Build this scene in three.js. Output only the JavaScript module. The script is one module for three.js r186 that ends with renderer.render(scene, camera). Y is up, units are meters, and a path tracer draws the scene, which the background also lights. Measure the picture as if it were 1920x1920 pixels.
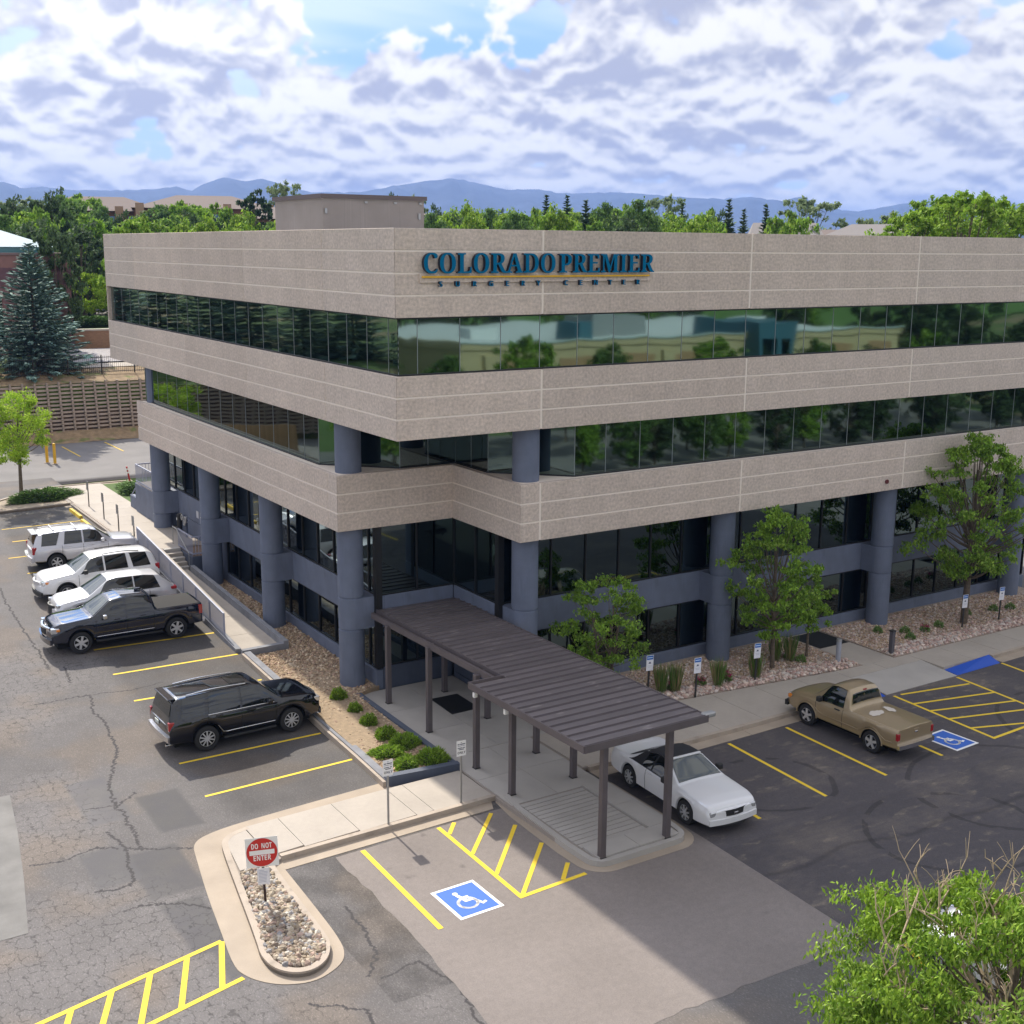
import * as THREE from 'three';
import { mergeGeometries, toCreasedNormals } from 'three/addons/utils/BufferGeometryUtils.js';
import { RoundedBoxGeometry } from 'three/addons/geometries/RoundedBoxGeometry.js';
import { FontLoader } from 'three/addons/loaders/FontLoader.js';
import { TextGeometry } from 'three/addons/geometries/TextGeometry.js';

// ------------------------------------------------------------------ camera, sky, sun, exposure
const scene = new THREE.Scene();
const camera = new THREE.PerspectiveCamera(45.47, 1, 0.5, 20000);
camera.position.set(-17.153, 15.938, 33.641);
camera.up.set(0.10728, 0.97744, -0.18192);
camera.lookAt(-17.153 + 0.524895, 15.938 - 0.211079, 33.641 - 0.824579);
const renderer = new THREE.WebGLRenderer({ antialias: true });
renderer.toneMapping = THREE.LinearToneMapping;
renderer.toneMappingExposure = 1.95;
renderer.shadowMap.enabled = true;

const SUN_AZ = 2.0, SUN_EL = 42;                       // degrees; azimuth from -Z towards +X
const sunDir = new THREE.Vector3(Math.sin(SUN_AZ * Math.PI / 180) * Math.cos(SUN_EL * Math.PI / 180), Math.sin(SUN_EL * Math.PI / 180), -Math.cos(SUN_AZ * Math.PI / 180) * Math.cos(SUN_EL * Math.PI / 180));
const sun = new THREE.DirectionalLight(new THREE.Color(1.0, 0.93, 0.80), 3.3);
sun.position.copy(sunDir).multiplyScalar(150);
sun.castShadow = true; sun.shadow.radius = 1.4; sun.shadow.mapSize.set(4096, 4096);
Object.assign(sun.shadow.camera, { left: -90, right: 90, top: 90, bottom: -90, near: 1, far: 400 });
scene.add(sun); scene.add(sun.target);

// ------------------------------------------------------------------ noise and random
function rng(seed) { let a = seed >>> 0; return () => { a = (a + 0x6D2B79F5) | 0; let t = Math.imul(a ^ (a >>> 15), 1 | a); t = (t + Math.imul(t ^ (t >>> 7), 61 | t)) ^ t; return ((t ^ (t >>> 14)) >>> 0) / 4294967296; }; }
const PERM = (() => { const r = rng(77), p = Array.from({ length: 256 }, (_, i) => i); for (let i = 255; i > 0; i--) { const j = Math.floor(r() * (i + 1)); [p[i], p[j]] = [p[j], p[i]]; } const o = new Uint8Array(1024); for (let i = 0; i < 1024; i++) o[i] = p[i & 255]; return o; })();
const GX = new Float32Array(256), GY = new Float32Array(256), RV = new Float32Array(256);
{ const r = rng(5); for (let i = 0; i < 256; i++) { const a = r() * Math.PI * 2; GX[i] = Math.cos(a); GY[i] = Math.sin(a); RV[i] = r(); } }
function noise2(x, y, per = 0) {                        // gradient noise, about -1..1; per > 0 makes it repeat
  const xf = Math.floor(x), yf = Math.floor(y), u = x - xf, v = y - yf;
  let x0 = xf, x1 = xf + 1, y0 = yf, y1 = yf + 1;
  if (per) { x0 = ((x0 % per) + per) % per; x1 = ((x1 % per) + per) % per; y0 = ((y0 % per) + per) % per; y1 = ((y1 % per) + per) % per; }
  const a = PERM[(x0 & 255) + PERM[y0 & 255]], b = PERM[(x1 & 255) + PERM[y0 & 255]], c = PERM[(x0 & 255) + PERM[y1 & 255]], d = PERM[(x1 & 255) + PERM[y1 & 255]];
  const su = u * u * u * (u * (u * 6 - 15) + 10), sv = v * v * v * (v * (v * 6 - 15) + 10);
  const n0 = GX[a] * u + GY[a] * v, n1 = GX[b] * (u - 1) + GY[b] * v, n2 = GX[c] * u + GY[c] * (v - 1), n3 = GX[d] * (u - 1) + GY[d] * (v - 1);
  const p = n0 + (n1 - n0) * su, q = n2 + (n3 - n2) * su;
  return (p + (q - p) * sv) * 1.5;
}
function fbm(x, y, oct = 5, per = 0, gain = 0.5) { let s = 0, a = 0.5, f = 1; for (let i = 0; i < oct; i++) { s += a * noise2(x * f + i * 17.3 * (per ? 0 : 1), y * f + i * 9.1 * (per ? 0 : 1), per ? per * f : 0); a *= gain; f *= 2; } return s; }
const clamp = (x, a = 0, b = 1) => Math.min(b, Math.max(a, x)), lerp = (a, b, t) => a + (b - a) * t;
const smooth = (a, b, x) => { const t = clamp((x - a) / (b - a)); return t * t * (3 - 2 * t); };
const mix3 = (a, b, t) => [a[0] + (b[0] - a[0]) * t, a[1] + (b[1] - a[1]) * t, a[2] + (b[2] - a[2]) * t];

// the sky: air and broken cumulus, seen obliquely on a layer overhead
{
  const W = 4096, H = 2048, data = new Float32Array(W * H * 4);
  const puff = (x, y, oct) => { let v = 0, a = 0.5, f = 1; for (let i = 0; i < oct; i++) { v += a * (1 - 2 * Math.abs(noise2(x * f + i * 13.7, y * f + i * 7.1))); a *= 0.52; f *= 2.03; } return v; };   // rounded heaps with creases between
  for (let j = 0; j < H; j++) {
    const el = ((j + 0.5) / H - 0.5) * Math.PI, se = Math.sin(el), ce = Math.cos(el);
    for (let i = 0; i < W; i++) {
      const o = (j * W + i) * 4;
      let c;
      if (el < -0.012) c = [0.2, 0.19, 0.16];
      else {
        const az = ((i + 0.5) / W - 0.5) * 2 * Math.PI, dx = Math.cos(az) * ce, dz = Math.sin(az) * ce, dy = Math.max(se, 0);
        const air = mix3(mix3([0.44, 0.52, 0.66], [0.22, 0.35, 0.62], smooth(0, 0.15, dy)), [0.16, 0.29, 0.58], smooth(0.1, 0.5, dy));
        // a layer overhead that flattens towards the horizon, its heaps seen partly from the side
        const k = 1 / (dy + 0.15), px = dx * k * 1.15 + 8.2, py = dz * k * 1.15 + 5.4, wx = fbm(az * 6, el * 12, 4), wy = fbm(az * 6 + 9, el * 12 + 4, 4);
        const ax = az * 13, ay = Math.log(dy + 0.09) * 4.2;          // heaps shrink and crowd towards the horizon
        const heap = (e) => 0.22 * fbm(px * 2.4, py * 2.4, 4) + 0.8 * puff(ax + 0.4 * wx + 3.3, ay + e + 0.3 * wy, 7);
        const h0 = heap(0), hs = heap(0.16), big = 0.6 * fbm(px * 0.55 + 2.2, py * 0.55 + 6.1, 4) + 0.75 * fbm(ax * 0.36 + 7, ay * 0.5 + 2, 4);
        const gap = 0.75 * smooth(0.10, 0.185, dy) * Math.exp(-(((az + 1.05) / 0.16) ** 2)) + 0.6 * smooth(0.15, 0.19, dy) * (Math.exp(-(((az + 1.39) / 0.06) ** 2)) + Math.exp(-(((az + 0.62) / 0.05) ** 2)));
        const cover = h0 + 0.22 + 0.9 * big + 0.1 * (1 - smooth(0.02, 0.12, dy)) - 1.15 * gap;
        const cl = smooth(0.0, 0.14, cover);
        const sd = dx * sunDir.x + dy * sunDir.y + dz * sunDir.z;
        const lit = clamp(0.60 - 0.22 * sd + (h0 - hs) * 1.25 + 0.55 * (h0 - 0.3) - 0.45 * smooth(-0.2, 0.6, big - 0.2 * h0) + 0.25 * smooth(0.35, 0, cover));   // heaps opposite the sun show their lit sides
        const cc = mix3([0.275, 0.287, 0.36], [0.56, 0.555, 0.55], smooth(0.0, 0.8, lit));
        const wisps = 0.55 * smooth(0.0, 0.4, fbm(px * 0.5 + 40, py * 1.1 + 8, 5) + 0.15);
        c = mix3(mix3(air, [0.50, 0.54, 0.62], wisps), cc, cl);
        c = mix3(c, [0.54, 0.56, 0.62], (1 - smooth(0, 0.05, dy)) * 0.5);
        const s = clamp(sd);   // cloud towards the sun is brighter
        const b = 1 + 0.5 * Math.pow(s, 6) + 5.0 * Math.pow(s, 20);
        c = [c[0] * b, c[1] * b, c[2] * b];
      }
      data[o] = c[0]; data[o + 1] = c[1]; data[o + 2] = c[2]; data[o + 3] = 1;
    }
  }
  const sky = new THREE.DataTexture(data, W, H, THREE.RGBAFormat, THREE.FloatType);
  sky.mapping = THREE.EquirectangularReflectionMapping; sky.magFilter = THREE.LinearFilter; sky.minFilter = THREE.LinearFilter; sky.needsUpdate = true;
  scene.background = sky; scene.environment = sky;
}

// ------------------------------------------------------------------ helpers: names, things, parts, geometry
const taken = {};
function numbered(n) { const k = taken[n] = (taken[n] ?? -1) + 1; return k ? n + '_' + String(k).padStart(3, '0') : n; }
function tag(o, label, category, group, kind) { if (label) o.userData.label = label; if (category) o.userData.category = category; if (group) o.userData.group = group; if (kind) o.userData.kind = kind; return o; }
function thing(name, label, category, pos = [0, 0, 0], turn = 0, group) { const o = new THREE.Group(); o.name = numbered(name); o.position.set(...pos); o.rotation.y = turn; scene.add(o); return tag(o, label, category, group); }
function part(parent, name, geo, mat, label) { const m = new THREE.Mesh(geo, mat); m.name = name; parent.add(m); if (label) m.userData.label = label; return m; }
function solo(name, geo, mat, label, category, group, kind) { const m = part(scene, numbered(name), geo, mat); return tag(m, label, category, group, kind); }
function struct(name, geo, mat) { return solo(name, geo, mat, null, null, null, 'structure'); }
function copyOf(o, pos, turn, label, scale) { const c = o.clone(); c.name = numbered(o.name.replace(/_\d{3}$/, '')); c.userData = { ...o.userData }; if (label) c.userData.label = label; c.position.set(...pos); c.rotation.y = turn; if (scale) c.scale.set(...(Array.isArray(scale) ? scale : [scale, scale, scale])); scene.add(c); return c; }
const norm = (g) => { const n = g.index ? g.toNonIndexed() : g; for (const k of Object.keys(n.attributes)) if (!['position', 'normal', 'uv'].includes(k)) n.deleteAttribute(k); return n; };
const merge = (list) => mergeGeometries(list.map(norm));
function boxUV(g, ox = 0, oy = 0) {                     // uv in metres from the dominant axis
  const p = g.attributes.position, n = g.attributes.normal, uv = new Float32Array(p.count * 2);
  for (let i = 0; i < p.count; i++) {
    const ax = Math.abs(n.getX(i)), ay = Math.abs(n.getY(i)), az = Math.abs(n.getZ(i));
    const [u, v] = ay >= ax && ay >= az ? [p.getX(i), -p.getZ(i)] : ax >= az ? [p.getZ(i), p.getY(i)] : [p.getX(i), p.getY(i)];
    uv[2 * i] = u + ox; uv[2 * i + 1] = v + oy;
  }
  g.setAttribute('uv', new THREE.BufferAttribute(uv, 2)); return g;
}
function box(x0, x1, y0, y1, z0, z1) { const g = new THREE.BoxGeometry(x1 - x0, y1 - y0, z1 - z0); g.translate((x0 + x1) / 2, (y0 + y1) / 2, (z0 + z1) / 2); return boxUV(g); }
function rbox(x0, x1, y0, y1, z0, z1, r = 0.02, seg = 2) { const g = new RoundedBoxGeometry(x1 - x0, y1 - y0, z1 - z0, seg, Math.min(r, (x1 - x0) / 2.01, (y1 - y0) / 2.01, (z1 - z0) / 2.01)); g.translate((x0 + x1) / 2, (y0 + y1) / 2, (z0 + z1) / 2); return boxUV(g); }
function cyl(x, z, y0, y1, r0, r1 = r0, seg = 12) { const g = new THREE.CylinderGeometry(r1, r0, y1 - y0, seg); g.translate(x, (y0 + y1) / 2, z); return g; }
function rod(a, b, r, seg = 6, r2 = r) {                 // a bar between two points
  const A = new THREE.Vector3(...a), B = new THREE.Vector3(...b), d = B.clone().sub(A), g = new THREE.CylinderGeometry(r2, r, d.length(), seg);
  g.applyQuaternion(new THREE.Quaternion().setFromUnitVectors(new THREE.Vector3(0, 1, 0), d.normalize())); g.translate((A.x + B.x) / 2, (A.y + B.y) / 2, (A.z + B.z) / 2); return g;
}
function beam(a, b, w, h) {                              // a rectangular bar between two points, upright
  const A = new THREE.Vector3(...a), B = new THREE.Vector3(...b), d = B.clone().sub(A), L = d.length(), g = new THREE.BoxGeometry(L, h, w); boxUV(g);
  const yaw = Math.atan2(-d.z, d.x), pit = Math.asin(d.y / L); g.rotateZ(pit); g.rotateY(yaw); g.translate((A.x + B.x) / 2, (A.y + B.y) / 2, (A.z + B.z) / 2); return g;
}
function slab(pts, y0, y1, gy) {                         // a flat plate with outline pts [x,z]; gy(z) lifts it with the ground
  const s = new THREE.Shape(pts.map(([x, z]) => new THREE.Vector2(x, -z))), g = new THREE.ExtrudeGeometry(s, { depth: y1 - y0, bevelEnabled: false, curveSegments: 8 });
  g.rotateX(-Math.PI / 2); g.translate(0, y0, 0); if (gy) lift(g, gy); return boxUV(g);
}
function lift(g, gy) { const p = g.attributes.position; for (let i = 0; i < p.count; i++) p.setY(i, p.getY(i) + gy(p.getZ(i), p.getX(i))); g.computeVertexNormals(); return g; }
function gridSheet(x0, x1, z0, z1, nx, nz, hf) {         // a sheet over the ground
  const g = new THREE.PlaneGeometry(x1 - x0, z1 - z0, nx, nz); g.rotateX(-Math.PI / 2); g.translate((x0 + x1) / 2, 0, (z0 + z1) / 2);
  const p = g.attributes.position; for (let i = 0; i < p.count; i++) p.setY(i, hf(p.getX(i), p.getZ(i))); g.computeVertexNormals(); return boxUV(g);
}
function flat(pts, y, gy) {                              // a thin sheet with outline pts [x,z]
  const g = new THREE.ShapeGeometry(new THREE.Shape(pts.map(([x, z]) => new THREE.Vector2(x, -z)))); g.rotateX(-Math.PI / 2); g.translate(0, y, 0); if (gy) lift(g, gy); return boxUV(g);
}
function ribbon(path, w0, w1, y0, y1, gy, closed) {      // a strip along path [x,z]: from offset w0 to w1, with thickness
  const n = path.length, L = [], R = [];
  for (let i = 0; i < n; i++) {
    const a = path[closed ? (i - 1 + n) % n : Math.max(i - 1, 0)], b = path[closed ? (i + 1) % n : Math.min(i + 1, n - 1)], dx = b[0] - a[0], dz = b[1] - a[1], l = Math.hypot(dx, dz), nx = -dz / l, nz = dx / l;
    L.push([path[i][0] + nx * w0, path[i][1] + nz * w0]); R.push([path[i][0] + nx * w1, path[i][1] + nz * w1]);
  }
  const pos = [], quad = (a, b, c, d) => pos.push(...a, ...b, ...c, ...a, ...c, ...d), P = (p, y) => [p[0], y + (gy ? gy(p[1]) : 0), p[1]];
  const m = closed ? n : n - 1;
  for (let i = 0; i < m; i++) {
    const j = (i + 1) % n, a = P(L[i], y1), b = P(L[j], y1), c = P(R[j], y1), d = P(R[i], y1), e = P(L[i], y0), f = P(L[j], y0), g = P(R[j], y0), h = P(R[i], y0);
    quad(d, c, b, a); quad(a, b, f, e); quad(c, d, h, g);
    if (!closed && i === 0) quad(d, a, e, h); if (!closed && i === m - 1) quad(b, c, g, f);
  }
  const g = new THREE.BufferGeometry(); g.setAttribute('position', new THREE.Float32BufferAttribute(pos, 3)); g.computeVertexNormals(); boxUV(g);
  return g;
}
function arcPts(cx, cz, r, a0, a1, n = 10, rz = r) { const o = []; for (let i = 0; i <= n; i++) { const a = (a0 + (a1 - a0) * i / n) * Math.PI / 180; o.push([cx + r * Math.cos(a), cz + rz * Math.sin(a)]); } return o; }
function chaikin(p, n = 2) { for (let k = 0; k < n; k++) { const o = [p[0]]; for (let i = 0; i < p.length - 1; i++) { const [a, b] = p[i], [c, d] = p[i + 1]; o.push([a * 0.75 + c * 0.25, b * 0.75 + d * 0.25], [a * 0.25 + c * 0.75, b * 0.25 + d * 0.75]); } o.push(p[p.length - 1]); p = o; } return p; }
function groundY(z) { return -z < 2.5 ? 0 : 0.055 * (Math.min(-z, 31) - 2.5); }
const srgb = (x) => x <= 0.0031308 ? 12.92 * x : 1.055 * Math.pow(x, 1 / 2.4) - 0.055;
const lin = (r, g, b) => new THREE.Color().setRGB(r, g, b);

// ------------------------------------------------------------------ textures (colour and fine relief only)
function tex(n, metres, f, m = n) {                      // f(u,v,i,j) gives linear rgb
  const d = new Uint8Array(n * m * 4);
  for (let j = 0; j < m; j++) for (let i = 0; i < n; i++) { const c = f(i / n, j / m, i, j), o = (j * n + i) * 4; d[o] = 255 * srgb(clamp(c[0])); d[o + 1] = 255 * srgb(clamp(c[1])); d[o + 2] = 255 * srgb(clamp(c[2])); d[o + 3] = 255; }
  const t = new THREE.DataTexture(d, n, m, THREE.RGBAFormat); t.colorSpace = THREE.SRGBColorSpace; t.magFilter = THREE.LinearFilter; t.minFilter = THREE.LinearMipmapLinearFilter; t.generateMipmaps = true; t.wrapS = t.wrapT = THREE.RepeatWrapping;
  if (metres) t.repeat.set(1 / metres, 1 / (metres * m / n)); t.needsUpdate = true; return t;
}
function bumpTex(n, metres, f) {
  const d = new Uint8Array(n * n * 4);
  for (let j = 0; j < n; j++) for (let i = 0; i < n; i++) { const c = 255 * clamp(f(i / n, j / n, i, j)), o = (j * n + i) * 4; d[o] = d[o + 1] = d[o + 2] = c; d[o + 3] = 255; }
  const t = new THREE.DataTexture(d, n, n, THREE.RGBAFormat); t.magFilter = THREE.LinearFilter; t.wrapS = t.wrapT = THREE.RepeatWrapping; t.repeat.set(1 / metres, 1 / metres); t.needsUpdate = true; return t;
}
const grain = (() => { const r = rng(9), a = new Float32Array(65536); for (let i = 0; i < 65536; i++) a[i] = r(); return (i, j) => a[((i & 255) << 8) + (j & 255)]; })();
const std = (o) => new THREE.MeshStandardMaterial({ roughness: 0.9, ...o });
const phys = (o) => new THREE.MeshPhysicalMaterial(o);
const paint = (r, g, b, rough = 0.6, o = {}) => std({ color: lin(r, g, b), roughness: rough, ...o });
const mottled = (base, amp, scale, speck, size = 512, metres = 4) => tex(size, metres, (u, v, i, j) => { const n = fbm(u * scale, v * scale, 5, scale) * amp + (grain(i, j) - 0.5) * speck, k = 1 + n; return [base[0] * k, base[1] * k, base[2] * k]; });
const fineBump = bumpTex(512, 1.2, (u, v, i, j) => 0.5 + 0.25 * fbm(u * 24, v * 24, 3, 24) + 0.4 * (grain(i, j) - 0.5));

const M = {};
{
  // exposed-aggregate precast concrete: fine speckle, broad tone change, faint runs
  M.precast = std({ roughness: 0.92, bumpMap: fineBump, bumpScale: 0.004, map: tex(1024, 6, (u, v, i, j) => {
    const t = fbm(u * 5, v * 5, 4, 5), run = noise2(u * 90, v * 3, 0) * 0.5 + 0.5, mid = fbm(u * 60, v * 60, 2, 60), s = grain(i * 7 + (j >> 1), j * 3 + (i >> 1));
    let k = 1 + 0.12 * t - 0.09 * run * smooth(-0.2, 0.5, noise2(u * 12, v * 2, 0)) + 0.34 * mid + (s - 0.5) * 0.24; if (s > 0.92) k *= 0.66;
    return [0.60 * k, 0.505 * k, 0.435 * k];
  }) });
  M.joint = paint(0.30, 0.26, 0.23, 0.95);
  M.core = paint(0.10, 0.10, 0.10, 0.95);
  M.coping = paint(0.55, 0.48, 0.42, 0.85);
  const bl = (r, g, b) => std({ roughness: 0.72, bumpMap: fineBump, bumpScale: 0.003, map: tex(512, 3, (u, v, i, j) => { const k = 1 + 0.22 * fbm(u * 4, v * 4, 5, 4) + 0.1 * noise2(u * 40, v * 4, 0) * smooth(0, 0.4, noise2(u * 9, v * 3, 0)) + (grain(i, j) - 0.5) * 0.09; return [r * k, g * k, b * k]; }) });
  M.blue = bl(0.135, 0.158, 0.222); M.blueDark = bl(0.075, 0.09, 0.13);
  M.mullion = paint(0.012, 0.012, 0.013, 0.45);
  M.sidewalk = std({ roughness: 0.93, bumpMap: fineBump, bumpScale: 0.002, map: tex(1024, 8, (u, v, i, j) => { const k = 1 + 0.13 * fbm(u * 6, v * 6, 5, 6) + 0.06 * fbm(u * 50, v * 50, 2, 50) + (grain(i, j) - 0.5) * 0.09; return [0.405 * k, 0.36 * k, 0.315 * k]; }) });
  M.kerb = std({ roughness: 0.93, bumpMap: fineBump, bumpScale: 0.003, map: tex(512, 4, (u, v, i, j) => { const st = smooth(0.15, 0.5, fbm(u * 7 + 3, v * 7, 4, 7)); const k = 1 + 0.18 * fbm(u * 5, v * 5, 5, 5) - 0.22 * st + (grain(i, j) - 0.5) * 0.12; return [0.41 * k, 0.345 * k, 0.285 * k]; }) });
  M.gutter = std({ roughness: 0.93, map: tex(512, 5, (u, v, i, j) => { const k = 1 + 0.2 * fbm(u * 5, v * 5, 5, 5) + (grain(i, j) - 0.5) * 0.1; return [0.375 * k, 0.31 * k, 0.245 * k]; }) });
  M.padConcrete = std({ roughness: 0.93, map: tex(512, 6, (u, v, i, j) => { const k = 1 + 0.16 * fbm(u * 5, v * 5, 5, 5) + (grain(i, j) - 0.5) * 0.07; return [0.40 * k, 0.375 * k, 0.35 * k]; }) });
  M.yellow = std({ roughness: 0.8, map: tex(256, 1.6, (u, v, i, j) => { const w = smooth(0.28, 0.5, fbm(u * 9, v * 9, 4, 9)); const k = 0.92 + 0.16 * grain(i, j); return mix3([0.80 * k, 0.56 * k, 0.035 * k], [0.45, 0.35, 0.12], w * 0.6); }) });
  M.yellowOld = std({ roughness: 0.85, map: tex(256, 1.6, (u, v, i, j) => { const w = smooth(0.05, 0.4, fbm(u * 9, v * 9, 4, 9)); const k = 0.9 + 0.2 * grain(i, j); return mix3([0.72 * k, 0.48 * k, 0.05 * k], [0.30, 0.24, 0.12], w * 0.55); }) });
  M.markWhite = paint(0.8, 0.8, 0.8, 0.7); M.markBlue = paint(0.035, 0.13, 0.52, 0.7); M.curbBlue = paint(0.015, 0.085, 0.50, 0.55);
  M.black = paint(0.012, 0.012, 0.012, 0.6); M.rubber = paint(0.018, 0.018, 0.019, 0.85); M.chrome = std({ color: lin(0.72, 0.72, 0.74), metalness: 1, roughness: 0.18 });
  M.galv = std({ color: lin(0.36, 0.36, 0.36), metalness: 0.6, roughness: 0.5 }); M.whiteSign = paint(0.78, 0.78, 0.76, 0.5);
  M.rail = paint(0.30, 0.32, 0.42, 0.5); M.darkPost = paint(0.03, 0.03, 0.03, 0.6); M.redSign = paint(0.52, 0.02, 0.015, 0.45);
  M.bark = std({ roughness: 0.95, map: mottled([0.13, 0.10, 0.075], 0.5, 8, 0.3, 256, 1) }); M.paleBark = std({ roughness: 0.95, map: mottled([0.40, 0.31, 0.21], 0.3, 8, 0.2, 256, 1) });
  M.glass = phys({ color: lin(0.005, 0.008, 0.009), roughness: 0.03, metalness: 0, ior: 1.75 });
  M.windshield = phys({ color: lin(0.03, 0.045, 0.045), roughness: 0.03, metalness: 0, ior: 1.85 });
}

// ------------------------------------------------------------------ terrain
const WALL_Z = -62.2, sideRun = (x, z) => (x + 3) * -0.511 + (z - WALL_Z) * -0.8596;   // metres behind the slanting side run of the retaining wall
function terrain(x, z) {
  const t = Math.max(-z + WALL_Z, sideRun(x, z) - 1.6);
  if (t > 0) {
    const far = Math.max(0, t - 25);
    return 5.6 + 0.85 * smooth(0.2, 5, t) + Math.min(6.5, far * 0.028) + 0.8 * fbm(x * 0.012, z * 0.012, 3) * smooth(25, 80, t);
  }
  let h = x > -12 && x < 35 && z > -43 && z < 15 ? -0.5 : groundY(z) - 0.07;
  if (z > 95) h += 9 * smooth(95, 230, z) + 0.8 * fbm(x * 0.01, z * 0.01, 2) * smooth(95, 140, z);
  if (x > 95) h += 5 * smooth(95, 220, x) * (1 - smooth(95, 230, z));
  return h;
}
{
  const ax = (near, far) => { const o = []; for (const f of far) o.push(-f); o.push(...near); for (const f of [...far].reverse()) o.push(f); return o.sort((a, b) => a - b); };
  const xs = ax([-64, -58, -54, -51, -48, -45, -42.5, -40, -37.5, -35, -32.5, -30, -27.5, -25, -22.5, -20, -17.5, -15, -12.5, -10, -7.5, -5, -2.5, 0, 10, 20, 30, 40, 50, 56, 60, 66, 72], [9000, 5000, 2500, 1500, 900, 600, 450, 350, 300, 250, 220, 190, 170, 150, 130, 115, 105, 95, 85, 75, 67]);
  const zs = ax([WALL_Z - 1.5, WALL_Z - 0.35, WALL_Z + 0.02, -60, -58, -56, -54, -52, -50, -48, -46, -44, -42, -40, -38, -36, -34, -32, -31, -30, -28, -25, -20, -15, -10, -5, -2.5, 0, 5, 10, 20, 30, 40, 50, 60, -66, -69], [9000, 5000, 2500, 1500, 900, 600, 450, 350, 300, 250, 220, 190, 170, 150, 130, 115, 105, 95, 85, 75]);
  const pos = [], idx = [], nx = xs.length, nz = zs.length;
  for (const z of zs) for (const x of xs) pos.push(x, terrain(x, z), z);
  for (let j = 0; j < nz - 1; j++) for (let i = 0; i < nx - 1; i++) { const a = j * nx + i, b = a + 1, c = a + nx, d = c + 1; idx.push(a, c, b, b, c, d); }
  const g = new THREE.BufferGeometry(); g.setAttribute('position', new THREE.Float32BufferAttribute(pos, 3)); g.setIndex(idx); g.computeVertexNormals(); boxUV(g);
  M.turf = std({ roughness: 1, map: tex(1024, 40, (u, v, i, j) => { const a = fbm(u * 8, v * 8, 5, 8), d = smooth(0.05, 0.35, fbm(u * 5 + 2, v * 5, 4, 5)), k = 1 + 0.35 * a + (grain(i, j) - 0.5) * 0.5; return mix3([0.075 * k, 0.125 * k, 0.028 * k], [0.22 * k, 0.18 * k, 0.10 * k], d); }) });
  struct('ground', g, M.turf);
}
// dry, tufted bank above the retaining wall
{
  const dry = std({ roughness: 1, map: tex(512, 7, (u, v, i, j) => { const g = smooth(0.1, 0.4, fbm(u * 6, v * 6, 5, 6)), k = 1 + 0.5 * fbm(u * 14, v * 14, 4, 14) + (grain(i, j) - 0.5) * 0.4; return mix3([0.26 * k, 0.185 * k, 0.11 * k], [0.12 * k, 0.15 * k, 0.04 * k], g * 0.8); }) });
  struct('dry_bank', gridSheet(-3.5, 34, WALL_Z - 5.4, WALL_Z - 0.42, 30, 8, (x, z) => terrain(x, z) + 0.05 + 0.12 * fbm(x * 0.8, z * 0.8, 3)), dry);
  struct('lower_bank', gridSheet(-4, 20, WALL_Z + 0.3, -59.6, 24, 4, (x, z) => groundY(z) + 0.02 + 0.6 * smooth(-59.8, WALL_Z + 0.3, z) + 0.07 * fbm(x, z, 3)), dry);
  const lawn = std({ roughness: 1, map: mottled([0.085, 0.17, 0.03], 0.3, 7, 0.4, 512, 12) });
  struct('lawn', gridSheet(-60, 260, 112, 330, 40, 30, (x, z) => terrain(x, z) + 0.25), lawn);
}

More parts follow.
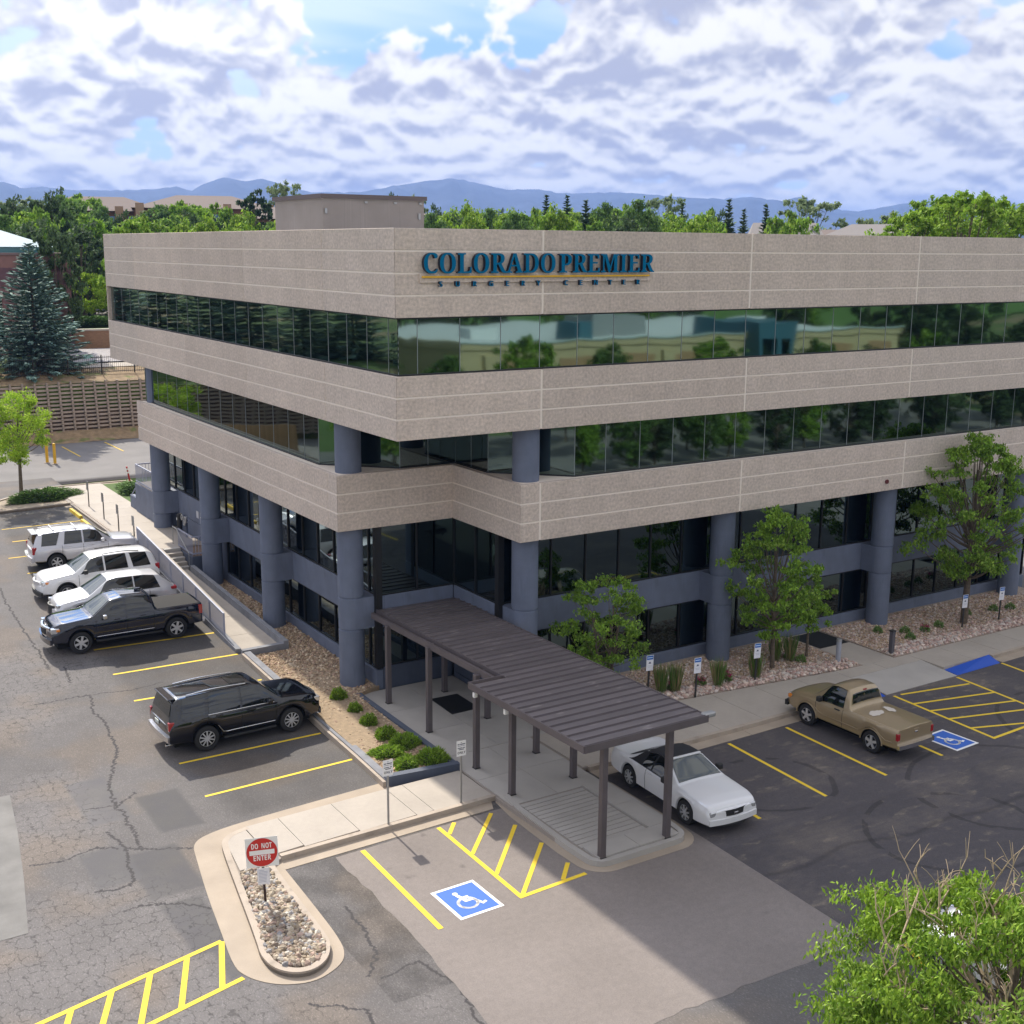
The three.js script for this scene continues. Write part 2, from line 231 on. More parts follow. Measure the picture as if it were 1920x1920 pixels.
// ------------------------------------------------------------------ asphalt
const asphaltBump = bumpTex(512, 0.9, (u, v, i, j) => 0.5 + 0.2 * fbm(u * 30, v * 30, 3, 30) + 0.55 * (grain(i * 3 + 1, j * 5) - 0.5));
M.asphalt = std({ roughness: 0.95, bumpMap: asphaltBump, bumpScale: 0.004, map: tex(1024, 14, (u, v, i, j) => { const k = 1 + 0.22 * fbm(u * 6, v * 6, 5, 6) + (grain(i, j) - 0.5) * 0.2; return [0.175 * k, 0.165 * k, 0.162 * k]; }) });
{
  struct('drive', gridSheet(-48, 90, -60, 60, 138, 120, (x, z) => x > -13 && x < 36 && z > -44 && z < 16 ? -0.35 : groundY(z) - 0.012), M.asphalt);

  // the old lot: one unrepeated map over 16 x 64 m, with cracks, patches and stains where they lie
  const X0 = -15, X1 = 4, Z0 = -46, Z1 = 18, NW = 1216, NH = 2048, f = new Float32Array(NW * NH * 3);
  const r = rng(31), cells = new Map();
  const cell = (i, j) => { const k = i * 4096 + j; let c = cells.get(k); if (!c) cells.set(k, c = [i + 0.15 + 0.7 * r(), j + 0.15 + 0.7 * r(), r()]); return c; };
  const spots = [[-9.1, -12, 3.2, 1], [-11.3, 0.3, 2.2, 1], [-11.8, 6.8, 3.2, 1.2], [-13.1, 7.8, 2.6, 1.2], [-11.1, 8.5, 2.2, 1.1], [-10.6, -2.5, 1.6, 0.8], [-10, 11, 2.2, 0.7], [-8.3, 11.8, 1.6, 0.6], [-10.5, -8, 2.5, 0.8], [-5.9, 13, 1.4, 0.5], [-12, -20, 3, 0.9]];
  for (let j = 0; j < NH; j++) for (let i = 0; i < NW; i++) {
    const x = X0 + (i + 0.5) / NW * (X1 - X0), z = Z0 + (j + 0.5) / NH * (Z1 - Z0);
    const big = fbm(x * 0.22, z * 0.22, 4), mid = fbm(x * 1.1 + 9, z * 1.1, 4), fine = grain(i * 5 + (j & 3), j);
    const warm = smooth(-0.1, 0.3, fbm(x * 0.35 + 30, z * 0.35 + 5, 3) + 0.12 * big);
    let c = mix3([0.172, 0.163, 0.160], [0.192, 0.167, 0.146], warm), k = 1.08 + 0.18 * big + 0.13 * mid + (fine - 0.5) * 0.34;
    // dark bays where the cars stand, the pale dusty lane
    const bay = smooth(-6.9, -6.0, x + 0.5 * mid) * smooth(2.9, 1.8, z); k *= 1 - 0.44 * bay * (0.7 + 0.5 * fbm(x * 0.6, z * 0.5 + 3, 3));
    if (z < -36.9) k *= 1.45;
    if (x > -6.6 && z > 5.4 && z < 12.5) k *= 0.62 + 0.25 * smooth(-0.3, 0.4, mid) + 0.12 * fine;              // dark band by the handicapped bay
    if (fine > 0.955) { k *= 1.35; }
    c = [c[0] * k, c[1] * k, c[2] * k];
    // filled squares of newer tar
    const patch = (x0, x1, z0, z1, t) => { const e = smooth(0, 0.2, Math.min(x - x0, x1 - x, z - z0, z1 - z) + 0.1 * mid); if (e > 0) c = mix3(c, [t * (1 + 0.1 * mid), t * 0.98 * (1 + 0.1 * mid), t * 1.0], e * 0.85); };
    patch(-9.9, -8.3, 2.8, 5.6, 0.125); patch(-10.9, -9.5, 2.1, 4.4, 0.148); patch(-9.8, -8.6, 5.8, 8.6, 0.122); patch(-10.2, -8.8, -2.6, 0.8, 0.17); patch(-8.6, -7.2, -0.6, 2.2, 0.118); patch(-9.4, -8.2, 8.2, 9.9, 0.13);
    // alligator cracks
    let w = 0; for (const [sx, sz, sr, sa] of spots) { const d2 = ((x - sx) ** 2 + (z - sz) ** 2) / (sr * sr); if (d2 < 4) w = Math.max(w, sa * Math.exp(-d2)); }
    w += 0.25 * mid;
    if (w > 0.25) {
      const s = 2.6, wx = x * s + 0.25 * noise2(x * 6, z * 6), wz = z * s * 0.95 + 0.25 * noise2(x * 6 + 9, z * 6), ci = Math.floor(wx), cj = Math.floor(wz);
      let a = 9, b = 9; for (let q = -1; q <= 1; q++) for (let p = -1; p <= 1; p++) { const e = cell(ci + p + 200, cj + q + 200), d = Math.hypot(e[0] - 200 - wx, e[1] - 200 - wz); if (d < a) { b = a; a = d; } else if (d < b) b = d; }
      const line = 1 - smooth(0.015, 0.075, b - a), t = smooth(0.25, 0.7, w);
      const kk = 1 + 0.16 * t * (1 - line) - 0.42 * t * line; c = [c[0] * kk, c[1] * kk, c[2] * kk];
    }
    const o = (j * NW + i) * 3; f[o] = c[0]; f[o + 1] = c[1]; f[o + 2] = c[2];
  }
  const cracks = [
    [[-8.42, -20.67], [-8.45, -18.07], [-8.45, -15.0], [-8.43, -12.51], [-8.51, -11.96]], [[-9.62, -8.9], [-8.26, -8.96], [-7.73, -8.9], [-6.19, -8.69], [-5.26, -8.87]],
    [[-7.75, -8.8], [-8.01, -7.4], [-7.88, -6.5], [-7.97, -5.47], [-8.03, -4.47], [-8.19, -3.81], [-8.52, -2.94], [-8.88, -2.08], [-8.99, -1.71], [-9.12, -0.51], [-9.17, -0.14], [-9.05, 0.22], [-9.16, 1.05], [-9.14, 1.63], [-9.24, 2.3], [-9.28, 2.7]],
    [[-9.58, 2.45], [-9.28, 2.7], [-8.57, 3.07], [-8.08, 3.37]], [[-9.6, 2.51], [-9.79, 3.35], [-9.9, 4.26], [-10.09, 4.46], [-10.44, 4.5], [-10.86, 4.36]], [[-9.8, 1.23], [-9.69, 1.84], [-9.6, 2.51]],
    [[-10.27, 5.57], [-9.66, 5.74], [-9.0, 6.2], [-8.67, 6.64]], [[-7.93, -11.96], [-8.09, -10.33]], [[-5.85, 8.29], [-5.88, 9.41], [-6.11, 10.6], [-6.64, 11.27]], [[-8.4, -30], [-8.6, -26], [-8.3, -22], [-8.42, -20.67]],
    [[-6.4, 11.5], [-5.4, 11.3], [-5.1, 12.6], [-5.4, 14.2]], [[-8.2, 11.5], [-7.2, 12.4], [-7.4, 13.6], [-6.6, 15]], [[-9.9, -0.5], [-9.1, -0.3], [-8.4, -0.9]], [[-12, 2.1], [-11.2, 2.3], [-10.3, 2.0], [-9.8, 2.3]]];
  for (const c of cracks) for (let s = 0; s < c.length - 1; s++) {
    const [ax, az] = c[s], [bx, bz] = c[s + 1], n = Math.ceil(Math.hypot(bx - ax, bz - az) / 0.012);
    for (let q = 0; q <= n; q++) {
      const t = q / n, x = lerp(ax, bx, t) + 0.09 * noise2(ax * 3 + t * 9, bz * 3 + s) + 0.03 * noise2(t * 40, s * 7.7), z = lerp(az, bz, t) + 0.09 * noise2(t * 9 + 5, ax * 2 + s), wd = 0.008 + 0.016 * (0.5 + 0.5 * noise2(t * 14, s * 3.1));
      const i0 = Math.floor((x - wd - X0) / (X1 - X0) * NW), i1 = Math.ceil((x + wd - X0) / (X1 - X0) * NW), jj = Math.round((z - Z0) / (Z1 - Z0) * NH);
      for (let i = i0; i <= i1; i++) if (i >= 0 && i < NW && jj >= 0 && jj < NH) { const o = (jj * NW + i) * 3; f[o] = Math.min(f[o], 0.075); f[o + 1] = Math.min(f[o + 1], 0.068); f[o + 2] = Math.min(f[o + 2], 0.07); }
    }
  }
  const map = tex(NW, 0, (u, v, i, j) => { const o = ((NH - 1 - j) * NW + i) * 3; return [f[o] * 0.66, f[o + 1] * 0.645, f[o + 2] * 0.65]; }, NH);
  map.wrapS = map.wrapT = THREE.ClampToEdgeWrapping;
  const lot = gridSheet(X0, X1, Z0, Z1, 38, 128, (x, z) => x > -0.9 && z < -2 ? Math.min(groundY(z), 0.05) : groundY(z)), uv = lot.attributes.uv, p = lot.attributes.position;
  for (let i = 0; i < p.count; i++) uv.setXY(i, (p.getX(i) - X0) / (X1 - X0), 1 - (p.getZ(i) - Z0) / (Z1 - Z0));
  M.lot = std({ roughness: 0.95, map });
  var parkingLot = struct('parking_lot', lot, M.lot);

  // pale concrete pan at the left edge
  part(parkingLot, 'concrete_pan', flat([[-14.6, -3.9], [-11.5, -3.74], [-11.89, -0.06], [-12.28, 2.79], [-12.71, 5.47], [-14.8, 5.5]], 0.008), std({ roughness: 0.95, map: mottled([0.185, 0.178, 0.17], 0.35, 6, 0.15, 512, 5) }));

  // newer, finer asphalt in front of the canopy
  M.newAsphalt = std({ roughness: 0.95, bumpMap: asphaltBump, bumpScale: 0.003, map: tex(1024, 13, (u, v, i, j) => { const k = 1 + 0.16 * fbm(u * 5, v * 5, 5, 5) + 0.12 * fbm(u * 70, v * 70, 2, 70) + (grain(i, j) - 0.5) * 0.3 - 0.3 * smooth(0.42, 0.6, fbm(u * 12, v * 12, 4, 12)); return [0.205 * k, 0.178 * k, 0.165 * k]; }) });
  const edge = []; for (let i = 0; i <= 30; i++) { const t = i / 30, x = lerp(4.05, -5.6, t); edge.push([x, 16.0 + 0.45 * (x > 0 ? x / 4 * 0.3 : 0) + 0.12 * noise2(x * 1.7, 3)]); }
  const patchPts = [[4.1, 5.6], [4.13, 10.2], [4.0, 15.7], ...edge.slice(1)]; for (let i = 0; i <= 24; i++) { const z = lerp(15.9, 5.9, i / 24); patchPts.push([-5.0 + 0.1 * noise2(z * 1.3, 8) - 0.06 * Math.max(0, z - 10), z]); }
  part(parkingLot, 'asphalt_patch', flat(patchPts, 0.005), M.newAsphalt);

  // the sealed dark lot on the right, with old tar lines and scuffs
  const SX0 = 3.5, SX1 = 36, SZ0 = 4.4, SZ1 = 22, SW = 2048, SH = 1024, g2 = new Float32Array(SW * SH * 3);
  for (let j = 0; j < SH; j++) for (let i = 0; i < SW; i++) {
    const x = SX0 + i / SW * (SX1 - SX0), z = SZ0 + j / SH * (SZ1 - SZ0);
    const a = fbm(x * 0.3, z * 0.3, 4), b = fbm(x * 1.2 + 3, z * 2.2, 5), sc = smooth(0.16, 0.42, b + 0.35 * fbm(x * 0.2 + 8, z * 0.25, 2)), fine = grain(i, j * 3);
    const tar = smooth(0.16, 0.0, Math.abs(z - 12.5 - 0.5 * noise2(x * 0.35, 2) - 0.05 * x));
    let c = mix3([0.085, 0.076, 0.082], [0.205, 0.172, 0.142], clamp(sc * (0.25 + 0.5 * smooth(-0.1, 0.4, fbm(x * 3.1, z * 7, 4))) + 0.35 * smooth(0, 0.5, a) + 0.25 * fbm(x * 2.2 + 5, z * 5.2, 5))), k = 0.92 + (fine - 0.5) * 0.4 + 0.15 * a;
    if (z > 11 && z < 16.5) k *= 0.88;
    // ring-shaped tyre marks
    for (const [cx, cz, rr] of [[8.2, 8.6, 2.1], [14.5, 12.5, 3.4], [10.5, 13.5, 2.7], [22, 11, 4]]) { const d = Math.abs(Math.hypot(x - cx, (z - cz) * 1.2) - rr + 0.3 * a); if (d < 0.09 && noise2(x * 1.1 + cx, z * 1.1) > -0.15) k *= 0.62; }
    k *= 1 - 0.3 * tar;
    const o = (j * SW + i) * 3; g2[o] = c[0] * k; g2[o + 1] = c[1] * k; g2[o + 2] = c[2] * k;
  }
  const map2 = tex(SW, 0, (u, v, i, j) => { const o = ((SH - 1 - j) * SW + i) * 3; return [g2[o], g2[o + 1], g2[o + 2]]; }, SH); map2.wrapS = map2.wrapT = THREE.ClampToEdgeWrapping;
  const sealPts = [[4.12, 5.2], [36, 4.3], [36, 22], [3.6, 22], [3.65, 17], [3.62, 15.6], [4.02, 15.5], [4.12, 10.2]];
  const seal = flat(sealPts, 0.002), u2 = seal.attributes.uv, p2 = seal.attributes.position; for (let i = 0; i < p2.count; i++) u2.setXY(i, (p2.getX(i) - SX0) / (SX1 - SX0), 1 - (p2.getZ(i) - SZ0) / (SZ1 - SZ0));
  struct('sealed_lot', seal, std({ roughness: 0.9, map: map2, bumpMap: asphaltBump, bumpScale: 0.003 }));
}

// ------------------------------------------------------------------ painted markings, each its own thin sheet
function line(a, b, w, y, mat, gy = true) {
  const dx = b[0] - a[0], dz = b[1] - a[1], l = Math.hypot(dx, dz), nx = -dz / l * w / 2, nz = dx / l * w / 2, n = Math.max(1, Math.round(l / 1.5)), pos = [];
  for (let i = 0; i < n; i++) { const q = (t, s) => { const x = a[0] + dx * t + nx * s, z = a[1] + dz * t + nz * s; return [x, y + (gy ? groundY(z) : 0), z]; }, A = q(i / n, -1), B = q((i + 1) / n, -1), C = q((i + 1) / n, 1), D = q(i / n, 1); pos.push(...A, ...D, ...C, ...A, ...C, ...B); }
  const g = new THREE.BufferGeometry(); g.setAttribute('position', new THREE.Float32BufferAttribute(pos, 3)); g.computeVertexNormals(); if (g.attributes.normal.getY(0) < 0) { for (let i = 0; i < pos.length; i += 9) for (let k = 0; k < 3; k++) [pos[i + 3 + k], pos[i + 6 + k]] = [pos[i + 6 + k], pos[i + 3 + k]]; g.setAttribute('position', new THREE.Float32BufferAttribute(pos, 3)); g.computeVertexNormals(); }
  const m = part(parkingLot, 'parking_line', boxUV(g, a[0] * 3.7, a[1] * 1.3), mat); return m;
}
for (const [a, b] of [[[-1.89, 0.29], [-6.74, 0.47]], [[-1.87, -2.21], [-6.66, -2.24]], [[-2.0, -4.85], [-6.6, -4.95]], [[-1.92, -7.45], [-6.54, -7.68]], [[-1.8, -10.25], [-6.55, -10.38]], [[-1.84, -12.9], [-6.55, -13.15]]]) line(a, b, 0.11, 0.006, M.yellow);
for (const z of [-15.7, -18.4, -21.2]) line([-2.0, z], [-6.5, z - 0.1], 0.1, 0.006, M.yellowOld);
for (const [a, b] of [[[-2.4, -32.33], [-6.4, -32.21]], [[-2.5, -29.45], [-6.4, -29.5]], [[-2.4, -26.7], [-7.1, -26.75]], [[-2.4, -24], [-6.8, -24]], [[2.4, -58.2], [2.5, -53.2]], [[5.6, -58.8], [5.7, -54.0]], [[8.8, -58.8], [8.9, -54]], [[12, -58.8], [12.1, -54]]]) line(a, b, 0.1, 0.006, M.yellowOld);
line([-4.22, 5.93], [-4.31, 10.44], 0.14, 0.011, M.yellow);
line([-1.83, 5.83], [-1.88, 10.21], 0.13, 0.011, M.yellow); line([-1.94, 10.21], [0.2, 10.1], 0.13, 0.0115, M.yellow);
for (const [a, b] of [[[-1.3, 5.8], [-1.77, 6.35]], [[-0.1, 5.85], [-1.8, 7.66]], [[0.1, 6.83], [-1.82, 8.92]], [[0.15, 8.1], [-1.8, 10.15]], [[0.12, 9.39], [-0.5, 10.06]]]) line(a, b, 0.12, 0.0125, M.yellow);
line([-8.95, 8.19], [-16, 9.87], 0.13, 0.007, M.yellow); line([-9.03, 9.88], [-13.5, 11.0], 0.13, 0.007, M.yellow);
for (const [a, b] of [[[-8.95, 8.22], [-9.55, 9.98]], [[-9.85, 8.45], [-10.55, 10.25]], [[-10.75, 8.65], [-11.5, 10.5]], [[-11.65, 8.85], [-12.45, 10.7]], [[-12.55, 9.05], [-13.3, 10.9]], [[-13.45, 9.3], [-14.3, 11.2]]]) line(a, b, 0.13, 0.0085, M.yellow);
for (const [a, b] of [[[9.24, 5.6], [9.02, 10.12]], [[11.87, 5.58], [11.73, 10.05]], [[6.5, 5.7], [6.29, 10.17]], [[14.62, 5.5], [14.48, 9.96]], [[17.43, 5.45], [17.17, 9.91]], [[21.1, 5.35], [20.72, 9.75]], [[24.0, 5.2], [23.6, 9.6]], [[26.8, 5.1], [26.4, 9.4]]]) line(a, b, 0.12, 0.006, M.yellow);
line([17.1, 9.91], [20.72, 9.75], 0.12, 0.0075, M.yellow);
for (const [a, b] of [[[17.75, 5.5], [20.9, 6.07]], [[17.38, 6.37], [20.9, 7.15]], [[17.35, 7.15], [20.8, 8.1]], [[17.3, 7.99], [20.8, 8.95]], [[17.25, 8.94], [19.6, 9.75]]]) line(a, b, 0.11, 0.009, M.yellow);
line([4.75, 16.4], [4.3, 17.6], 0.16, 0.006, M.yellow); line([7.5, 16.2], [7.2, 21], 0.12, 0.006, M.yellow); line([10.3, 16.2], [10, 21], 0.12, 0.006, M.yellow); line([13.1, 16.2], [12.8, 21], 0.12, 0.006, M.yellow);
// wheelchair emblem: blue square, white rim, white figure
function emblem(c, w, h, turn, y) {
  const g = new THREE.Group(); g.name = 'wheelchair_emblem'; g.position.set(c[0], y, c[1]); g.rotation.y = turn; parkingLot.add(g);
  const rect = (x0, x1, z0, z1, yy) => flat([[x0, z0], [x1, z0], [x1, z1], [x0, z1]], yy);
  part(g, 'white_border', rect(-w / 2, w / 2, -h / 2, h / 2, 0), M.markWhite); part(g, 'blue_field', rect(-w / 2 + 0.09, w / 2 - 0.09, -h / 2 + 0.09, h / 2 - 0.09, 0.004), M.markBlue);
  const s = Math.min(w, h) / 1.5, fig = [], add = (pts) => fig.push(flat(pts.map(([x, z]) => [x * s, z * s]), 0.008));
  add(arcPts(-0.16, -0.44, 0.085, 0, 360, 16).slice(0, 16));                                         // head
  add([[-0.22, -0.34], [-0.10, -0.34], [-0.06, -0.19], [0.12, -0.19], [0.12, -0.10], [-0.04, -0.10], [-0.02, 0.02], [0.20, 0.02], [0.33, 0.36], [0.43, 0.32], [0.46, 0.41], [0.28, 0.48], [0.13, 0.12], [-0.12, 0.12]]);
  add([...arcPts(-0.08, 0.19, 0.34, 245, 20 - 360, 30), ...arcPts(-0.08, 0.19, 0.245, 20 - 360, 245, 30)]);
  part(g, 'wheelchair_figure', merge(fig), M.markWhite); return g;
}
emblem([-3.1, 9.6], 1.26, 1.5, 0.02, 0.010); emblem([15.75, 9.24], 1.18, 1.42, 0.05, 0.007);

const bedY = (z) => lerp(0.17, 0.45, clamp((-z - 1) / 11));
// ------------------------------------------------------------------ kerbs, walks, islands
function slabs(parent, x0, x1, z0, z1, nx, nz, y0, y1, mat, gy, gap = 0.014) {
  for (let j = 0; j < nz; j++) for (let i = 0; i < nx; i++) {
    const a = lerp(x0, x1, i / nx) + gap / 2, b = lerp(x0, x1, (i + 1) / nx) - gap / 2, c = lerp(z0, z1, j / nz) + gap / 2, d = lerp(z0, z1, (j + 1) / nz) - gap / 2;
    const g = box(a, b, y0, y1, c, d); if (gy) lift(g, gy); boxUV(g, i * 1.7 + j, j * 2.3); part(parent, 'paving_slab', g, mat);
  }
}
{
  // walk along the right front: kerb, gutter, slabs
  const kz = (x) => 5.02 - 0.0 * x - 0.022 * Math.max(0, x - 10);
  const walk = struct('sidewalk', merge([slab([[3.75, 1.4], [17.2, 1.4], [17.2, 4.6], [3.75, 4.9]], 0.02, 0.125), slab([[21.3, 1.4], [34, 1.4], [34, 4.35], [21.3, 4.6]], 0.02, 0.125), slab([[17.2, 1.4], [21.3, 1.4], [21.3, 3.5], [17.2, 3.5]], 0.02, 0.125)]), M.joint);
  const row = (x0, x1, n, zb, zf) => { for (let i = 0; i < n; i++) { const a = lerp(x0, x1, i / n) + 0.008, b = lerp(x0, x1, (i + 1) / n) - 0.008, s = [[a, zb(a)], [b, zb(b)], [b, zf(b)], [a, zf(a)]]; part(walk, 'paving_slab', slab(s, 0.03, 0.15), M.sidewalk); } };
  const back = (x) => x < 9.8 ? 1.95 : x < 18.6 ? lerp(1.95, 2.86, (x - 9.8) / 8.8) : 2.83;
  row(3.85, 17.25, 7, back, (x) => kz(x) - 0.17); row(21.25, 34, 7, back, (x) => kz(x) - 0.17);
  row(17.25, 21.25, 2, back, () => 3.55);
  const ramp = slab([[17.27, 3.56], [21.23, 3.56], [21.23, 5.25], [17.27, 5.25]], 0, 0.15); { const p = ramp.attributes.position; for (let i = 0; i < p.count; i++) if (p.getY(i) > 0.1) p.setY(i, lerp(0.148, 0.02, (p.getZ(i) - 3.56) / 1.69)); ramp.computeVertexNormals(); } part(walk, 'kerb_ramp', ramp, M.padConcrete);
  row(18.75, 20.5, 1, () => -1.3, (x) => back(x) - 0.01);
  const kerbLine = (x0, x1) => { const n = Math.round((x1 - x0) / 3); for (let i = 0; i < n; i++) { const a = lerp(x0, x1, i / n) + 0.006, b = lerp(x0, x1, (i + 1) / n) - 0.006; part(walk, 'kerb_stone', ribbon([[a, kz(a)], [b, kz(b)]], -0.165, 0, 0, 0.152), M.kerb); part(walk, 'gutter_pan', ribbon([[a, kz(a)], [b, kz(b)]], 0.002, 0.46, -0.02, 0.014), M.gutter); } };
  kerbLine(4.0, 16.8); kerbLine(24.1, 34);
  const blueKerb = (x0, x1, y0, y1) => { const g = slab([[x0, kz(x0) - 0.16], [x1, kz(x1) - 0.16], [x1 - 0.1, kz(x1) + 0.45], [x0, kz(x0) + 0.45]], 0, 0.16), p = g.attributes.position; for (let i = 0; i < p.count; i++) if (p.getY(i) > 0.1) { const t = (p.getX(i) - x0) / (x1 - x0), f = p.getZ(i) > kz(p.getX(i)) + 0.2; p.setY(i, f ? 0.016 : lerp(y0, y1, t)); } g.computeVertexNormals(); part(walk, 'blue_kerb', boxUV(g), M.curbBlue, 'kerb painted bright blue'); };
  blueKerb(21.3, 24.05, 0.05, 0.158); blueKerb(16.85, 17.25, 0.158, 0.05);
  part(walk, 'door_mat', slab([[18.8, -1.2], [20.45, -1.2], [20.45, 0.5], [18.8, 0.5]], 0.152, 0.162), M.black);

  // pad under the canopy
  const pad = struct('entrance_pad', slab([[0.55, -4.5], [4.55, -4.5], [4.45, 1.95], [3.78, 2.0], [3.7, 9.6], [3.3, 10.0], [0.9, 10.05], [0.5, 9.6], [0.42, 5.6], [0.5, 3.1]], 0.0, 0.128), M.joint);
  slabs(pad, 0.58, 4.5, -4.5, 2.0, 2, 3, 0.04, 0.15, M.padConcrete); slabs(pad, 0.52, 3.74, 2.01, 6.0, 2, 2, 0.04, 0.15, M.padConcrete);
  slabs(pad, 0.72, 2.98, 6.05, 9.15, 1, 14, 0.04, 0.149, M.padConcrete, null, 0.035); slabs(pad, 3.0, 3.68, 6.01, 9.2, 1, 2, 0.04, 0.20, M.padConcrete); slabs(pad, 0.75, 3.5, 9.2, 9.92, 2, 1, 0.04, 0.20, M.padConcrete);
  const padEdge = [[0.66, 5.3], [0.52, 6.3], [0.46, 8.8], [0.5, 9.6], ...arcPts(1.0, 9.62, 0.5, 180, 90, 6), ...arcPts(3.25, 9.62, 0.52, 90, 0, 6), [3.84, 9.0], [3.84, 6.0]];
  part(pad, 'kerb_stone', ribbon(padEdge, -0.17, 0, 0, 0.17), M.padConcrete); part(pad, 'gutter_pan', ribbon(padEdge, 0.001, 0.27, -0.02, 0.013), M.gutter);
  part(pad, 'door_mat', slab([[2.6, -2.72], [3.68, -2.7], [3.66, -1.08], [2.54, -1.06]], 0.152, 0.166), M.black);

  // walk from the pad out to the stone island
  const out = [[0.44, 3.06], [-2.0, 3.06], [-6.5, 3.22], [-7.05, 3.38], [-7.36, 3.68], [-7.48, 4.1], [-7.71, 5.36], [-8.3, 8.75], [-8.46, 9.45], [-8.41, 10.05], [-8.14, 10.45], [-7.82, 10.6], [-7.5, 10.56], [-7.16, 10.32], [-6.9, 9.85], [-6.82, 9.4], [-6.68, 6.0], [-6.58, 5.5], [-6.3, 5.34], [0.44, 5.2]];
  const isl = struct('walk_island', slab([...out.slice(0, 2), ...chaikin(out.slice(2, 18)), ...out.slice(18)], 0, 0.10), M.joint);
  const apron = [[-1.75, 2.36], [-4.84, 2.53], [-6.77, 2.68], [-7.45, 2.84], [-7.81, 3.02], [-8.03, 3.33], [-8.14, 3.86], [-8.55, 6.03], [-8.81, 7.74], [-9.07, 9.37], [-8.97, 9.84], [-8.75, 10.24], [-8.37, 10.62], [-7.75, 10.86], [-7.14, 10.66], [-6.75, 10.33], [-6.56, 9.67], [-6.47, 8], [-6.39, 5.82], [0.1, 5.64], [0.3, 5.2], [0.3, 3.0], [-1.8, 3.0]];
  part(isl, 'gutter_pan', slab([...chaikin(apron.slice(0, 19)), ...apron.slice(19)], -0.02, 0.014), M.gutter);
  const kerbPath = out.slice(1, 19), inner = kerbPath;
  part(isl, 'kerb_stone', toCreasedNormals(ribbon(chaikin(out.slice(2, 18)), 0.0, -0.17, 0, 0.152), 0.5), M.kerb);
  part(isl, 'kerb_stone', ribbon([[-6.3, 5.34], [-3, 5.28]], 0.0, -0.16, 0, 0.152), M.kerb); part(isl, 'kerb_stone', ribbon([[-2.99, 5.28], [0.44, 5.2]], 0.0, -0.16, 0, 0.152), M.kerb);
  const xs = [0.42, -1.55, -2.1, -3.9, -5.55, -6.55]; for (let i = 0; i < 5; i++) { const a = xs[i] - 0.007, b = xs[i + 1] + 0.007, zt = (x) => x > -2 ? 3.08 : 3.08 + (-2 - x) * 0.033; part(isl, 'paving_slab', slab([[b, zt(b)], [a, zt(a)], [a, 5.06], [b, 5.14]], 0.03, 0.15), M.sidewalk); }
  part(isl, 'paving_slab', slab([[-6.57, 3.4], [-6.57, 5.4], [-7.5, 5.5], [-7.32, 4.15], [-7.2, 3.75], [-6.95, 3.5]], 0.03, 0.15), M.sidewalk);
  // rock bed in the island
  const bed = [[-7.52, 5.56], [-6.83, 5.45], [-6.97, 9.6], [-7.18, 10.1], [-7.55, 10.38], [-8.05, 10.22], [-8.26, 9.85], [-8.3, 9.4], [-8.12, 8.7]];
  part(isl, 'rock_bed', slab(chaikin(bed), 0.02, 0.12), std({ roughness: 1, map: mottled([0.30, 0.25, 0.19], 0.4, 12, 0.5, 256, 1.5) }));
  var islandBed = bed;

  // planting bed by the left front, inside a low painted wall, and the wheelchair ramp behind it
  const wall = thing('planter_wall', 'low blue-grey wall edging the gravel bed beside the left parking row', 'wall');
  const cap = std({ roughness: 0.9, map: mottled([0.22, 0.225, 0.25], 0.35, 6, 0.2, 512, 3) });
  const rb = (pts, w0, w1, y0, y1, mat, gy) => ribbon(pts, w0, w1, y0, y1, gy);
  const side = [[-1.74, -9.75], [-1.72, -7], [-1.68, -4.5], [-1.72, -2], [-1.8, 0.5], [-1.9, 2.72]];
  part(wall, 'kerb_face', ribbon(side, -0.0, 0.1, 0, 0.2, groundY), M.kerb, 'tan concrete face of the wall'); part(wall, 'wall_top', ribbon(side, -0.26, -0.002, 0, 0.24, groundY), cap);
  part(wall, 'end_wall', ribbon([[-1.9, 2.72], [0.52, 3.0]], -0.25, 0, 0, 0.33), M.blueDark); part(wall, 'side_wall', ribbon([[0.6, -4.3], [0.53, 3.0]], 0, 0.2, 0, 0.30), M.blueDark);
  part(wall, 'back_wall', ribbon([[-1.74, -9.85], [0.1, -9.9]], -0.2, 0, 0, 0.26, groundY), cap);
  struct('gravel_bed', slab([[-1.5, -9.85], [1.5, -9.88], [1.5, -4.6], [0.55, -4.3], [0.5, 2.78], [-1.68, 2.55]], -0.4, 0.02, bedY), std({ roughness: 1, map: mottled([0.30, 0.225, 0.15], 0.35, 14, 0.6, 512, 2.2) }));
  struct('gravel_bed', slab([[0.1, -21.5], [1.5, -21.5], [1.5, -9.9], [0.1, -9.9]], -0.4, 0.02, bedY), std({ roughness: 1, map: mottled([0.26, 0.185, 0.12], 0.35, 14, 0.6, 512, 2.2) }));
  // right beds
  const rightGravel = std({ roughness: 1, map: mottled([0.36, 0.29, 0.24], 0.35, 14, 0.6, 512, 2.2) });
  struct('gravel_bed', slab([[4.75, -4.6], [18.7, -1.4], [18.7, 2.78], [9.8, 1.9], [4.75, 1.9]], -0.1, 0.17), rightGravel); struct('gravel_bed', slab([[20.55, -1.4], [34, -1.4], [34, 2.75], [20.55, 2.78]], -0.1, 0.17), rightGravel);
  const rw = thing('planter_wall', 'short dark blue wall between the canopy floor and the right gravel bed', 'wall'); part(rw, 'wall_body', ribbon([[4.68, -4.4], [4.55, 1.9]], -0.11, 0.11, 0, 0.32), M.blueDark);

  // ramp and raised walk along the far part of the left front
  const lowY = (z) => lerp(0.44, 0.95, clamp((-z - 10) / 12));
  const rampY = (z) => z > -11 ? groundY(z) + 0.03 : lerp(groundY(-11) + 0.03, 1.72, clamp((-z - 11) / 12.5));
  const ramp2 = gridSheet(-1.62, -0.74, -23.5, -9.95, 1, 24, (x, z) => rampY(z));
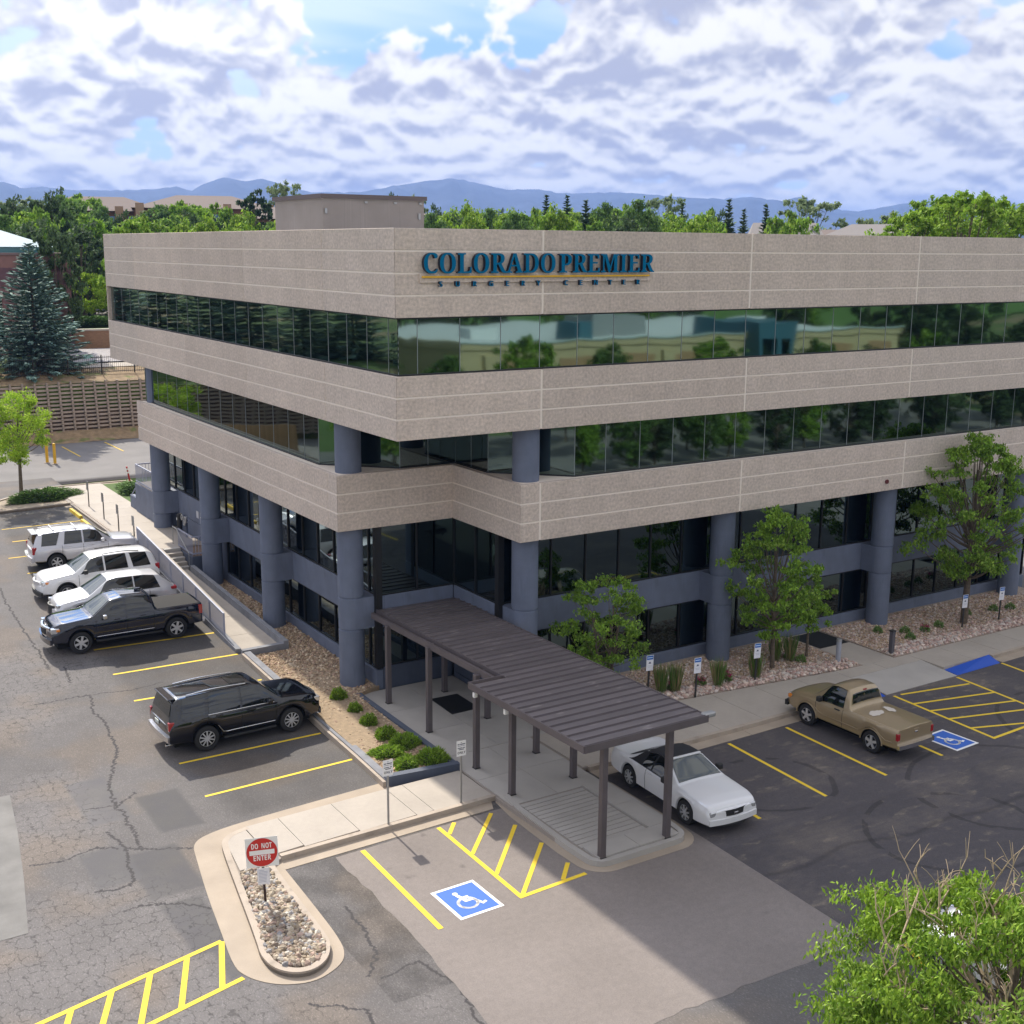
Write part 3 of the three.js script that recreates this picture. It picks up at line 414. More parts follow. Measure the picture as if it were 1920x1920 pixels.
  const rw2 = struct('access_ramp', ramp2, M.sidewalk);
  for (let i = 0; i < 7; i++) { const a = -10 - i * 2.0 - 0.01, b = a - 1.98, g = slab([[-1.6, b], [-0.76, b], [-0.76, a], [-1.6, a]], 0.0, 0.02); lift(g, (z) => rampY(z)); part(rw2, 'paving_slab', boxUV(g), M.sidewalk); const h = slab([[-0.74, b], [-0.02, b], [-0.02, a], [-0.74, a]], -0.3, 0.02); lift(h, (z) => lowY(z)); part(rw2, 'paving_slab', boxUV(h), M.sidewalk); }
  const low = thing('ramp_wall', 'grey side wall of the sloped walk with the gravel behind it', 'wall'); part(low, 'wall_body', ribbon([[0.06, -21.4], [0.06, -16], [0.06, -13], [0.06, -9.9]], -0.1, 0.1, -0.3, 0.30, (z) => lowY(z) + 0.02), cap);
  const kerbR = thing('ramp_kerb', 'concrete kerb wall under the guard rail of the sloped walk', 'kerb'); part(kerbR, 'kerb_body', ribbon([[-1.72, -24.5], [-1.72, -20], [-1.72, -15], [-1.72, -10.4]], -0.11, 0.11, -0.4, 0.12, (z) => Math.max(groundY(z), rampY(z))), cap);
  // walk at the far left end
  const fw = struct('sidewalk', slab([[-2.0, -41.8], [1.4, -41.6], [1.4, -23.4], [-1.95, -23.4]], 1.2, 1.68), M.joint);
  for (let i = 0; i < 9; i++) { const a = -23.45 - i * 2.03, b = a - 2.015; part(fw, 'paving_slab', slab([[-1.78, b], [1.0, b], [1.0, a], [-1.78, a]], 1.4, 1.72), M.sidewalk); }
  part(fw, 'kerb_stone', ribbon([[-1.85, -24.2], [-1.85, -36.6]], 0, 0.16, 1.1, 1.71), M.kerb); part(fw, 'gutter_pan', ribbon([[-1.85, -24.2], [-1.85, -36.6]], -0.45, -0.002, 0, 0.012, groundY), M.gutter);
  // far island with the young tree
  const fi = [[-1.85, -36.7], [-6.2, -36.2], [-8.5, -35.9], [-9.6, -36.6], [-9.4, -37.6], [-6, -38.8], [-3.2, -41.4], [-1.8, -42.2], [2.9, -42.0], [2.9, -41.5], [1.2, -41.5], [-1.85, -41.5]];
  struct('tree_island', slab(fi, 1.3, 1.66), std({ roughness: 1, map: mottled([0.33, 0.27, 0.21], 0.3, 10, 0.4, 256, 2) }));
  struct('island_kerb', ribbon(fi.slice(0, 10), 0, 0.16, 1.2, 1.72), M.kerb);
  struct('side_bed', slab([[1.02, -41.4], [4.5, -41.4], [4.5, -34], [1.02, -33.9]], 1.2, 1.7), M.turf);
}

// ------------------------------------------------------------------ loose stone: nobody could count it
function inside(pts, x, z) { let c = false; for (let i = 0, j = pts.length - 1; i < pts.length; j = i++) { const [xi, zi] = pts[i], [xj, zj] = pts[j]; if ((zi > z) !== (zj > z) && x < (xj - xi) * (z - zi) / (zj - zi) + xi) c = !c; } return c; }
function stones(name, label, pts, n, y, r0, r1, cols, seed, gy, keep) {
  const r = rng(seed), g = new THREE.IcosahedronGeometry(1, 0), p = g.attributes.position; for (let i = 0; i < p.count; i++) { const k = 1 + 0.22 * noise2(p.getX(i) * 2 + 3, p.getY(i) * 2 + p.getZ(i)); p.setXYZ(i, p.getX(i) * k, p.getY(i) * k * 0.72, p.getZ(i) * k); } g.computeVertexNormals();
  const xs = pts.map((q) => q[0]), zs = pts.map((q) => q[1]), x0 = Math.min(...xs), x1 = Math.max(...xs), z0 = Math.min(...zs), z1 = Math.max(...zs), list = [];
  let guard = 0; while (list.length < n && guard++ < n * 20) { const x = lerp(x0, x1, r()), z = lerp(z0, z1, r()); if (inside(pts, x, z) && (!keep || keep(x, z, r()))) list.push([x, z]); }
  const m = new THREE.InstancedMesh(g, std({ roughness: 0.95 }), list.length), q = new THREE.Object3D(), c = new THREE.Color();
  list.forEach(([x, z], i) => { const s = lerp(r0, r1, r() * r()); q.position.set(x, y + (gy ? gy(z) : 0) + s * 0.25 * r(), z); q.rotation.set(r() * 0.8, r() * 6.28, r() * 0.8); q.scale.set(s, s * (0.7 + 0.5 * r()), s * (0.7 + 0.6 * r())); q.updateMatrix(); m.setMatrixAt(i, q.matrix); const k = cols[Math.floor(r() * cols.length)], v = 0.7 + 0.6 * r(); c.setRGB(k[0] * v, k[1] * v, k[2] * v); m.setColorAt(i, c); });
  m.name = numbered(name); scene.add(m); tag(m, label, 'stones', null, 'stuff'); return m;
}
{
  const tan = [[0.46, 0.34, 0.22], [0.36, 0.26, 0.17], [0.52, 0.42, 0.31], [0.24, 0.165, 0.11], [0.40, 0.27, 0.20], [0.30, 0.22, 0.15]], river = [[0.40, 0.33, 0.25], [0.26, 0.25, 0.25], [0.44, 0.37, 0.28], [0.22, 0.17, 0.13], [0.36, 0.26, 0.21], [0.52, 0.47, 0.40], [0.30, 0.24, 0.17]], rose = [[0.50, 0.35, 0.30], [0.55, 0.42, 0.36], [0.62, 0.53, 0.46], [0.38, 0.26, 0.23], [0.48, 0.42, 0.39]];
  stones('river_stones', 'rounded river stones filling the island with the red sign', islandBed, 1500, 0.13, 0.04, 0.12, river, 3);
  stones('gravel_stones', 'tan gravel in the bed beside the left parking row', [[-1.45, -9.8], [1.35, -9.8], [1.35, -4.7], [0.5, -4.2], [0.35, 2.7], [-1.6, 2.5]], 11000, 0.02, 0.026, 0.085, tan, 4, bedY);
  stones('gravel_stones', 'brown gravel strip under the left windows beside the sloped walk', [[0.2, -21], [1.4, -21], [1.4, -9.8], [0.2, -9.8]], 4500, 0.02, 0.026, 0.08, tan, 5, bedY);
  stones('gravel_stones', 'pale gravel bed under the three trees by the right front', [[4.8, -1.2], [18.6, -1.2], [18.6, 2.7], [9.8, 1.85], [4.8, 1.85]], 10000, 0.17, 0.026, 0.075, rose.concat(tan), 6);
  stones('gravel_stones', 'pale gravel bed under the big tree at the right edge', [[20.6, -1.2], [33, -1.2], [33, 2.7], [20.6, 2.7]], 10000, 0.17, 0.026, 0.075, rose.concat(tan), 7);
  stones('border_rocks', 'pink border rocks along the walk left of the door path', [[6, 1.1], [9.8, 1.1], [18.6, 1.9], [18.6, 2.8], [9.8, 1.92], [6, 1.92]], 1600, 0.19, 0.045, 0.12, rose, 8);
  stones('border_rocks', 'pink border rocks along the walk right of the door path', [[20.6, 1.95], [33, 1.95], [33, 2.76], [20.6, 2.76]], 1900, 0.19, 0.045, 0.12, rose, 9);
}

// ------------------------------------------------------------------ the office building
const Y3T = 16.51, Y3B = 13.825, Y2T = 12.03, Y2B = 10.03, Y1T = 8.2, Y1B = 6.21, SPT = 3.64, SPB = 2.455, WX = 38.14, WZ = 33.64, NT = 4.59;
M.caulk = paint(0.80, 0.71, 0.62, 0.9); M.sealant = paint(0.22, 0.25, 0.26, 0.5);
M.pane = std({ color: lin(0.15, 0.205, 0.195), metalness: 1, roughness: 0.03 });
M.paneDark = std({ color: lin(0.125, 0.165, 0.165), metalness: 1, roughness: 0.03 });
const building = thing('office_building', 'four storey office building with pale concrete bands, dark ribbon windows and blue columns', 'building');
const BP = (name, geo, mat, label) => part(building, name, geo, mat, label);
const geoCache = {}; let panelNo = 0;
const precasts = [[1, 1, 1], [0.95, 0.945, 0.94], [1.04, 1.035, 1.03], [0.98, 0.99, 1.0]].map((c) => { const m = M.precast.clone(); m.color = lin(...c); return m; });
function panelGeo(w, h, t = 0.16, c = 0.035, mL = 0, mR = 0) {   // chamfered precast panel, face towards +z, from the lower left corner
  const key = [w, h, t, c, mL, mR].map((x) => x.toFixed(3)).join(); if (geoCache[key]) return geoCache[key];
  const F = [[c, c, 0], [w - c, c, 0], [w - c, h - c, 0], [c, h - c, 0]], E = [[0, 0, -c], [w, 0, -c], [w, h, -c], [0, h, -c]], B = [[mL, 0, -t], [w - mR, 0, -t], [w - mR, h, -t], [mL, h, -t]], pos = [], q = (a, b, d, e) => pos.push(...a, ...b, ...d, ...a, ...d, ...e);
  q(F[0], F[1], F[2], F[3]); for (let i = 0; i < 4; i++) { const j = (i + 1) % 4; q(E[i], E[j], F[j], F[i]); q(B[i], B[j], E[j], E[i]); } q(B[1], B[0], B[3], B[2]);
  const g = new THREE.BufferGeometry(); g.setAttribute('position', new THREE.Float32BufferAttribute(pos, 3)); g.computeVertexNormals(); return geoCache[key] = boxUV(g, Object.keys(geoCache).length * 1.37, Object.keys(geoCache).length * 0.71);
}
// faces: 'r' looks to +z at depth d, 'l' looks to -x at depth d; s0..s1 runs along x, or along z for 'l'
function place(m, face, s, y, d) { if (face === 'r') m.position.set(s, y, -d); else { m.position.set(d, y, s); m.rotation.y = -Math.PI / 2; } return m; }
function band(face, d, stops, y0, y1, rows, mFirst, mLast) {
  const jv = face === 'r' ? 0.04 : 0.012;
  for (let r = 0; r < rows; r++) for (let i = 0; i < stops.length - 1; i++) {
    const a = stops[i] + (i ? jv : 0), b = stops[i + 1] - (i < stops.length - 2 ? jv : 0), ya = lerp(y0, y1, r / rows) + (r ? 0.026 : 0), yb = lerp(y0, y1, (r + 1) / rows) - (r < rows - 1 ? 0.026 : 0);
    place(BP('concrete_panel', panelGeo(b - a, yb - ya, 0.16, 0.01, i ? 0 : mFirst, i < stops.length - 2 ? 0 : mLast), precasts[(i * 3 + (face === 'l' ? 1 : 0) + Math.round(y0)) % 4]), face, a, ya, d);
  }
}
const stR = [0, 5.4, 14.52, 23.64, 32.76, WX], stL = [-WZ, -28.25, -20.63, -13.01, -5.39, 0];
for (const [y0, y1, n] of [[Y3B, Y3T, 4], [Y2B, Y2T, 3]]) { band('r', 0, stR, y0, y1, n, 0.16, 0); band('l', 0, stL, y0, y1, n, 0, 0.16); }
band('r', 0, [NT, 5.4, 14.52, 23.64, 32.76, WX - NT], Y1B, Y1T, 3, 0.16, 0); band('l', 0, [-WZ + NT, -28.25, -20.63, -13.01, -5.39, -NT], Y1B, Y1T, 3, 0, 0.16);
band('r', NT, [0, NT - 0.002], Y1B, Y1T, 3, 0.16, 0); band('l', NT, [-NT + 0.002, 0], Y1B, Y1T, 3, 0, 0.16);
// slabs behind the panels: storey floors, soffits, parapets
const rectPts = (i) => [[i, -i], [WX - 0.1, -i], [WX - 0.1, -WZ + 0.1], [i, -WZ + 0.1]];
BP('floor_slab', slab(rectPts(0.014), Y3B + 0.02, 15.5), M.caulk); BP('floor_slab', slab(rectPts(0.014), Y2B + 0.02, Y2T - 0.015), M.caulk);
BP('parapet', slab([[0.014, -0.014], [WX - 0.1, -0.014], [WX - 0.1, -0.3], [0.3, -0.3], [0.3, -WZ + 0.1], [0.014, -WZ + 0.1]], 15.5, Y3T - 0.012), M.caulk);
BP('rear_wall', box(0.02, WX, Y2B, Y3T, -WZ - 0.02, -WZ + 0.098), M.precast); BP('rear_wall', box(5.0, WX, 0, Y2B - 0.02, -WZ + 0.1, -WZ + 0.2), M.precast); BP('end_wall', box(WX - 0.098, WX + 0.05, Y1B, Y3T, -WZ + 0.1, -0.17), M.precast); BP('end_wall', box(WX - 5.4, WX - 5.3, 0, Y1B, -WZ + 0.1, -1.6), M.blue);
const notch = (i) => [[i, -NT - i], [NT + i, -NT - i], [NT + i, -i], [WX - NT - 0.1, -i], [WX - NT - 0.1, -5], [WX - 0.2, -5], [WX - 0.2, -WZ + 0.2], [5, -WZ + 0.2], [5, -WZ + NT + 0.1], [i, -WZ + NT + 0.1]];
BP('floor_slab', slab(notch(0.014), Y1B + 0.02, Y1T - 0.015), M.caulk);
BP('soffit', slab([[0.3, -0.3], [WX - 0.3, -0.3], [WX - 0.3, -8], [8, -8], [8, -WZ + 0.3], [0.3, -WZ + 0.3]], Y2B - 0.01, Y2B + 0.018), M.precast);
// roof and the plant room on it
BP('roof', box(0.31, WX - 0.2, 15.48, 15.56, -WZ + 0.2, -0.31), paint(0.4, 0.4, 0.4, 0.95));
{
  const w = std({ roughness: 0.9, map: tex(512, 5, (u, v, i, j) => { const k = 1 + 0.14 * fbm(u * 4, v * 4, 4, 4) + 0.12 * noise2(u * 60, v * 2, 0) * smooth(0, 0.5, noise2(u * 11, v, 0)) + (grain(i, j) - 0.5) * 0.08; return [0.27 * k, 0.235 * k, 0.215 * k]; }) });
  const ph = BP('plant_room', box(7.4, 12.9, 15.56, 18.22, -28, -22), w, 'grey box-shaped plant room on the roof');
  part(ph, 'roof_cap', box(7.28, 13.02, 18.22, 18.42, -28.1, -21.88), paint(0.11, 0.085, 0.085, 0.7));
  for (const x of [9.6, 11.2, 12.6]) part(ph, 'vent_cap', rbox(x, x + 0.16, 18.02, 18.12, -21.99, -21.93, 0.01), M.galv);
  part(ph, 'wall_lamp', rbox(7.5, 7.62, 17.5, 17.75, -21.99, -21.9, 0.02), M.galv); part(ph, 'drain_box', rbox(12.55, 12.68, 17.3, 17.6, -21.99, -21.92, 0.02), M.galv);
}

// glass: each pane its own sheet, bowed a little as real panes are
const paneGeos = [];
{
  const r = rng(12);
  for (let v = 0; v < 9; v++) {
    const g = new THREE.PlaneGeometry(1, 1, 10, 8), n = g.attributes.normal, p = g.attributes.position, bx = (r() - 0.35) * 0.0065, by = (r() - 0.35) * 0.005, tx = (r() - 0.5) * 0.0035, ty = (r() - 0.5) * 0.0025, sx = r() * 9;
    for (let i = 0; i < p.count; i++) { const x = p.getX(i), y = p.getY(i), w = 0.0016 * Math.sin(x * 7 + y * 3 + sx); n.setXYZ(i, tx + bx * x * 2 + w, ty + by * y * 2 + 0.0014 * Math.sin(y * 6 + x * 4 + sx), 1); }
    paneGeos.push(g);
  }
}
let paneNo = 0;
function paneRun(A, B, y0, y1, stops, gap, mat, mull) {           // from A to B in plan [x,z], the glass looks to the right of A>B... left hand side is inside
  const dx = B[0] - A[0], dz = B[1] - A[1], L = Math.hypot(dx, dz), ux = dx / L, uz = dz / L, turn = Math.atan2(-dz, dx);
  const at = stops ?? (() => { const n = Math.max(1, Math.round(L / 1.52)); return Array.from({ length: n + 1 }, (_, i) => L * i / n); })();
  for (let i = 0; i < at.length - 1; i++) {
    const a = at[i] + gap / 2, b = at[i + 1] - gap / 2, m = BP('window_pane', paneGeos[(paneNo * 5 + (paneNo >> 2)) % 9], mat); paneNo++;
    m.scale.set(b - a, y1 - y0 - 0.1, 1); m.position.set(A[0] + ux * (a + b) / 2, (y0 + y1) / 2, A[1] + uz * (a + b) / 2); m.rotation.y = turn;
  }
  const nx = -uz, nz = ux;                                         // outward is (-?) kept by the frame depth below
  const bar = (s, w, t) => beam([A[0] + ux * s, 0, A[1] + uz * s], [A[0] + ux * (s + w), 0, A[1] + uz * (s + w)], t, 1);
  const rail = (y, h) => { const g = beam([A[0], y, A[1]], [B[0], y, B[1]], 0.09, h); BP('window_rail', g, M.mullion); };
  rail(y0 + 0.025, 0.05); rail(y1 - 0.025, 0.05);
  for (const s of at) { const g = mull ? new THREE.BoxGeometry(mull, y1 - y0 - 0.1, 0.11) : new THREE.BoxGeometry(0.02, y1 - y0 - 0.1, 0.02), m = BP(mull ? 'mullion' : 'glazing_joint', g, mull ? M.mullion : M.sealant); m.position.set(A[0] + ux * s, (y0 + y1) / 2, A[1] + uz * s); m.rotation.y = turn; }
}
const stopsOn = (a, b, base, step) => { const o = [0]; for (let s = base - Math.ceil((base - a) / step) * step; s < b - 0.25; s += step) if (s > a + 0.25) o.push(s - a); o.push(b - a); return o; };
// top floor
paneRun([0.17, -0.17], [WX - 0.2, -0.17], Y2T, Y3B, stopsOn(0.17, WX - 0.2, 5.4, 1.52), 0.022, M.pane);
paneRun([0.17, -WZ + 0.3], [0.17, -0.17], Y2T, Y3B, stopsOn(-WZ + 0.3, -0.17, -5.39, 1.524), 0.022, M.pane);
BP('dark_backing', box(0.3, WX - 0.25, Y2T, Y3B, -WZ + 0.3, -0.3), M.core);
// third floor, cut back across the corner
{
  const pl = [[4.9, -28.9], [0.46, -28.9], [0.46, -7.11], [2.62, -4.93], [4.91, -4.93], [4.91, -2.62], [7.11, -0.46], [33.3, -0.46], [33.3, -4.9]];
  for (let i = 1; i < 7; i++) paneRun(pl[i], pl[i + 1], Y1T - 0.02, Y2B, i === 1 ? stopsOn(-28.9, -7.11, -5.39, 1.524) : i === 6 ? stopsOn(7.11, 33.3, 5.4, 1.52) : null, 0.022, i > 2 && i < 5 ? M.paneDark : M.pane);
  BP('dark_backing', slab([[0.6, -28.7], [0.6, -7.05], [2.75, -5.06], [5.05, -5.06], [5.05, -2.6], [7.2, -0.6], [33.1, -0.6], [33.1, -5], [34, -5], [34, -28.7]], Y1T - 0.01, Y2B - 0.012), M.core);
}
// second and first floors, set back behind the columns
{
  const rc = 1.47, pl = [[rc, -30.2], [rc, -4.65], [4.65, -4.65], [4.65, -rc], [34.6, -rc]], gi = 0.09;
  const paneline = [[rc + gi, -30.2], [rc + gi, -4.65 - gi], [4.65 + gi, -4.65 - gi], [4.65 + gi, -rc - gi], [34.6, -rc - gi]];
  const st = [stopsOn(-30.2, -4.74, -5.39, 1.524), null, null, stopsOn(4.74, 34.6, 5.4, 1.52)];
  for (let i = 0; i < 4; i++) {
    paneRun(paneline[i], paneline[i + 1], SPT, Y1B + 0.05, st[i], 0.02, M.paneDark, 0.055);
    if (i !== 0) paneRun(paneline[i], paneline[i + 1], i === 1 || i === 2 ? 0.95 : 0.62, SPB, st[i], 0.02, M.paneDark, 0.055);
  }
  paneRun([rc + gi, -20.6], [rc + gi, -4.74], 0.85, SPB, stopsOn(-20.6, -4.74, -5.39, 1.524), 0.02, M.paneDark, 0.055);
  // spandrels, one per bay, and plinths
  const sp = (a, b, y0, y1, mat, name) => { const dx = b[0] - a[0], dz = b[1] - a[1], L = Math.hypot(dx, dz), nx = -dz / L, nz = dx / L; BP(name, boxUV(ribbon([a, b], 0, 0.3 * (name === 'spandrel' ? 1 : 0.9), y0, y1)), mat); };
  const bay = (o, s0, s1, ax) => { for (let i = 0; i < s0.length - 1; i++) o(s0[i], s0[i + 1]); };
  const zL = [-30.2, -28.15, -20.53, -12.91, -4.65], xR = [4.65, 14.41, 23.53, 34.6];
  for (let i = 0; i < 4; i++) { BP('spandrel', rbox(rc, rc + 0.3, SPB, SPT, zL[i] + 0.004, zL[i + 1] - (i < 3 ? 0.004 : 0), 0.02), M.blue); if (i >= 2) BP('plinth', rbox(rc - 0.06, rc + 0.24, -0.1, 0.86, zL[i] + 0.003, zL[i + 1] - (i < 3 ? 0.003 : 0), 0.02), M.blue); }
  BP('lower_wall', box(rc - 0.02, rc + 0.28, 0.3, SPB - 0.002, -30.2, -20.62), M.blue, 'solid blue lower wall');
  for (let i = 0; i < 3; i++) { BP('spandrel', rbox(xR[i] + (i ? 0.004 : 0), xR[i + 1] - 0.004, SPB, SPT, -rc - 0.3, -rc, 0.02), M.blue); BP('plinth', rbox(xR[i] + (i ? 0.003 : 0), xR[i + 1] - 0.003, -0.1, 0.62, -rc - 0.24, -rc + 0.06, 0.02), M.blue); }
  BP('spandrel', rbox(rc + 0.31, 4.645, SPB, SPT, -4.65 - 0.3, -4.65, 0.02), M.blue); BP('spandrel', rbox(4.65, 4.95, SPB + 0.002, SPT + 0.002, -4.645, -rc - 0.31, 0.02), M.blue);
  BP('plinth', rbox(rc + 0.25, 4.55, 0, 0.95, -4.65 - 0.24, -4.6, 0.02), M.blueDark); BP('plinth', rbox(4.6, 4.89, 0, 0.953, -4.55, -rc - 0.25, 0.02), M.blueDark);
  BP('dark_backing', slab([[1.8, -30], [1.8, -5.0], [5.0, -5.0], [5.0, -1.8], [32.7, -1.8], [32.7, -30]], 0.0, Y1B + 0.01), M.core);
  for (const [x, z] of [[rc + 0.1, -4.75], [4.75, -rc - 0.1]]) BP('corner_post', box(x - 0.11, x + 0.13, 0.9, Y1B, z - 0.13, z + 0.11), M.mullion);
}
// columns with two ring joints and a collar tying them to the spandrels
{
  const R = 0.466, col = (x, z, y0, face, yt = Y1B + 0.03) => {
    const prof = [[0, y0], [R, y0]]; for (const y of [SPB, SPT]) if (y > y0) prof.push([R, y - 0.04], [R - 0.035, y - 0.022], [R - 0.035, y + 0.022], [R, y + 0.04]); prof.push([R, yt], [0, yt]);
    const g = new THREE.LatheGeometry(prof.map(([a, b]) => new THREE.Vector2(a, b)), 36), uv = g.attributes.uv, p = g.attributes.position; for (let i = 0; i < uv.count; i++) uv.setXY(i, uv.getX(i) * 2.93 + x, p.getY(i)); g.translate(x, 0, z);
    const c = BP('column', toCreasedNormals(g, 0.5), M.blue);
    if (face) part(c, 'collar', face === 'l' ? box(x, 1.465, SPB + 0.02, SPT - 0.02, z - R + 0.004, z + R - 0.004) : box(x - R + 0.004, x + R - 0.004, SPB + 0.02, SPT - 0.02, -1.465, z), M.blue);
  };
  col(0.762, -5.29, 0.05, 'l', Y2B + 0.02); col(0.762, -12.91, 0.2, 'l'); col(0.762, -20.53, 0.2, 'l'); col(0.762, -28.15, 1.2, 'l', Y2B + 0.02);
  col(5.29, -0.762, 0, 'r', Y2B + 0.02); col(14.41, -0.762, 0, 'r'); col(23.53, -0.762, 0, 'r'); col(32.5, -0.762, 0, 'r', Y2B + 0.02);
}
BP('alarm_bell', (() => { const g = new THREE.CylinderGeometry(0.09, 0.09, 0.06, 16); g.rotateX(Math.PI / 2); g.translate(22.63, 6.6, 0.03); return g; })(), paint(0.12, 0.02, 0.02, 0.5));
// plaque and notice on the blue wall, small box on the landing wall
BP('wall_plaque', box(1.44, 1.452, 2.55, 3.1, -24.2, -23.3), paint(0.5, 0.5, 0.55, 0.6)); BP('wall_plaque', box(1.44, 1.452, 2.75, 3.1, -24.75, -24.4), paint(0.5, 0.5, 0.55, 0.6));

// ------------------------------------------------------------------ the sign on the top band
const serifBold = await new FontLoader().loadAsync('fonts/droid/droid_serif_bold.typeface.json'), sansBold = await new FontLoader().loadAsync('fonts/droid/droid_sans_bold.typeface.json');
function letters(parent, font, chars, x0, x1, y, sizeOf, depth, mats, z, squeeze = 1, track = 0) {
  const res = font.data.resolution, adv = [...chars].map((c) => (font.data.glyphs[c]?.ha ?? res * 0.3) / res * sizeOf(c)), total = adv.reduce((a, b) => a + b, 0) + track * (adv.length - 1), k = (x1 - x0) / total; let x = x0;
  [...chars].forEach((c, i) => {
    if (c !== ' ') { const g = new TextGeometry(c, { font, size: sizeOf(c), depth, curveSegments: 6, bevelEnabled: false }); g.scale(k, squeeze, 1); g.translate(x, y, z); part(parent, 'letter', g, mats); }
    x += (adv[i] + track) * k;
  });
}
{
  const sign = thing('building_sign', 'raised blue serif lettering with a yellow line on the top concrete band', 'sign');
  const teal = phys({ color: lin(0.001, 0.135, 0.27), roughness: 0.8, specularIntensity: 0.15 }), side = paint(0.012, 0.014, 0.03, 0.5);
  part(sign, 'raceway', rbox(0.82, 9.76, 14.88, 15.16, -0.02, 0.07, 0.01), std({ map: M.precast.map, color: lin(1.06, 1.06, 1.06), roughness: 0.9 }));
  part(sign, 'yellow_bar', rbox(0.88, 9.7, 15.03, 15.085, 0.075, 0.15, 0.006), paint(0.75, 0.42, 0.01, 0.4));
  const capH = serifBold.data.glyphs['O'] ? 1 : 1;
  letters(sign, serifBold, 'COLORADO', 0.84, 5.78, 15.17, (c) => 0.613, 0.14, [teal, side], 0.08);
  letters(sign, serifBold, 'PREMIER', 5.87, 9.82, 15.17, (c) => 0.603, 0.14, [teal, side], 0.08);
  letters(sign, sansBold, 'SURGERY CENTER', 1.42, 9.25, 14.76, () => 0.165, 0.12, [teal, side], 0.08, 1, 0.37);
}

// ------------------------------------------------------------------ entrance canopy: posts, beams, lapped boards
{
  const c = thing('entrance_canopy', 'dark brown covered walkway of lapped metal boards on square posts', 'canopy');
  const brown = std({ roughness: 0.55, map: tex(512, 3, (u, v, i, j) => { const k = 1 + 0.25 * fbm(u * 4, v * 4, 5, 4) + (grain(i, j) - 0.5) * 0.1; return [0.105 * k, 0.088 * k, 0.092 * k]; }) });
  const boardMats = [0, 1, 2, 3].map((s) => std({ roughness: 0.5, map: tex(512, 4, (u, v, i, j) => { const scuff = smooth(0.26, 0.5, fbm(u * 5 + s * 7, v * 11 + s, 4)); const k = (0.92 + 0.06 * s) * (1 + 0.2 * fbm(u * 3 + s, v * 9, 4) + (grain(i, j) - 0.5) * 0.08); return mix3([0.125 * k, 0.108 * k, 0.113 * k], [0.30, 0.27, 0.26], scuff * 0.55); }) }));
  const dx = (z) => -0.02 * (z - 3), roofY = (z) => lerp(3.15, 3.58, (z + 4.6) / 14.8);
  const post = (x, z) => { const y0 = 0.15, y1 = roofY(z) - 0.17; part(c, 'post', rbox(x - 0.085, x + 0.085, y0, y1, z - 0.085, z + 0.085, 0.012), brown); part(c, 'post_base', rbox(x - 0.1, x + 0.1, y0, y0 + 0.03, z - 0.1, z + 0.1, 0.008), M.black); };
  for (const [x, z] of [[1.16, -3.16], [1.12, -0.1], [0.98, 3.2], [0.92, 5.36], [0.88, 9.86], [3.42, -3.16], [3.42, -0.15], [3.22, 3.18], [3.15, 5.33], [3.08, 9.86]]) post(x, z);
  const bm = (a, b, w, h) => { const ya = roofY(a[1]) - 0.14, yb = roofY(b[1]) - 0.14; part(c, 'beam', beam([a[0], ya, a[1]], [b[0], yb, b[1]], w, h), brown); };
  bm([1.25, -4.55], [1.1, 4.2], 0.1, 0.2); bm([3.95, -4.55], [3.6, 10.05], 0.1, 0.2); bm([0.4, 4.4], [0.25, 10.05], 0.1, 0.2); bm([0.25, 9.98], [3.65, 9.98], 0.08, 0.18);
  for (const z of [-3.16, -0.12, 3.2, 5.35]) part(c, 'cross_beam', beam([z < 4 ? 1.2 : 0.4, roofY(z) - 0.15, z], [3.75, roofY(z) - 0.15, z], 0.09, 0.16), brown);
  // boards run across; each laps the next, its near edge standing proud
  const n = 36, z0 = -4.6, z1 = 10.2, w = (z1 - z0) / n;
  for (let i = 0; i < n; i++) {
    const za = z0 + i * w, zb = za + w, wide = za > 4.15, xl = (wide ? 0.14 : 1.3) + dx(za), xr = 4.32 + dx(za) * 1.6 - (za < -2.5 ? -0.12 : 0);
    const g = new THREE.BoxGeometry(xr - xl, 0.028, w + 0.03); boxUV(g, i * 0.9, i * 1.3); g.rotateX(-0.075); g.translate((xl + xr) / 2, roofY((za + zb) / 2) + 0.01, (za + zb) / 2);
    const b = part(c, 'roof_board', g, boardMats[(i * 7) % 4]);
    part(b, 'board_lip', rbox(xl + 0.01, xr - 0.01, roofY(zb) - 0.02, roofY(zb) + 0.062, zb - 0.03, zb - 0.002, 0.006), brown);
  }
  const fas = (a, b, y = 0) => part(c, 'fascia', beam([a[0], roofY(a[1]) - 0.06 + y, a[1]], [b[0], roofY(b[1]) - 0.06 + y, b[1]], 0.05, 0.2), brown);
  fas([1.3 + dx(-4.6), -4.6], [1.27, 4.3]); fas([0.14 + dx(4.2), 4.2], [0.14 + dx(10.2), 10.2]); fas([0.12, 4.22], [1.3, 4.22]); fas([0, 10.2], [4.12, 10.2]); fas([4.6, -4.5], [4.1, 10.2]);
  part(c, 'gutter_spout', rbox(4.0, 4.4, 3.52, 3.66, 10.0, 10.22, 0.05), M.galv, 'bright metal spout at the roof corner');
  for (const z of [4.5, 6.2]) part(c, 'canopy_lamp', rbox(0.1, 0.22, roofY(z) - 0.36, roofY(z) - 0.2, z - 0.05, z + 0.05, 0.01), M.whiteSign);
}

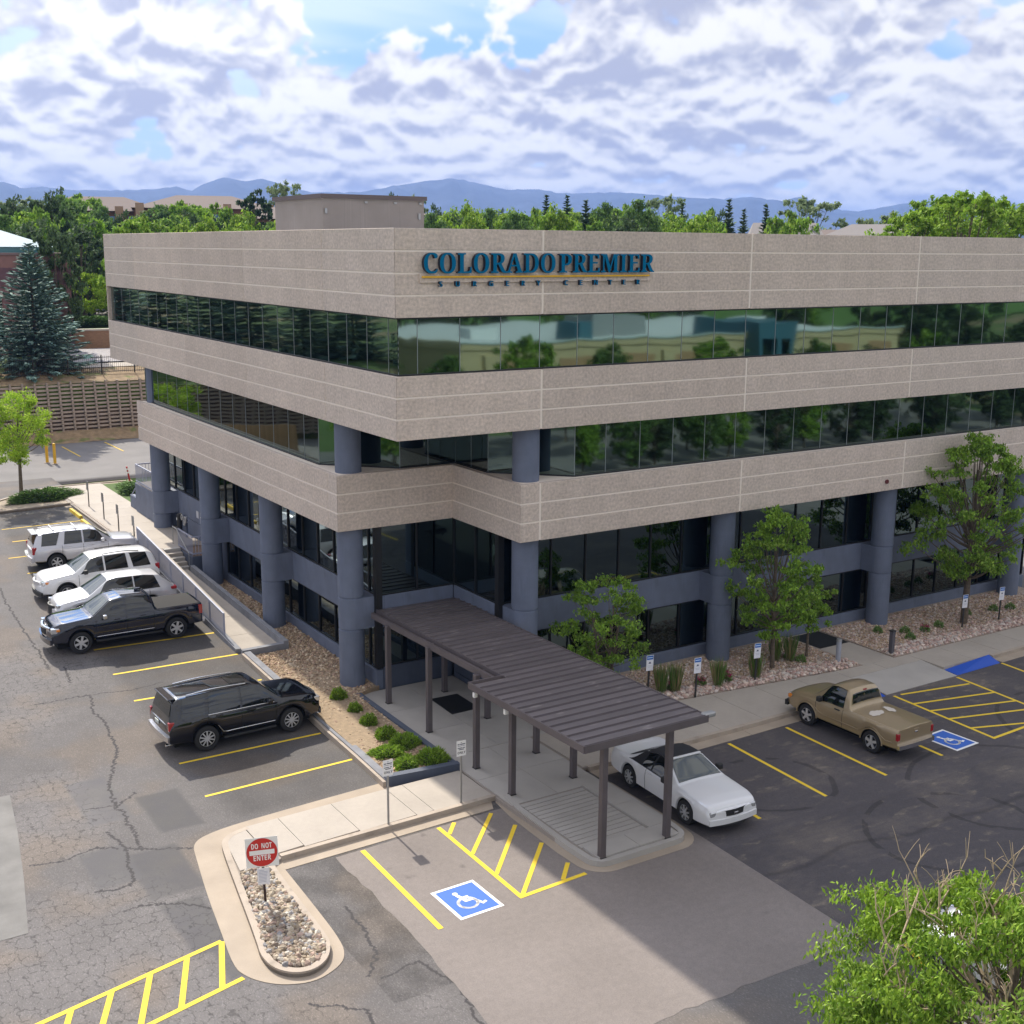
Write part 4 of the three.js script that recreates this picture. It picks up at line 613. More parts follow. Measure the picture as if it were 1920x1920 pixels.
// ------------------------------------------------------------------ vehicles: x forward, y up, z to the right-hand side
const pl = (pts, x) => { if (x <= pts[0][0]) return pts[0][1]; for (let i = 0; i < pts.length - 1; i++) if (x <= pts[i + 1][0]) { const [a, b] = pts[i], [c, d] = pts[i + 1]; return c === a ? d : b + (d - b) * (x - a) / (c - a); } return pts[pts.length - 1][1]; };
const CM = {
  black: phys({ color: lin(0.003, 0.0035, 0.006), roughness: 0.1, metalness: 0, specularIntensity: 0.7, clearcoat: 1, clearcoatRoughness: 0.03 }), navy: phys({ color: lin(0.003, 0.006, 0.018), roughness: 0.1, metalness: 0, specularIntensity: 0.7, clearcoat: 1, clearcoatRoughness: 0.03 }),
  white: phys({ color: lin(0.72, 0.72, 0.74), roughness: 0.3, clearcoat: 1, clearcoatRoughness: 0.04 }), pearl: phys({ color: lin(0.66, 0.66, 0.69), roughness: 0.3, metalness: 0.25, clearcoat: 1, clearcoatRoughness: 0.04 }), silver: phys({ color: lin(0.55, 0.55, 0.60), roughness: 0.3, metalness: 0.35, clearcoat: 1, clearcoatRoughness: 0.05 }),
  tan: phys({ color: lin(0.36, 0.275, 0.165), roughness: 0.35, metalness: 0.4, clearcoat: 0.8, clearcoatRoughness: 0.08 }), plastic: paint(0.02, 0.02, 0.021, 0.6), cloth: paint(0.018, 0.018, 0.022, 0.85), vinyl: paint(0.022, 0.02, 0.02, 0.95),
  lamp: phys({ color: lin(0.55, 0.56, 0.58), roughness: 0.12, metalness: 0.55, clearcoat: 1 }), red: phys({ color: lin(0.32, 0.008, 0.012), roughness: 0.15, clearcoat: 1 }), amber: phys({ color: lin(0.7, 0.22, 0.02), roughness: 0.15, clearcoat: 1 }), alloy: std({ color: lin(0.62, 0.62, 0.64), metalness: 0.5, roughness: 0.35 }), darkAlloy: std({ color: lin(0.05, 0.05, 0.055), metalness: 0.6, roughness: 0.4 }), under: paint(0.008, 0.008, 0.008, 0.95), plate: paint(0.55, 0.6, 0.58, 0.5)
};
function makeVehicle(s) {
  const { L, W, r, fx, rx, top, belt, sill = 0.34, roofW, H, arch = r + 0.075, sm = 0.035 } = s, hw0 = W / 2, x0 = -L / 2, x1 = L / 2;
  const sy = (p, x, d = sm) => (pl(p, x - d) + 2 * pl(p, x) + pl(p, x + d)) / 4;
  const taper = (x) => { const e = s.taper ?? 0.55, k = Math.abs(x) - (L / 2 - e); return k <= 0 ? 1 : 1 - (x > 0 ? s.nose ?? 0.15 : s.tail ?? 0.1) * Math.pow(k / e, 2.4); };
  const low = (x) => { let y = sill - 0.04 * smooth(0.6, 1, Math.abs(x) / (L / 2)) * (s.tuck ?? -1); for (const w of [fx, rx]) { const d = Math.abs(x - w); if (d < arch) y = Math.max(y, r + Math.sqrt(arch * arch - d * d)); } return y; };
  const sec = (x) => {
    const yb = sy(belt, x), yt = Math.max(sy(top, x), yb + 0.03), hw = hw0 * taper(x), yl = Math.min(low(x), yb - 0.08), h = yb - yl, f = clamp((yt - yb - 0.06) / (H - yb - 0.06)), wt = lerp(hw - 0.07, Math.min(roofW, hw - 0.1), f), cr = s.crown ?? 0.035, ed = Math.min(0.06, (yt - yb) * 0.35);
    const bz = hw - 0.055, g = (t) => [lerp(bz, wt, t) + 0.02 * f * Math.sin(Math.PI * t), lerp(yb, yt - ed, t)];
    return [[hw - 0.07, yl], [hw - 0.012, yl + Math.min(0.05, h * 0.2)], [hw - 0.004, yl + h * 0.35], [hw, yl + h * 0.66], [hw - 0.012, yl + h * 0.86], g(0), g(0.33), g(0.66), g(1), [wt - 0.03, yt - ed * 0.35], [wt - 0.1, yt], [wt * 0.5, yt + cr * 0.75], [0, yt + cr]];
  };
  const surf = (x, v, side) => { const p = sec(x), i = Math.min(11, Math.floor(v)), t = v - i; return new THREE.Vector3(x, lerp(p[i][1], p[i + 1][1], t), side * lerp(p[i][0], p[i + 1][0], t)); };
  // stations
  const st = new Set(); const addS = (x) => { if (x >= x0 && x <= x1) st.add(Math.round(x * 1000) / 1000); };
  for (let i = 0; i <= Math.ceil(L / 0.09); i++) addS(x0 + i * L / Math.ceil(L / 0.09)); for (const w of [fx, rx]) for (let i = -8; i <= 8; i++) addS(w + arch * Math.sin(i / 8 * Math.PI / 2)); for (const p of top) { addS(p[0]); addS(p[0] - 0.03); addS(p[0] + 0.03); } addS(x0); addS(x1);
  const xs = [...st].sort((a, b) => a - b), secs = xs.map(sec), pos = [], und = [], T = (arr, a, b, c, d) => arr.push(...a, ...b, ...c, ...a, ...c, ...d), P = (i, k, sd) => [xs[i], secs[i][k][1], sd * secs[i][k][0]];
  for (let i = 0; i < xs.length - 1; i++) {
    for (let k = 0; k < 12; k++) { T(pos, P(i, k, 1), P(i + 1, k, 1), P(i + 1, k + 1, 1), P(i, k + 1, 1)); T(pos, P(i, k + 1, -1), P(i + 1, k + 1, -1), P(i + 1, k, -1), P(i, k, -1)); }
    T(und, P(i, 0, -1), P(i + 1, 0, -1), P(i + 1, 0, 1), P(i, 0, 1));
  }
  // rounded ends
  const cap = (i, dir, bulge) => { const n = 8, q = (k, c) => { const t = c / n * 2 - 1, z = t * secs[i][k][0], b = (s.capShape ?? ((y) => 1))(secs[i][k][1]); return [xs[i] + dir * bulge * (1 - t * t) * Math.min(1, secs[i][k][0] / 0.5) * b, secs[i][k][1], z]; }; for (let k = 0; k < 12; k++) for (let c = 0; c < n; c++) { const a = q(k, c), b = q(k, c + 1), d = q(k + 1, c + 1), e = q(k + 1, c); dir > 0 ? T(pos, b, a, e, d) : T(pos, a, b, d, e); } };
  cap(xs.length - 1, 1, s.noseBulge ?? 0.12); cap(0, -1, s.tailBulge ?? 0.07);
  const geo = (a, crease = 0.6) => { const g = new THREE.BufferGeometry(); g.setAttribute('position', new THREE.Float32BufferAttribute(a, 3)); g.computeVertexNormals(); const o = toCreasedNormals(g, crease); return boxUV(o); };
  const car = thing(s.name, s.label, s.category, s.pos, s.turn); car.rotation.order = 'YXZ'; if (s.pitch) car.rotation.z = s.pitch; if (s.group) car.userData.group = s.group;
  const body = part(car, 'body', geo(pos), s.paint); part(car, 'underbody', geo(und), CM.under);
  part(car, 'underbody', box(x0 + 0.25, x1 - 0.25, 0.2, 0.5, -hw0 + 0.36, hw0 - 0.36), CM.under);
  // a patch of the skin, pushed out a little; quad given by x at the lower and upper edge
  const off = (x, v, sd, d) => { const a = surf(x, v, sd), e = 0.01, b = surf(x + e, v, sd), c = surf(x, Math.min(v + 0.02, 11.99), sd), n = b.sub(a).cross(c.sub(a)).normalize(); if (sd > 0 ? n.z < 0 && n.y < 0.3 : n.z > 0 && n.y < 0.3) n.negate(); if (Math.abs(n.y) > 0.5 && n.y < 0) n.negate(); return a.addScaledVector(n, d); };
  const sidePatch = (xa, xb, xc, xd, v0, v1, sd, d = 0.008, nx = 10, nv = 5) => { const a = [], Q = (i, j) => { const t = i / nx, u = j / nv, x = lerp(lerp(xa, xb, t), lerp(xc, xd, t), u), p = off(x, lerp(v0, v1, u), sd, d); return [p.x, p.y, p.z]; }; for (let i = 0; i < nx; i++) for (let j = 0; j < nv; j++) sd > 0 ? T(a, Q(i, j), Q(i + 1, j), Q(i + 1, j + 1), Q(i, j + 1)) : T(a, Q(i, j + 1), Q(i + 1, j + 1), Q(i + 1, j), Q(i, j)); return geo(a); };
  const topPatch = (xa, xb, inset, d = 0.008, nx = 10, v = 9.6) => { const a = [], n = 10, Q = (i, j) => { const x = lerp(xa, xb, i / nx), t = j / n * 2 - 1, sd = t < 0 ? -1 : 1, vv = lerp(12 - 0.001, v + inset, Math.abs(t)), p = off(x, vv, sd, d); if (Math.abs(t) < 1e-6) p.z = 0; return [p.x, p.y, p.z]; }; for (let i = 0; i < nx; i++) for (let j = 0; j < n; j++) T(a, Q(i, j), Q(i, j + 1), Q(i + 1, j + 1), Q(i + 1, j)); return geo(a); };
  for (const [a, b, m] of s.topPatches ?? []) part(car, m === CM.vinyl || m === CM.cloth ? 'cover' : 'roof_panel', topPatch(a, b, s.coverInset ?? 0, 0.006, 12, s.coverV ?? 9), m);
  for (const [a, b, c, d, m, v0 = 5.0, v1 = 8.99] of s.sidePanels ?? []) for (const sd of [1, -1]) part(car, 'side_panel', sidePatch(a, b, c, d, v0, v1, sd, 0.006), m);
  for (const w of s.windows) for (const sd of [1, -1]) part(car, 'side_window', sidePatch(...w.slice(0, 4), w[4] ?? 5.22, w[5] ?? 8.6, sd, 0.012), s.glass ?? M.glass);
  part(car, 'windshield', topPatch(...s.windshield, s.wsInset ?? 0.25, 0.012), M.windshield); if (s.rearGlass) part(car, 'rear_window', topPatch(...s.rearGlass, s.rgInset ?? 0.4, 0.012), s.glass ?? M.glass);
  if (s.sunroof) part(car, 'sunroof', topPatch(...s.sunroof, 1.0, 0.01, 6, 9.9), M.glass);
  // wheels
  const tyreP = [[r * 0.64, -0.11], [r * 0.93, -0.115], [r * 0.985, -0.09], [r, -0.05], [r, 0.05], [r * 0.985, 0.09], [r * 0.93, 0.115], [r * 0.64, 0.11]].map(([a, b]) => new THREE.Vector2(a, b)), tyreG = new THREE.LatheGeometry(tyreP, 28); tyreG.rotateX(Math.PI / 2);
  const rimList = [], R = r * 0.66; { const ring = new THREE.LatheGeometry([[R * 0.84, 0.1], [R * 0.92, 0.122], [R * 1.0, 0.118], [R, -0.1], [R * 0.9, -0.1]].map(([a, b]) => new THREE.Vector2(a, b)), 28); ring.rotateX(-Math.PI / 2); rimList.push(ring); const hub = new THREE.CylinderGeometry(R * 0.2, R * 0.24, 0.05, 14); hub.rotateX(Math.PI / 2); hub.translate(0, 0, 0.1); rimList.push(hub); for (let i = 0; i < s.spokes; i++) { const sp = new THREE.BoxGeometry(R * 0.8, R * (s.spokeW ?? 0.2), 0.035); sp.translate(R * 0.52, 0, 0.1); sp.rotateZ(i / s.spokes * 2 * Math.PI + 0.3); rimList.push(sp); } }
  const rimG = merge(rimList), backG = (() => { const g = new THREE.CylinderGeometry(R * 0.98, R * 0.98, 0.12, 20); g.rotateX(Math.PI / 2); return g; })();
  for (const wx of [fx, rx]) for (const sd of [1, -1]) { const w = new THREE.Group(); w.name = 'wheel'; w.position.set(wx, r, sd * (hw0 - 0.13)); if (sd < 0) w.rotation.y = Math.PI; car.add(w); part(w, 'tyre', tyreG, M.rubber); part(w, 'rim', rimG, s.rim ?? CM.alloy); part(w, 'brake_disc', backG, CM.under); }
  // arch trim
  if (s.archTrim) for (const wx of [fx, rx]) for (const sd of [1, -1]) { const g = new THREE.TorusGeometry(arch + 0.005, 0.028, 6, 20, Math.PI * 0.98); g.translate(wx, r, sd * (hw0 - 0.02)); part(car, 'arch_trim', g, s.archTrim); }
  // mirrors, handles, seams, mouldings
  const mx = s.mirrorX ?? s.windshield[1] - 0.42; for (const sd of [1, -1]) { const y = sy(belt, mx) + 0.1, z = hw0 + 0.07; part(car, 'mirror', rbox(mx - 0.1, mx + 0.07, y - 0.08, y + 0.1, Math.min(sd * (z - 0.11), sd * (z + 0.09)), Math.max(sd * (z - 0.11), sd * (z + 0.09)), 0.045, 3), s.mirrorMat ?? s.paint); }
  for (const hx of s.handles ?? []) for (const sd of [1, -1]) { const p = off(hx, 4.3, sd, 0.012); part(car, 'door_handle', rbox(hx - 0.11, hx + 0.11, p.y - 0.022, p.y + 0.022, p.z - 0.02, p.z + 0.02, 0.012), s.handleMat ?? s.paint); }
  for (const dx of s.seams ?? []) for (const sd of [1, -1]) { const pts = []; for (let i = 0; i <= 8; i++) { const v = lerp(0.9, 4.95, i / 8); pts.push(off(dx, v, sd, -0.001)); } part(car, 'door_seam', new THREE.TubeGeometry(new THREE.CatmullRomCurve3(pts), 10, 0.009, 4), CM.under); }
  if (s.moulding) for (const sd of [1, -1]) { const a = [], [m0, m1, mv, mm, mh = 0.05] = s.moulding; const pts = []; for (let i = 0; i <= 10; i++) pts.push(off(lerp(m0, m1, i / 10), mv, sd, 0.006)); part(car, 'side_moulding', new THREE.TubeGeometry(new THREE.CatmullRomCurve3(pts), 14, mh / 2, 5), mm); }
  if (s.step) for (const sd of [1, -1]) part(car, 'running_board', rbox(rx + arch + 0.08, fx - arch - 0.08, sill - 0.1, sill - 0.03, Math.min(sd * (hw0 - 0.2), sd * (hw0 + 0.02)), Math.max(sd * (hw0 - 0.2), sd * (hw0 + 0.02)), 0.02), s.step);
  if (s.beltTrim) for (const sd of [1, -1]) { const pts = []; for (let i = 0; i <= 12; i++) pts.push(off(lerp(s.beltTrim[0], s.beltTrim[1], i / 12), 5.12, sd, 0.01)); part(car, 'belt_trim', new THREE.TubeGeometry(new THREE.CatmullRomCurve3(pts), 16, 0.017, 5), M.chrome); }
  if (s.roofRails) for (const sd of [1, -1]) { const [a, b] = s.roofRails, pts = []; for (let i = 0; i <= 10; i++) { const p = off(lerp(a, b, i / 10), 9.9, sd, 0.0); p.y += 0.055 * Math.sin(Math.PI * clamp(i / 10, 0.06, 0.94)) ** 0.3; pts.push(p); } part(car, 'roof_rail', new THREE.TubeGeometry(new THREE.CatmullRomCurve3(pts), 16, 0.022, 5), s.railMat ?? M.chrome); }
  for (const f of s.extra ?? []) f(car, { off, surf, sec, x0, x1, hw0, taper });
  return car;
}
// end pieces hug the rounded nose or tail: a curved bar across the car
const endBar = (car, name, mat, x, hw, y0, y1, bulge, depth = 0.05, z0 = -1, z1 = 1) => { const n = 12, pts = [], dir = x > 0 ? 1 : -1; for (let i = 0; i <= n; i++) { const t = lerp(z0, z1, i / n); pts.push([x + dir * bulge * (1 - t * t), t * hw]); } const g = ribbon(pts, -depth, depth, y0, y1); return part(car, name, toCreasedNormals(g, 0.7), mat); };
const lampBox = (car, name, mat, x, y, z, lx, ly, lz, rad = 0.03) => part(car, name, rbox(x - lx / 2, x + lx / 2, y - ly / 2, y + ly / 2, z - lz / 2, z + lz / 2, rad, 3), mat);

// black full-size SUV
makeVehicle({ name: 'parked_suv', label: 'black full-size SUV parked nose-in at the gravel bed', category: 'car', pos: [-4.25, groundY(-3.65), -3.65], turn: 0.03, paint: CM.black, group: 'cars in the left parking row',
  L: 5.18, W: 2.02, H: 1.87, r: 0.41, fx: 1.55, rx: -1.38, roofW: 0.72, sill: 0.40, crown: 0.02, nose: 0.1, tail: 0.05, tailBulge: 0.05,
  top: [[-2.59, 1.0], [-2.55, 1.2], [-2.38, 1.74], [-2.2, 1.83], [-1.0, 1.87], [0.3, 1.85], [0.55, 1.8], [1.12, 1.33], [1.25, 1.27], [2.2, 1.2], [2.48, 1.13], [2.59, 0.95]], belt: [[-2.59, 0.95], [-2.45, 1.16], [1.2, 1.16], [2.3, 1.1], [2.59, 0.88]],
  windows: [[-2.2, -1.42, -2.05, -1.3], [-1.28, -0.22, -1.2, -0.2], [-0.14, 0.98, -0.14, 0.62]], windshield: [0.62, 1.13], rearGlass: [-2.52, -2.36], sunroof: [-0.35, 0.2], spokes: 10, spokeW: 0.14, rim: CM.alloy, roofRails: [-1.9, 0.1], handles: [-0.95, 0.2], handleMat: CM.black, seams: [-1.32, -0.18, 1.0], moulding: [-1.0, 0.95, 1.4, M.chrome, 0.035], step: CM.plastic, beltTrim: [-1.3, 0.95], mirrorX: 0.78,
  extra: [(c, k) => { endBar(c, 'grille', M.chrome, 2.585, 0.55, 0.62, 0.98, 0.11, 0.03); for (const s of [1, -1]) { lampBox(c, 'headlight', CM.lamp, 2.5, 0.95, s * 0.78, 0.22, 0.17, 0.3); lampBox(c, 'taillight', CM.red, -2.5, 1.02, s * 0.88, 0.2, 0.3, 0.14); } endBar(c, 'rear_bumper', M.chrome, -2.6, 0.95, 0.52, 0.7, 0.06, 0.05); part(c, 'license_plate', rbox(-2.68, -2.655, 0.92, 1.04, -0.16, 0.16, 0.005), CM.plate); endBar(c, 'front_bumper', CM.black, 2.6, 0.93, 0.42, 0.6, 0.12, 0.04); part(c, 'exhaust_pipe', (() => { const g = new THREE.CylinderGeometry(0.05, 0.05, 0.2, 10); g.rotateZ(Math.PI / 2); g.translate(-2.55, 0.36, 0.7); return g; })(), M.chrome); part(c, 'roof_spoiler', rbox(-2.5, -2.25, 1.8, 1.84, -0.66, 0.66, 0.02), CM.black); }] });

// dark blue-black crew-cab pickup
makeVehicle({ name: 'pickup_truck', label: 'black crew-cab pickup truck with a soft cover over its bed', category: 'truck', pos: [-5.2, groundY(-13.85), -13.85], turn: Math.PI + 0.0, paint: CM.navy, group: 'cars in the left parking row',
  L: 5.81, W: 2.03, H: 1.93, r: 0.42, fx: 1.85, rx: -1.85, roofW: 0.70, sill: 0.46, crown: 0.02, nose: 0.12, tail: 0.03, tailBulge: 0.02,
  top: [[-2.9, 1.28], [-1.12, 1.28], [-1.06, 1.36], [-0.96, 1.8], [-0.75, 1.9], [0.2, 1.93], [0.62, 1.87], [1.32, 1.38], [1.45, 1.33], [2.5, 1.25], [2.75, 1.16], [2.9, 0.95]], belt: [[-2.9, 1.23], [-1.1, 1.24], [1.2, 1.22], [2.4, 1.16], [2.9, 0.86]],
  windows: [[-0.85, 0.06, -0.8, 0.06], [0.14, 1.18, 0.14, 0.7]], windshield: [0.68, 1.34], rearGlass: [-1.05, -0.94], topPatches: [[-2.82, -1.14, CM.vinyl]], coverV: 9.9, spokes: 6, spokeW: 0.3, archTrim: null, handles: [-0.55, 0.45], handleMat: CM.navy, seams: [-0.98, 0.1, 1.25], moulding: [-0.95, 1.25, 1.3, M.chrome, 0.03], step: CM.plastic, mirrorX: 0.95, mirrorMat: M.chrome,
  extra: [(c) => { endBar(c, 'grille', M.chrome, 2.9, 0.62, 0.72, 1.08, 0.12, 0.035); endBar(c, 'grille_mesh', CM.plastic, 2.925, 0.52, 0.78, 1.02, 0.12, 0.035); for (const s of [1, -1]) { lampBox(c, 'headlight', CM.lamp, 2.76, 1.0, s * 0.83, 0.3, 0.2, 0.24); lampBox(c, 'turn_lamp', CM.amber, 2.66, 1.02, s * 0.93, 0.14, 0.1, 0.1); lampBox(c, 'taillight', CM.red, -2.84, 1.05, s * 0.93, 0.16, 0.36, 0.14, 0.02); } endBar(c, 'front_bumper', CM.navy, 2.93, 0.95, 0.48, 0.68, 0.12, 0.05); endBar(c, 'rear_bumper', M.chrome, -2.95, 0.95, 0.5, 0.68, 0.02, 0.06); part(c, 'antenna_fin', rbox(-0.75, -0.5, 1.93, 2.02, -0.04, 0.04, 0.02), CM.navy); }] });

// silver crossover with a sloping tail
makeVehicle({ name: 'parked_suv', label: 'pearl white crossover with a floating sloped roof beside the black pickup', category: 'car', pos: [-4.75, groundY(-17.0), -17.0], turn: Math.PI, paint: CM.pearl, group: 'cars in the left parking row',
  L: 4.89, W: 1.9, H: 1.7, r: 0.37, fx: 1.45, rx: -1.34, roofW: 0.62, sill: 0.33, nose: 0.2, tail: 0.12,
  top: [[-2.44, 0.95], [-2.38, 1.08], [-2.05, 1.35], [-1.75, 1.6], [-1.1, 1.68], [0, 1.7], [0.3, 1.66], [1.12, 1.14], [1.25, 1.09], [2.1, 0.98], [2.36, 0.86], [2.44, 0.66]], belt: [[-2.44, 0.92], [-2.3, 1.08], [1.0, 1.02], [2.2, 0.88], [2.44, 0.6]],
  windows: [[-1.75, -0.72, -1.55, -0.72], [-0.66, 0.92, -0.66, 0.42]], windshield: [0.34, 1.13], rearGlass: [-2.32, -1.8], spokes: 10, spokeW: 0.13, seams: [-1.3, -0.1, 0.98], handles: [-0.9, 0.1], mirrorX: 0.7,
  extra: [(c) => { endBar(c, 'grille', CM.plastic, 2.46, 0.42, 0.4, 0.8, 0.12, 0.03); for (const s of [1, -1]) { lampBox(c, 'headlight', CM.lamp, 2.24, 0.82, s * 0.68, 0.4, 0.12, 0.22); lampBox(c, 'taillight', CM.red, -2.32, 1.0, s * 0.78, 0.26, 0.13, 0.26); } }] });

// white three-row SUV
makeVehicle({ name: 'parked_suv', label: 'white three-row SUV with amber side lamps facing the lane', category: 'car', pos: [-4.62, groundY(-20.1), -20.1], turn: Math.PI, paint: CM.white, group: 'cars in the left parking row',
  L: 5.0, W: 2.0, H: 1.79, r: 0.38, fx: 1.5, rx: -1.36, roofW: 0.68, sill: 0.36, nose: 0.18, tail: 0.07, archTrim: CM.plastic,
  top: [[-2.5, 1.0], [-2.46, 1.16], [-2.26, 1.66], [-2.05, 1.74], [-1, 1.79], [0.1, 1.77], [0.36, 1.72], [1.08, 1.23], [1.22, 1.18], [2.15, 1.07], [2.4, 0.96], [2.5, 0.72]], belt: [[-2.5, 0.95], [-2.4, 1.12], [1.1, 1.1], [2.3, 0.98], [2.5, 0.66]],
  windows: [[-2.12, -1.36, -1.95, -1.24], [-1.14, -0.18, -1.08, -0.18], [-0.1, 0.92, -0.1, 0.5]], windshield: [0.42, 1.1], rearGlass: [-2.44, -2.22], spokes: 5, spokeW: 0.26, seams: [-1.2, -0.14, 0.98], handles: [-0.85, 0.2], roofRails: [-1.7, -0.1], railMat: CM.plastic, mirrorX: 0.72, mirrorMat: CM.plastic,
  extra: [(c) => { endBar(c, 'grille', CM.alloy, 2.51, 0.5, 0.72, 0.9, 0.12, 0.03); endBar(c, 'lower_bumper', CM.plastic, 2.52, 0.9, 0.3, 0.5, 0.12, 0.04); for (const s of [1, -1]) { lampBox(c, 'headlight', CM.lamp, 2.34, 0.88, s * 0.74, 0.32, 0.16, 0.3); lampBox(c, 'turn_lamp', CM.amber, 2.2, 0.9, s * 0.92, 0.3, 0.1, 0.06); lampBox(c, 'taillight', CM.red, -2.42, 1.05, s * 0.86, 0.2, 0.26, 0.16); } }] });

// silver-white boxy SUV, nose-in
makeVehicle({ name: 'parked_suv', label: 'silver white boxy SUV with roof bars, rearmost of the left row', category: 'car', pos: [-4.1, groundY(-24.6), -24.6], turn: -0.04, paint: CM.silver, group: 'cars in the left parking row',
  L: 4.8, W: 1.9, H: 1.78, r: 0.38, fx: 1.4, rx: -1.38, roofW: 0.66, sill: 0.44, nose: 0.12, tail: 0.08,
  top: [[-2.4, 1.0], [-2.36, 1.2], [-2.16, 1.66], [-2.0, 1.73], [-1, 1.78], [0.2, 1.76], [0.45, 1.71], [1.08, 1.26], [1.2, 1.21], [2.15, 1.13], [2.34, 1.02], [2.4, 0.8]], belt: [[-2.4, 0.98], [-2.3, 1.16], [1.1, 1.14], [2.2, 1.05], [2.4, 0.74]],
  windows: [[-2.02, -1.36, -1.9, -1.12], [-1.02, -0.2, -0.9, -0.2], [-0.12, 0.92, -0.12, 0.55]], windshield: [0.5, 1.1], rearGlass: [-2.33, -2.12], spokes: 6, spokeW: 0.24, seams: [-1.1, -0.16, 0.96], handles: [-0.8, 0.2], roofRails: [-1.9, 0.25], railMat: CM.alloy, mirrorX: 0.72,
  topPatches: [[-1.85, 0.3, CM.white]], coverInset: 0.5, coverV: 9.8,
  extra: [(c) => { for (const x of [-1.4, -0.4]) part(c, 'roof_bar', rbox(x - 0.03, x + 0.03, 1.83, 1.87, -0.6, 0.6, 0.015), CM.alloy); for (const s of [1, -1]) { lampBox(c, 'taillight', CM.red, -2.32, 1.0, s * 0.83, 0.2, 0.34, 0.14); lampBox(c, 'headlight', CM.lamp, 2.3, 0.95, s * 0.72, 0.2, 0.16, 0.3); } endBar(c, 'rear_bumper', CM.silver, -2.42, 0.92, 0.48, 0.7, 0.08, 0.07); part(c, 'spoiler', rbox(-2.36, -2.08, 1.72, 1.76, -0.62, 0.62, 0.02), CM.silver); part(c, 'license_plate', rbox(-2.53, -2.51, 0.62, 0.76, -0.16, 0.16, 0.005), CM.plate); }] });

// tan compact pickup
makeVehicle({ name: 'pickup_truck', label: 'tan compact single-cab pickup with peeling bed cover by the blue curb', category: 'truck', pos: [13.5, 0.005, 7.2], turn: Math.PI / 2 + 0.012, paint: CM.tan,
  L: 4.78, W: 1.78, H: 1.74, r: 0.37, fx: 1.44, rx: -1.36, roofW: 0.64, sill: 0.40, crown: 0.03, nose: 0.12, tail: 0.04, tailBulge: 0.02,
  top: [[-2.39, 1.1], [-0.42, 1.12], [-0.36, 1.22], [-0.28, 1.62], [-0.14, 1.71], [0.3, 1.74], [0.52, 1.70], [1.16, 1.2], [1.28, 1.15], [2.0, 1.06], [2.26, 0.98], [2.39, 0.78]], belt: [[-2.39, 1.06], [-0.2, 1.06], [1.1, 1.05], [2.1, 0.95], [2.39, 0.68]],
  windows: [[-0.12, 1.04, -0.08, 0.58]], windshield: [0.56, 1.18], rearGlass: [-0.35, -0.27], rgInset: 0.1, spokes: 5, spokeW: 0.34, rim: CM.alloy, seams: [-0.12, 1.05], handles: [0.12], handleMat: CM.plastic, moulding: [-2.2, 1.1, 2.0, CM.tan, 0.03], mirrorX: 0.85, mirrorMat: CM.plastic, archTrim: CM.tan,
  extra: [(c, k) => { const peel = (x0, x1, z0, z1, seed) => { const pts = [], r = rng(seed); for (let i = 0; i < 22; i++) { const a = i / 22 * Math.PI * 2, w = 0.72 + 0.4 * r(); pts.push([(x0 + x1) / 2 + Math.cos(a) * (x1 - x0) / 2 * w, (z0 + z1) / 2 + Math.sin(a) * (z1 - z0) / 2 * w]); } const g = flat(pts, 0), p = g.attributes.position; for (let i = 0; i < p.count; i++) { const q = k.sec(p.getX(i)); p.setY(i, q[10][1] + 0.03 * (1 - (p.getZ(i) / 0.75) ** 2) + 0.012); } g.computeVertexNormals(); part(c, 'peeled_patch', g, paint(0.55, 0.5, 0.44, 0.8), 'bare pale patch where the bed cover paint has peeled'); };
    peel(-1.25, -0.85, -0.62, 0.05, 3); peel(-1.35, -0.75, 0.18, 0.5, 8);
    endBar(c, 'rear_bumper', M.chrome, -2.42, 0.84, 0.46, 0.6, 0.04, 0.07); for (const s of [1, -1]) { lampBox(c, 'taillight', CM.red, -2.36, 0.86, s * 0.8, 0.1, 0.24, 0.13, 0.02); lampBox(c, 'turn_lamp', CM.amber, 2.28, 0.78, s * 0.77, 0.2, 0.13, 0.12); lampBox(c, 'headlight', CM.lamp, 2.37, 0.8, s * 0.54, 0.14, 0.14, 0.26); } endBar(c, 'front_bumper', CM.plastic, 2.42, 0.84, 0.42, 0.6, 0.1, 0.06); part(c, 'license_plate', rbox(-2.515, -2.49, 0.47, 0.6, -0.15, 0.15, 0.005), CM.plate); part(c, 'tailgate_badge', rbox(-2.43, -2.405, 0.9, 0.95, -0.07, 0.07, 0.01), M.chrome); part(c, 'brake_lamp', rbox(-0.27, -0.22, 1.64, 1.68, -0.08, 0.08, 0.01), CM.red); part(c, 'tailgate_handle', rbox(-2.42, -2.4, 0.98, 1.03, -0.12, 0.12, 0.01), CM.tan); }] });

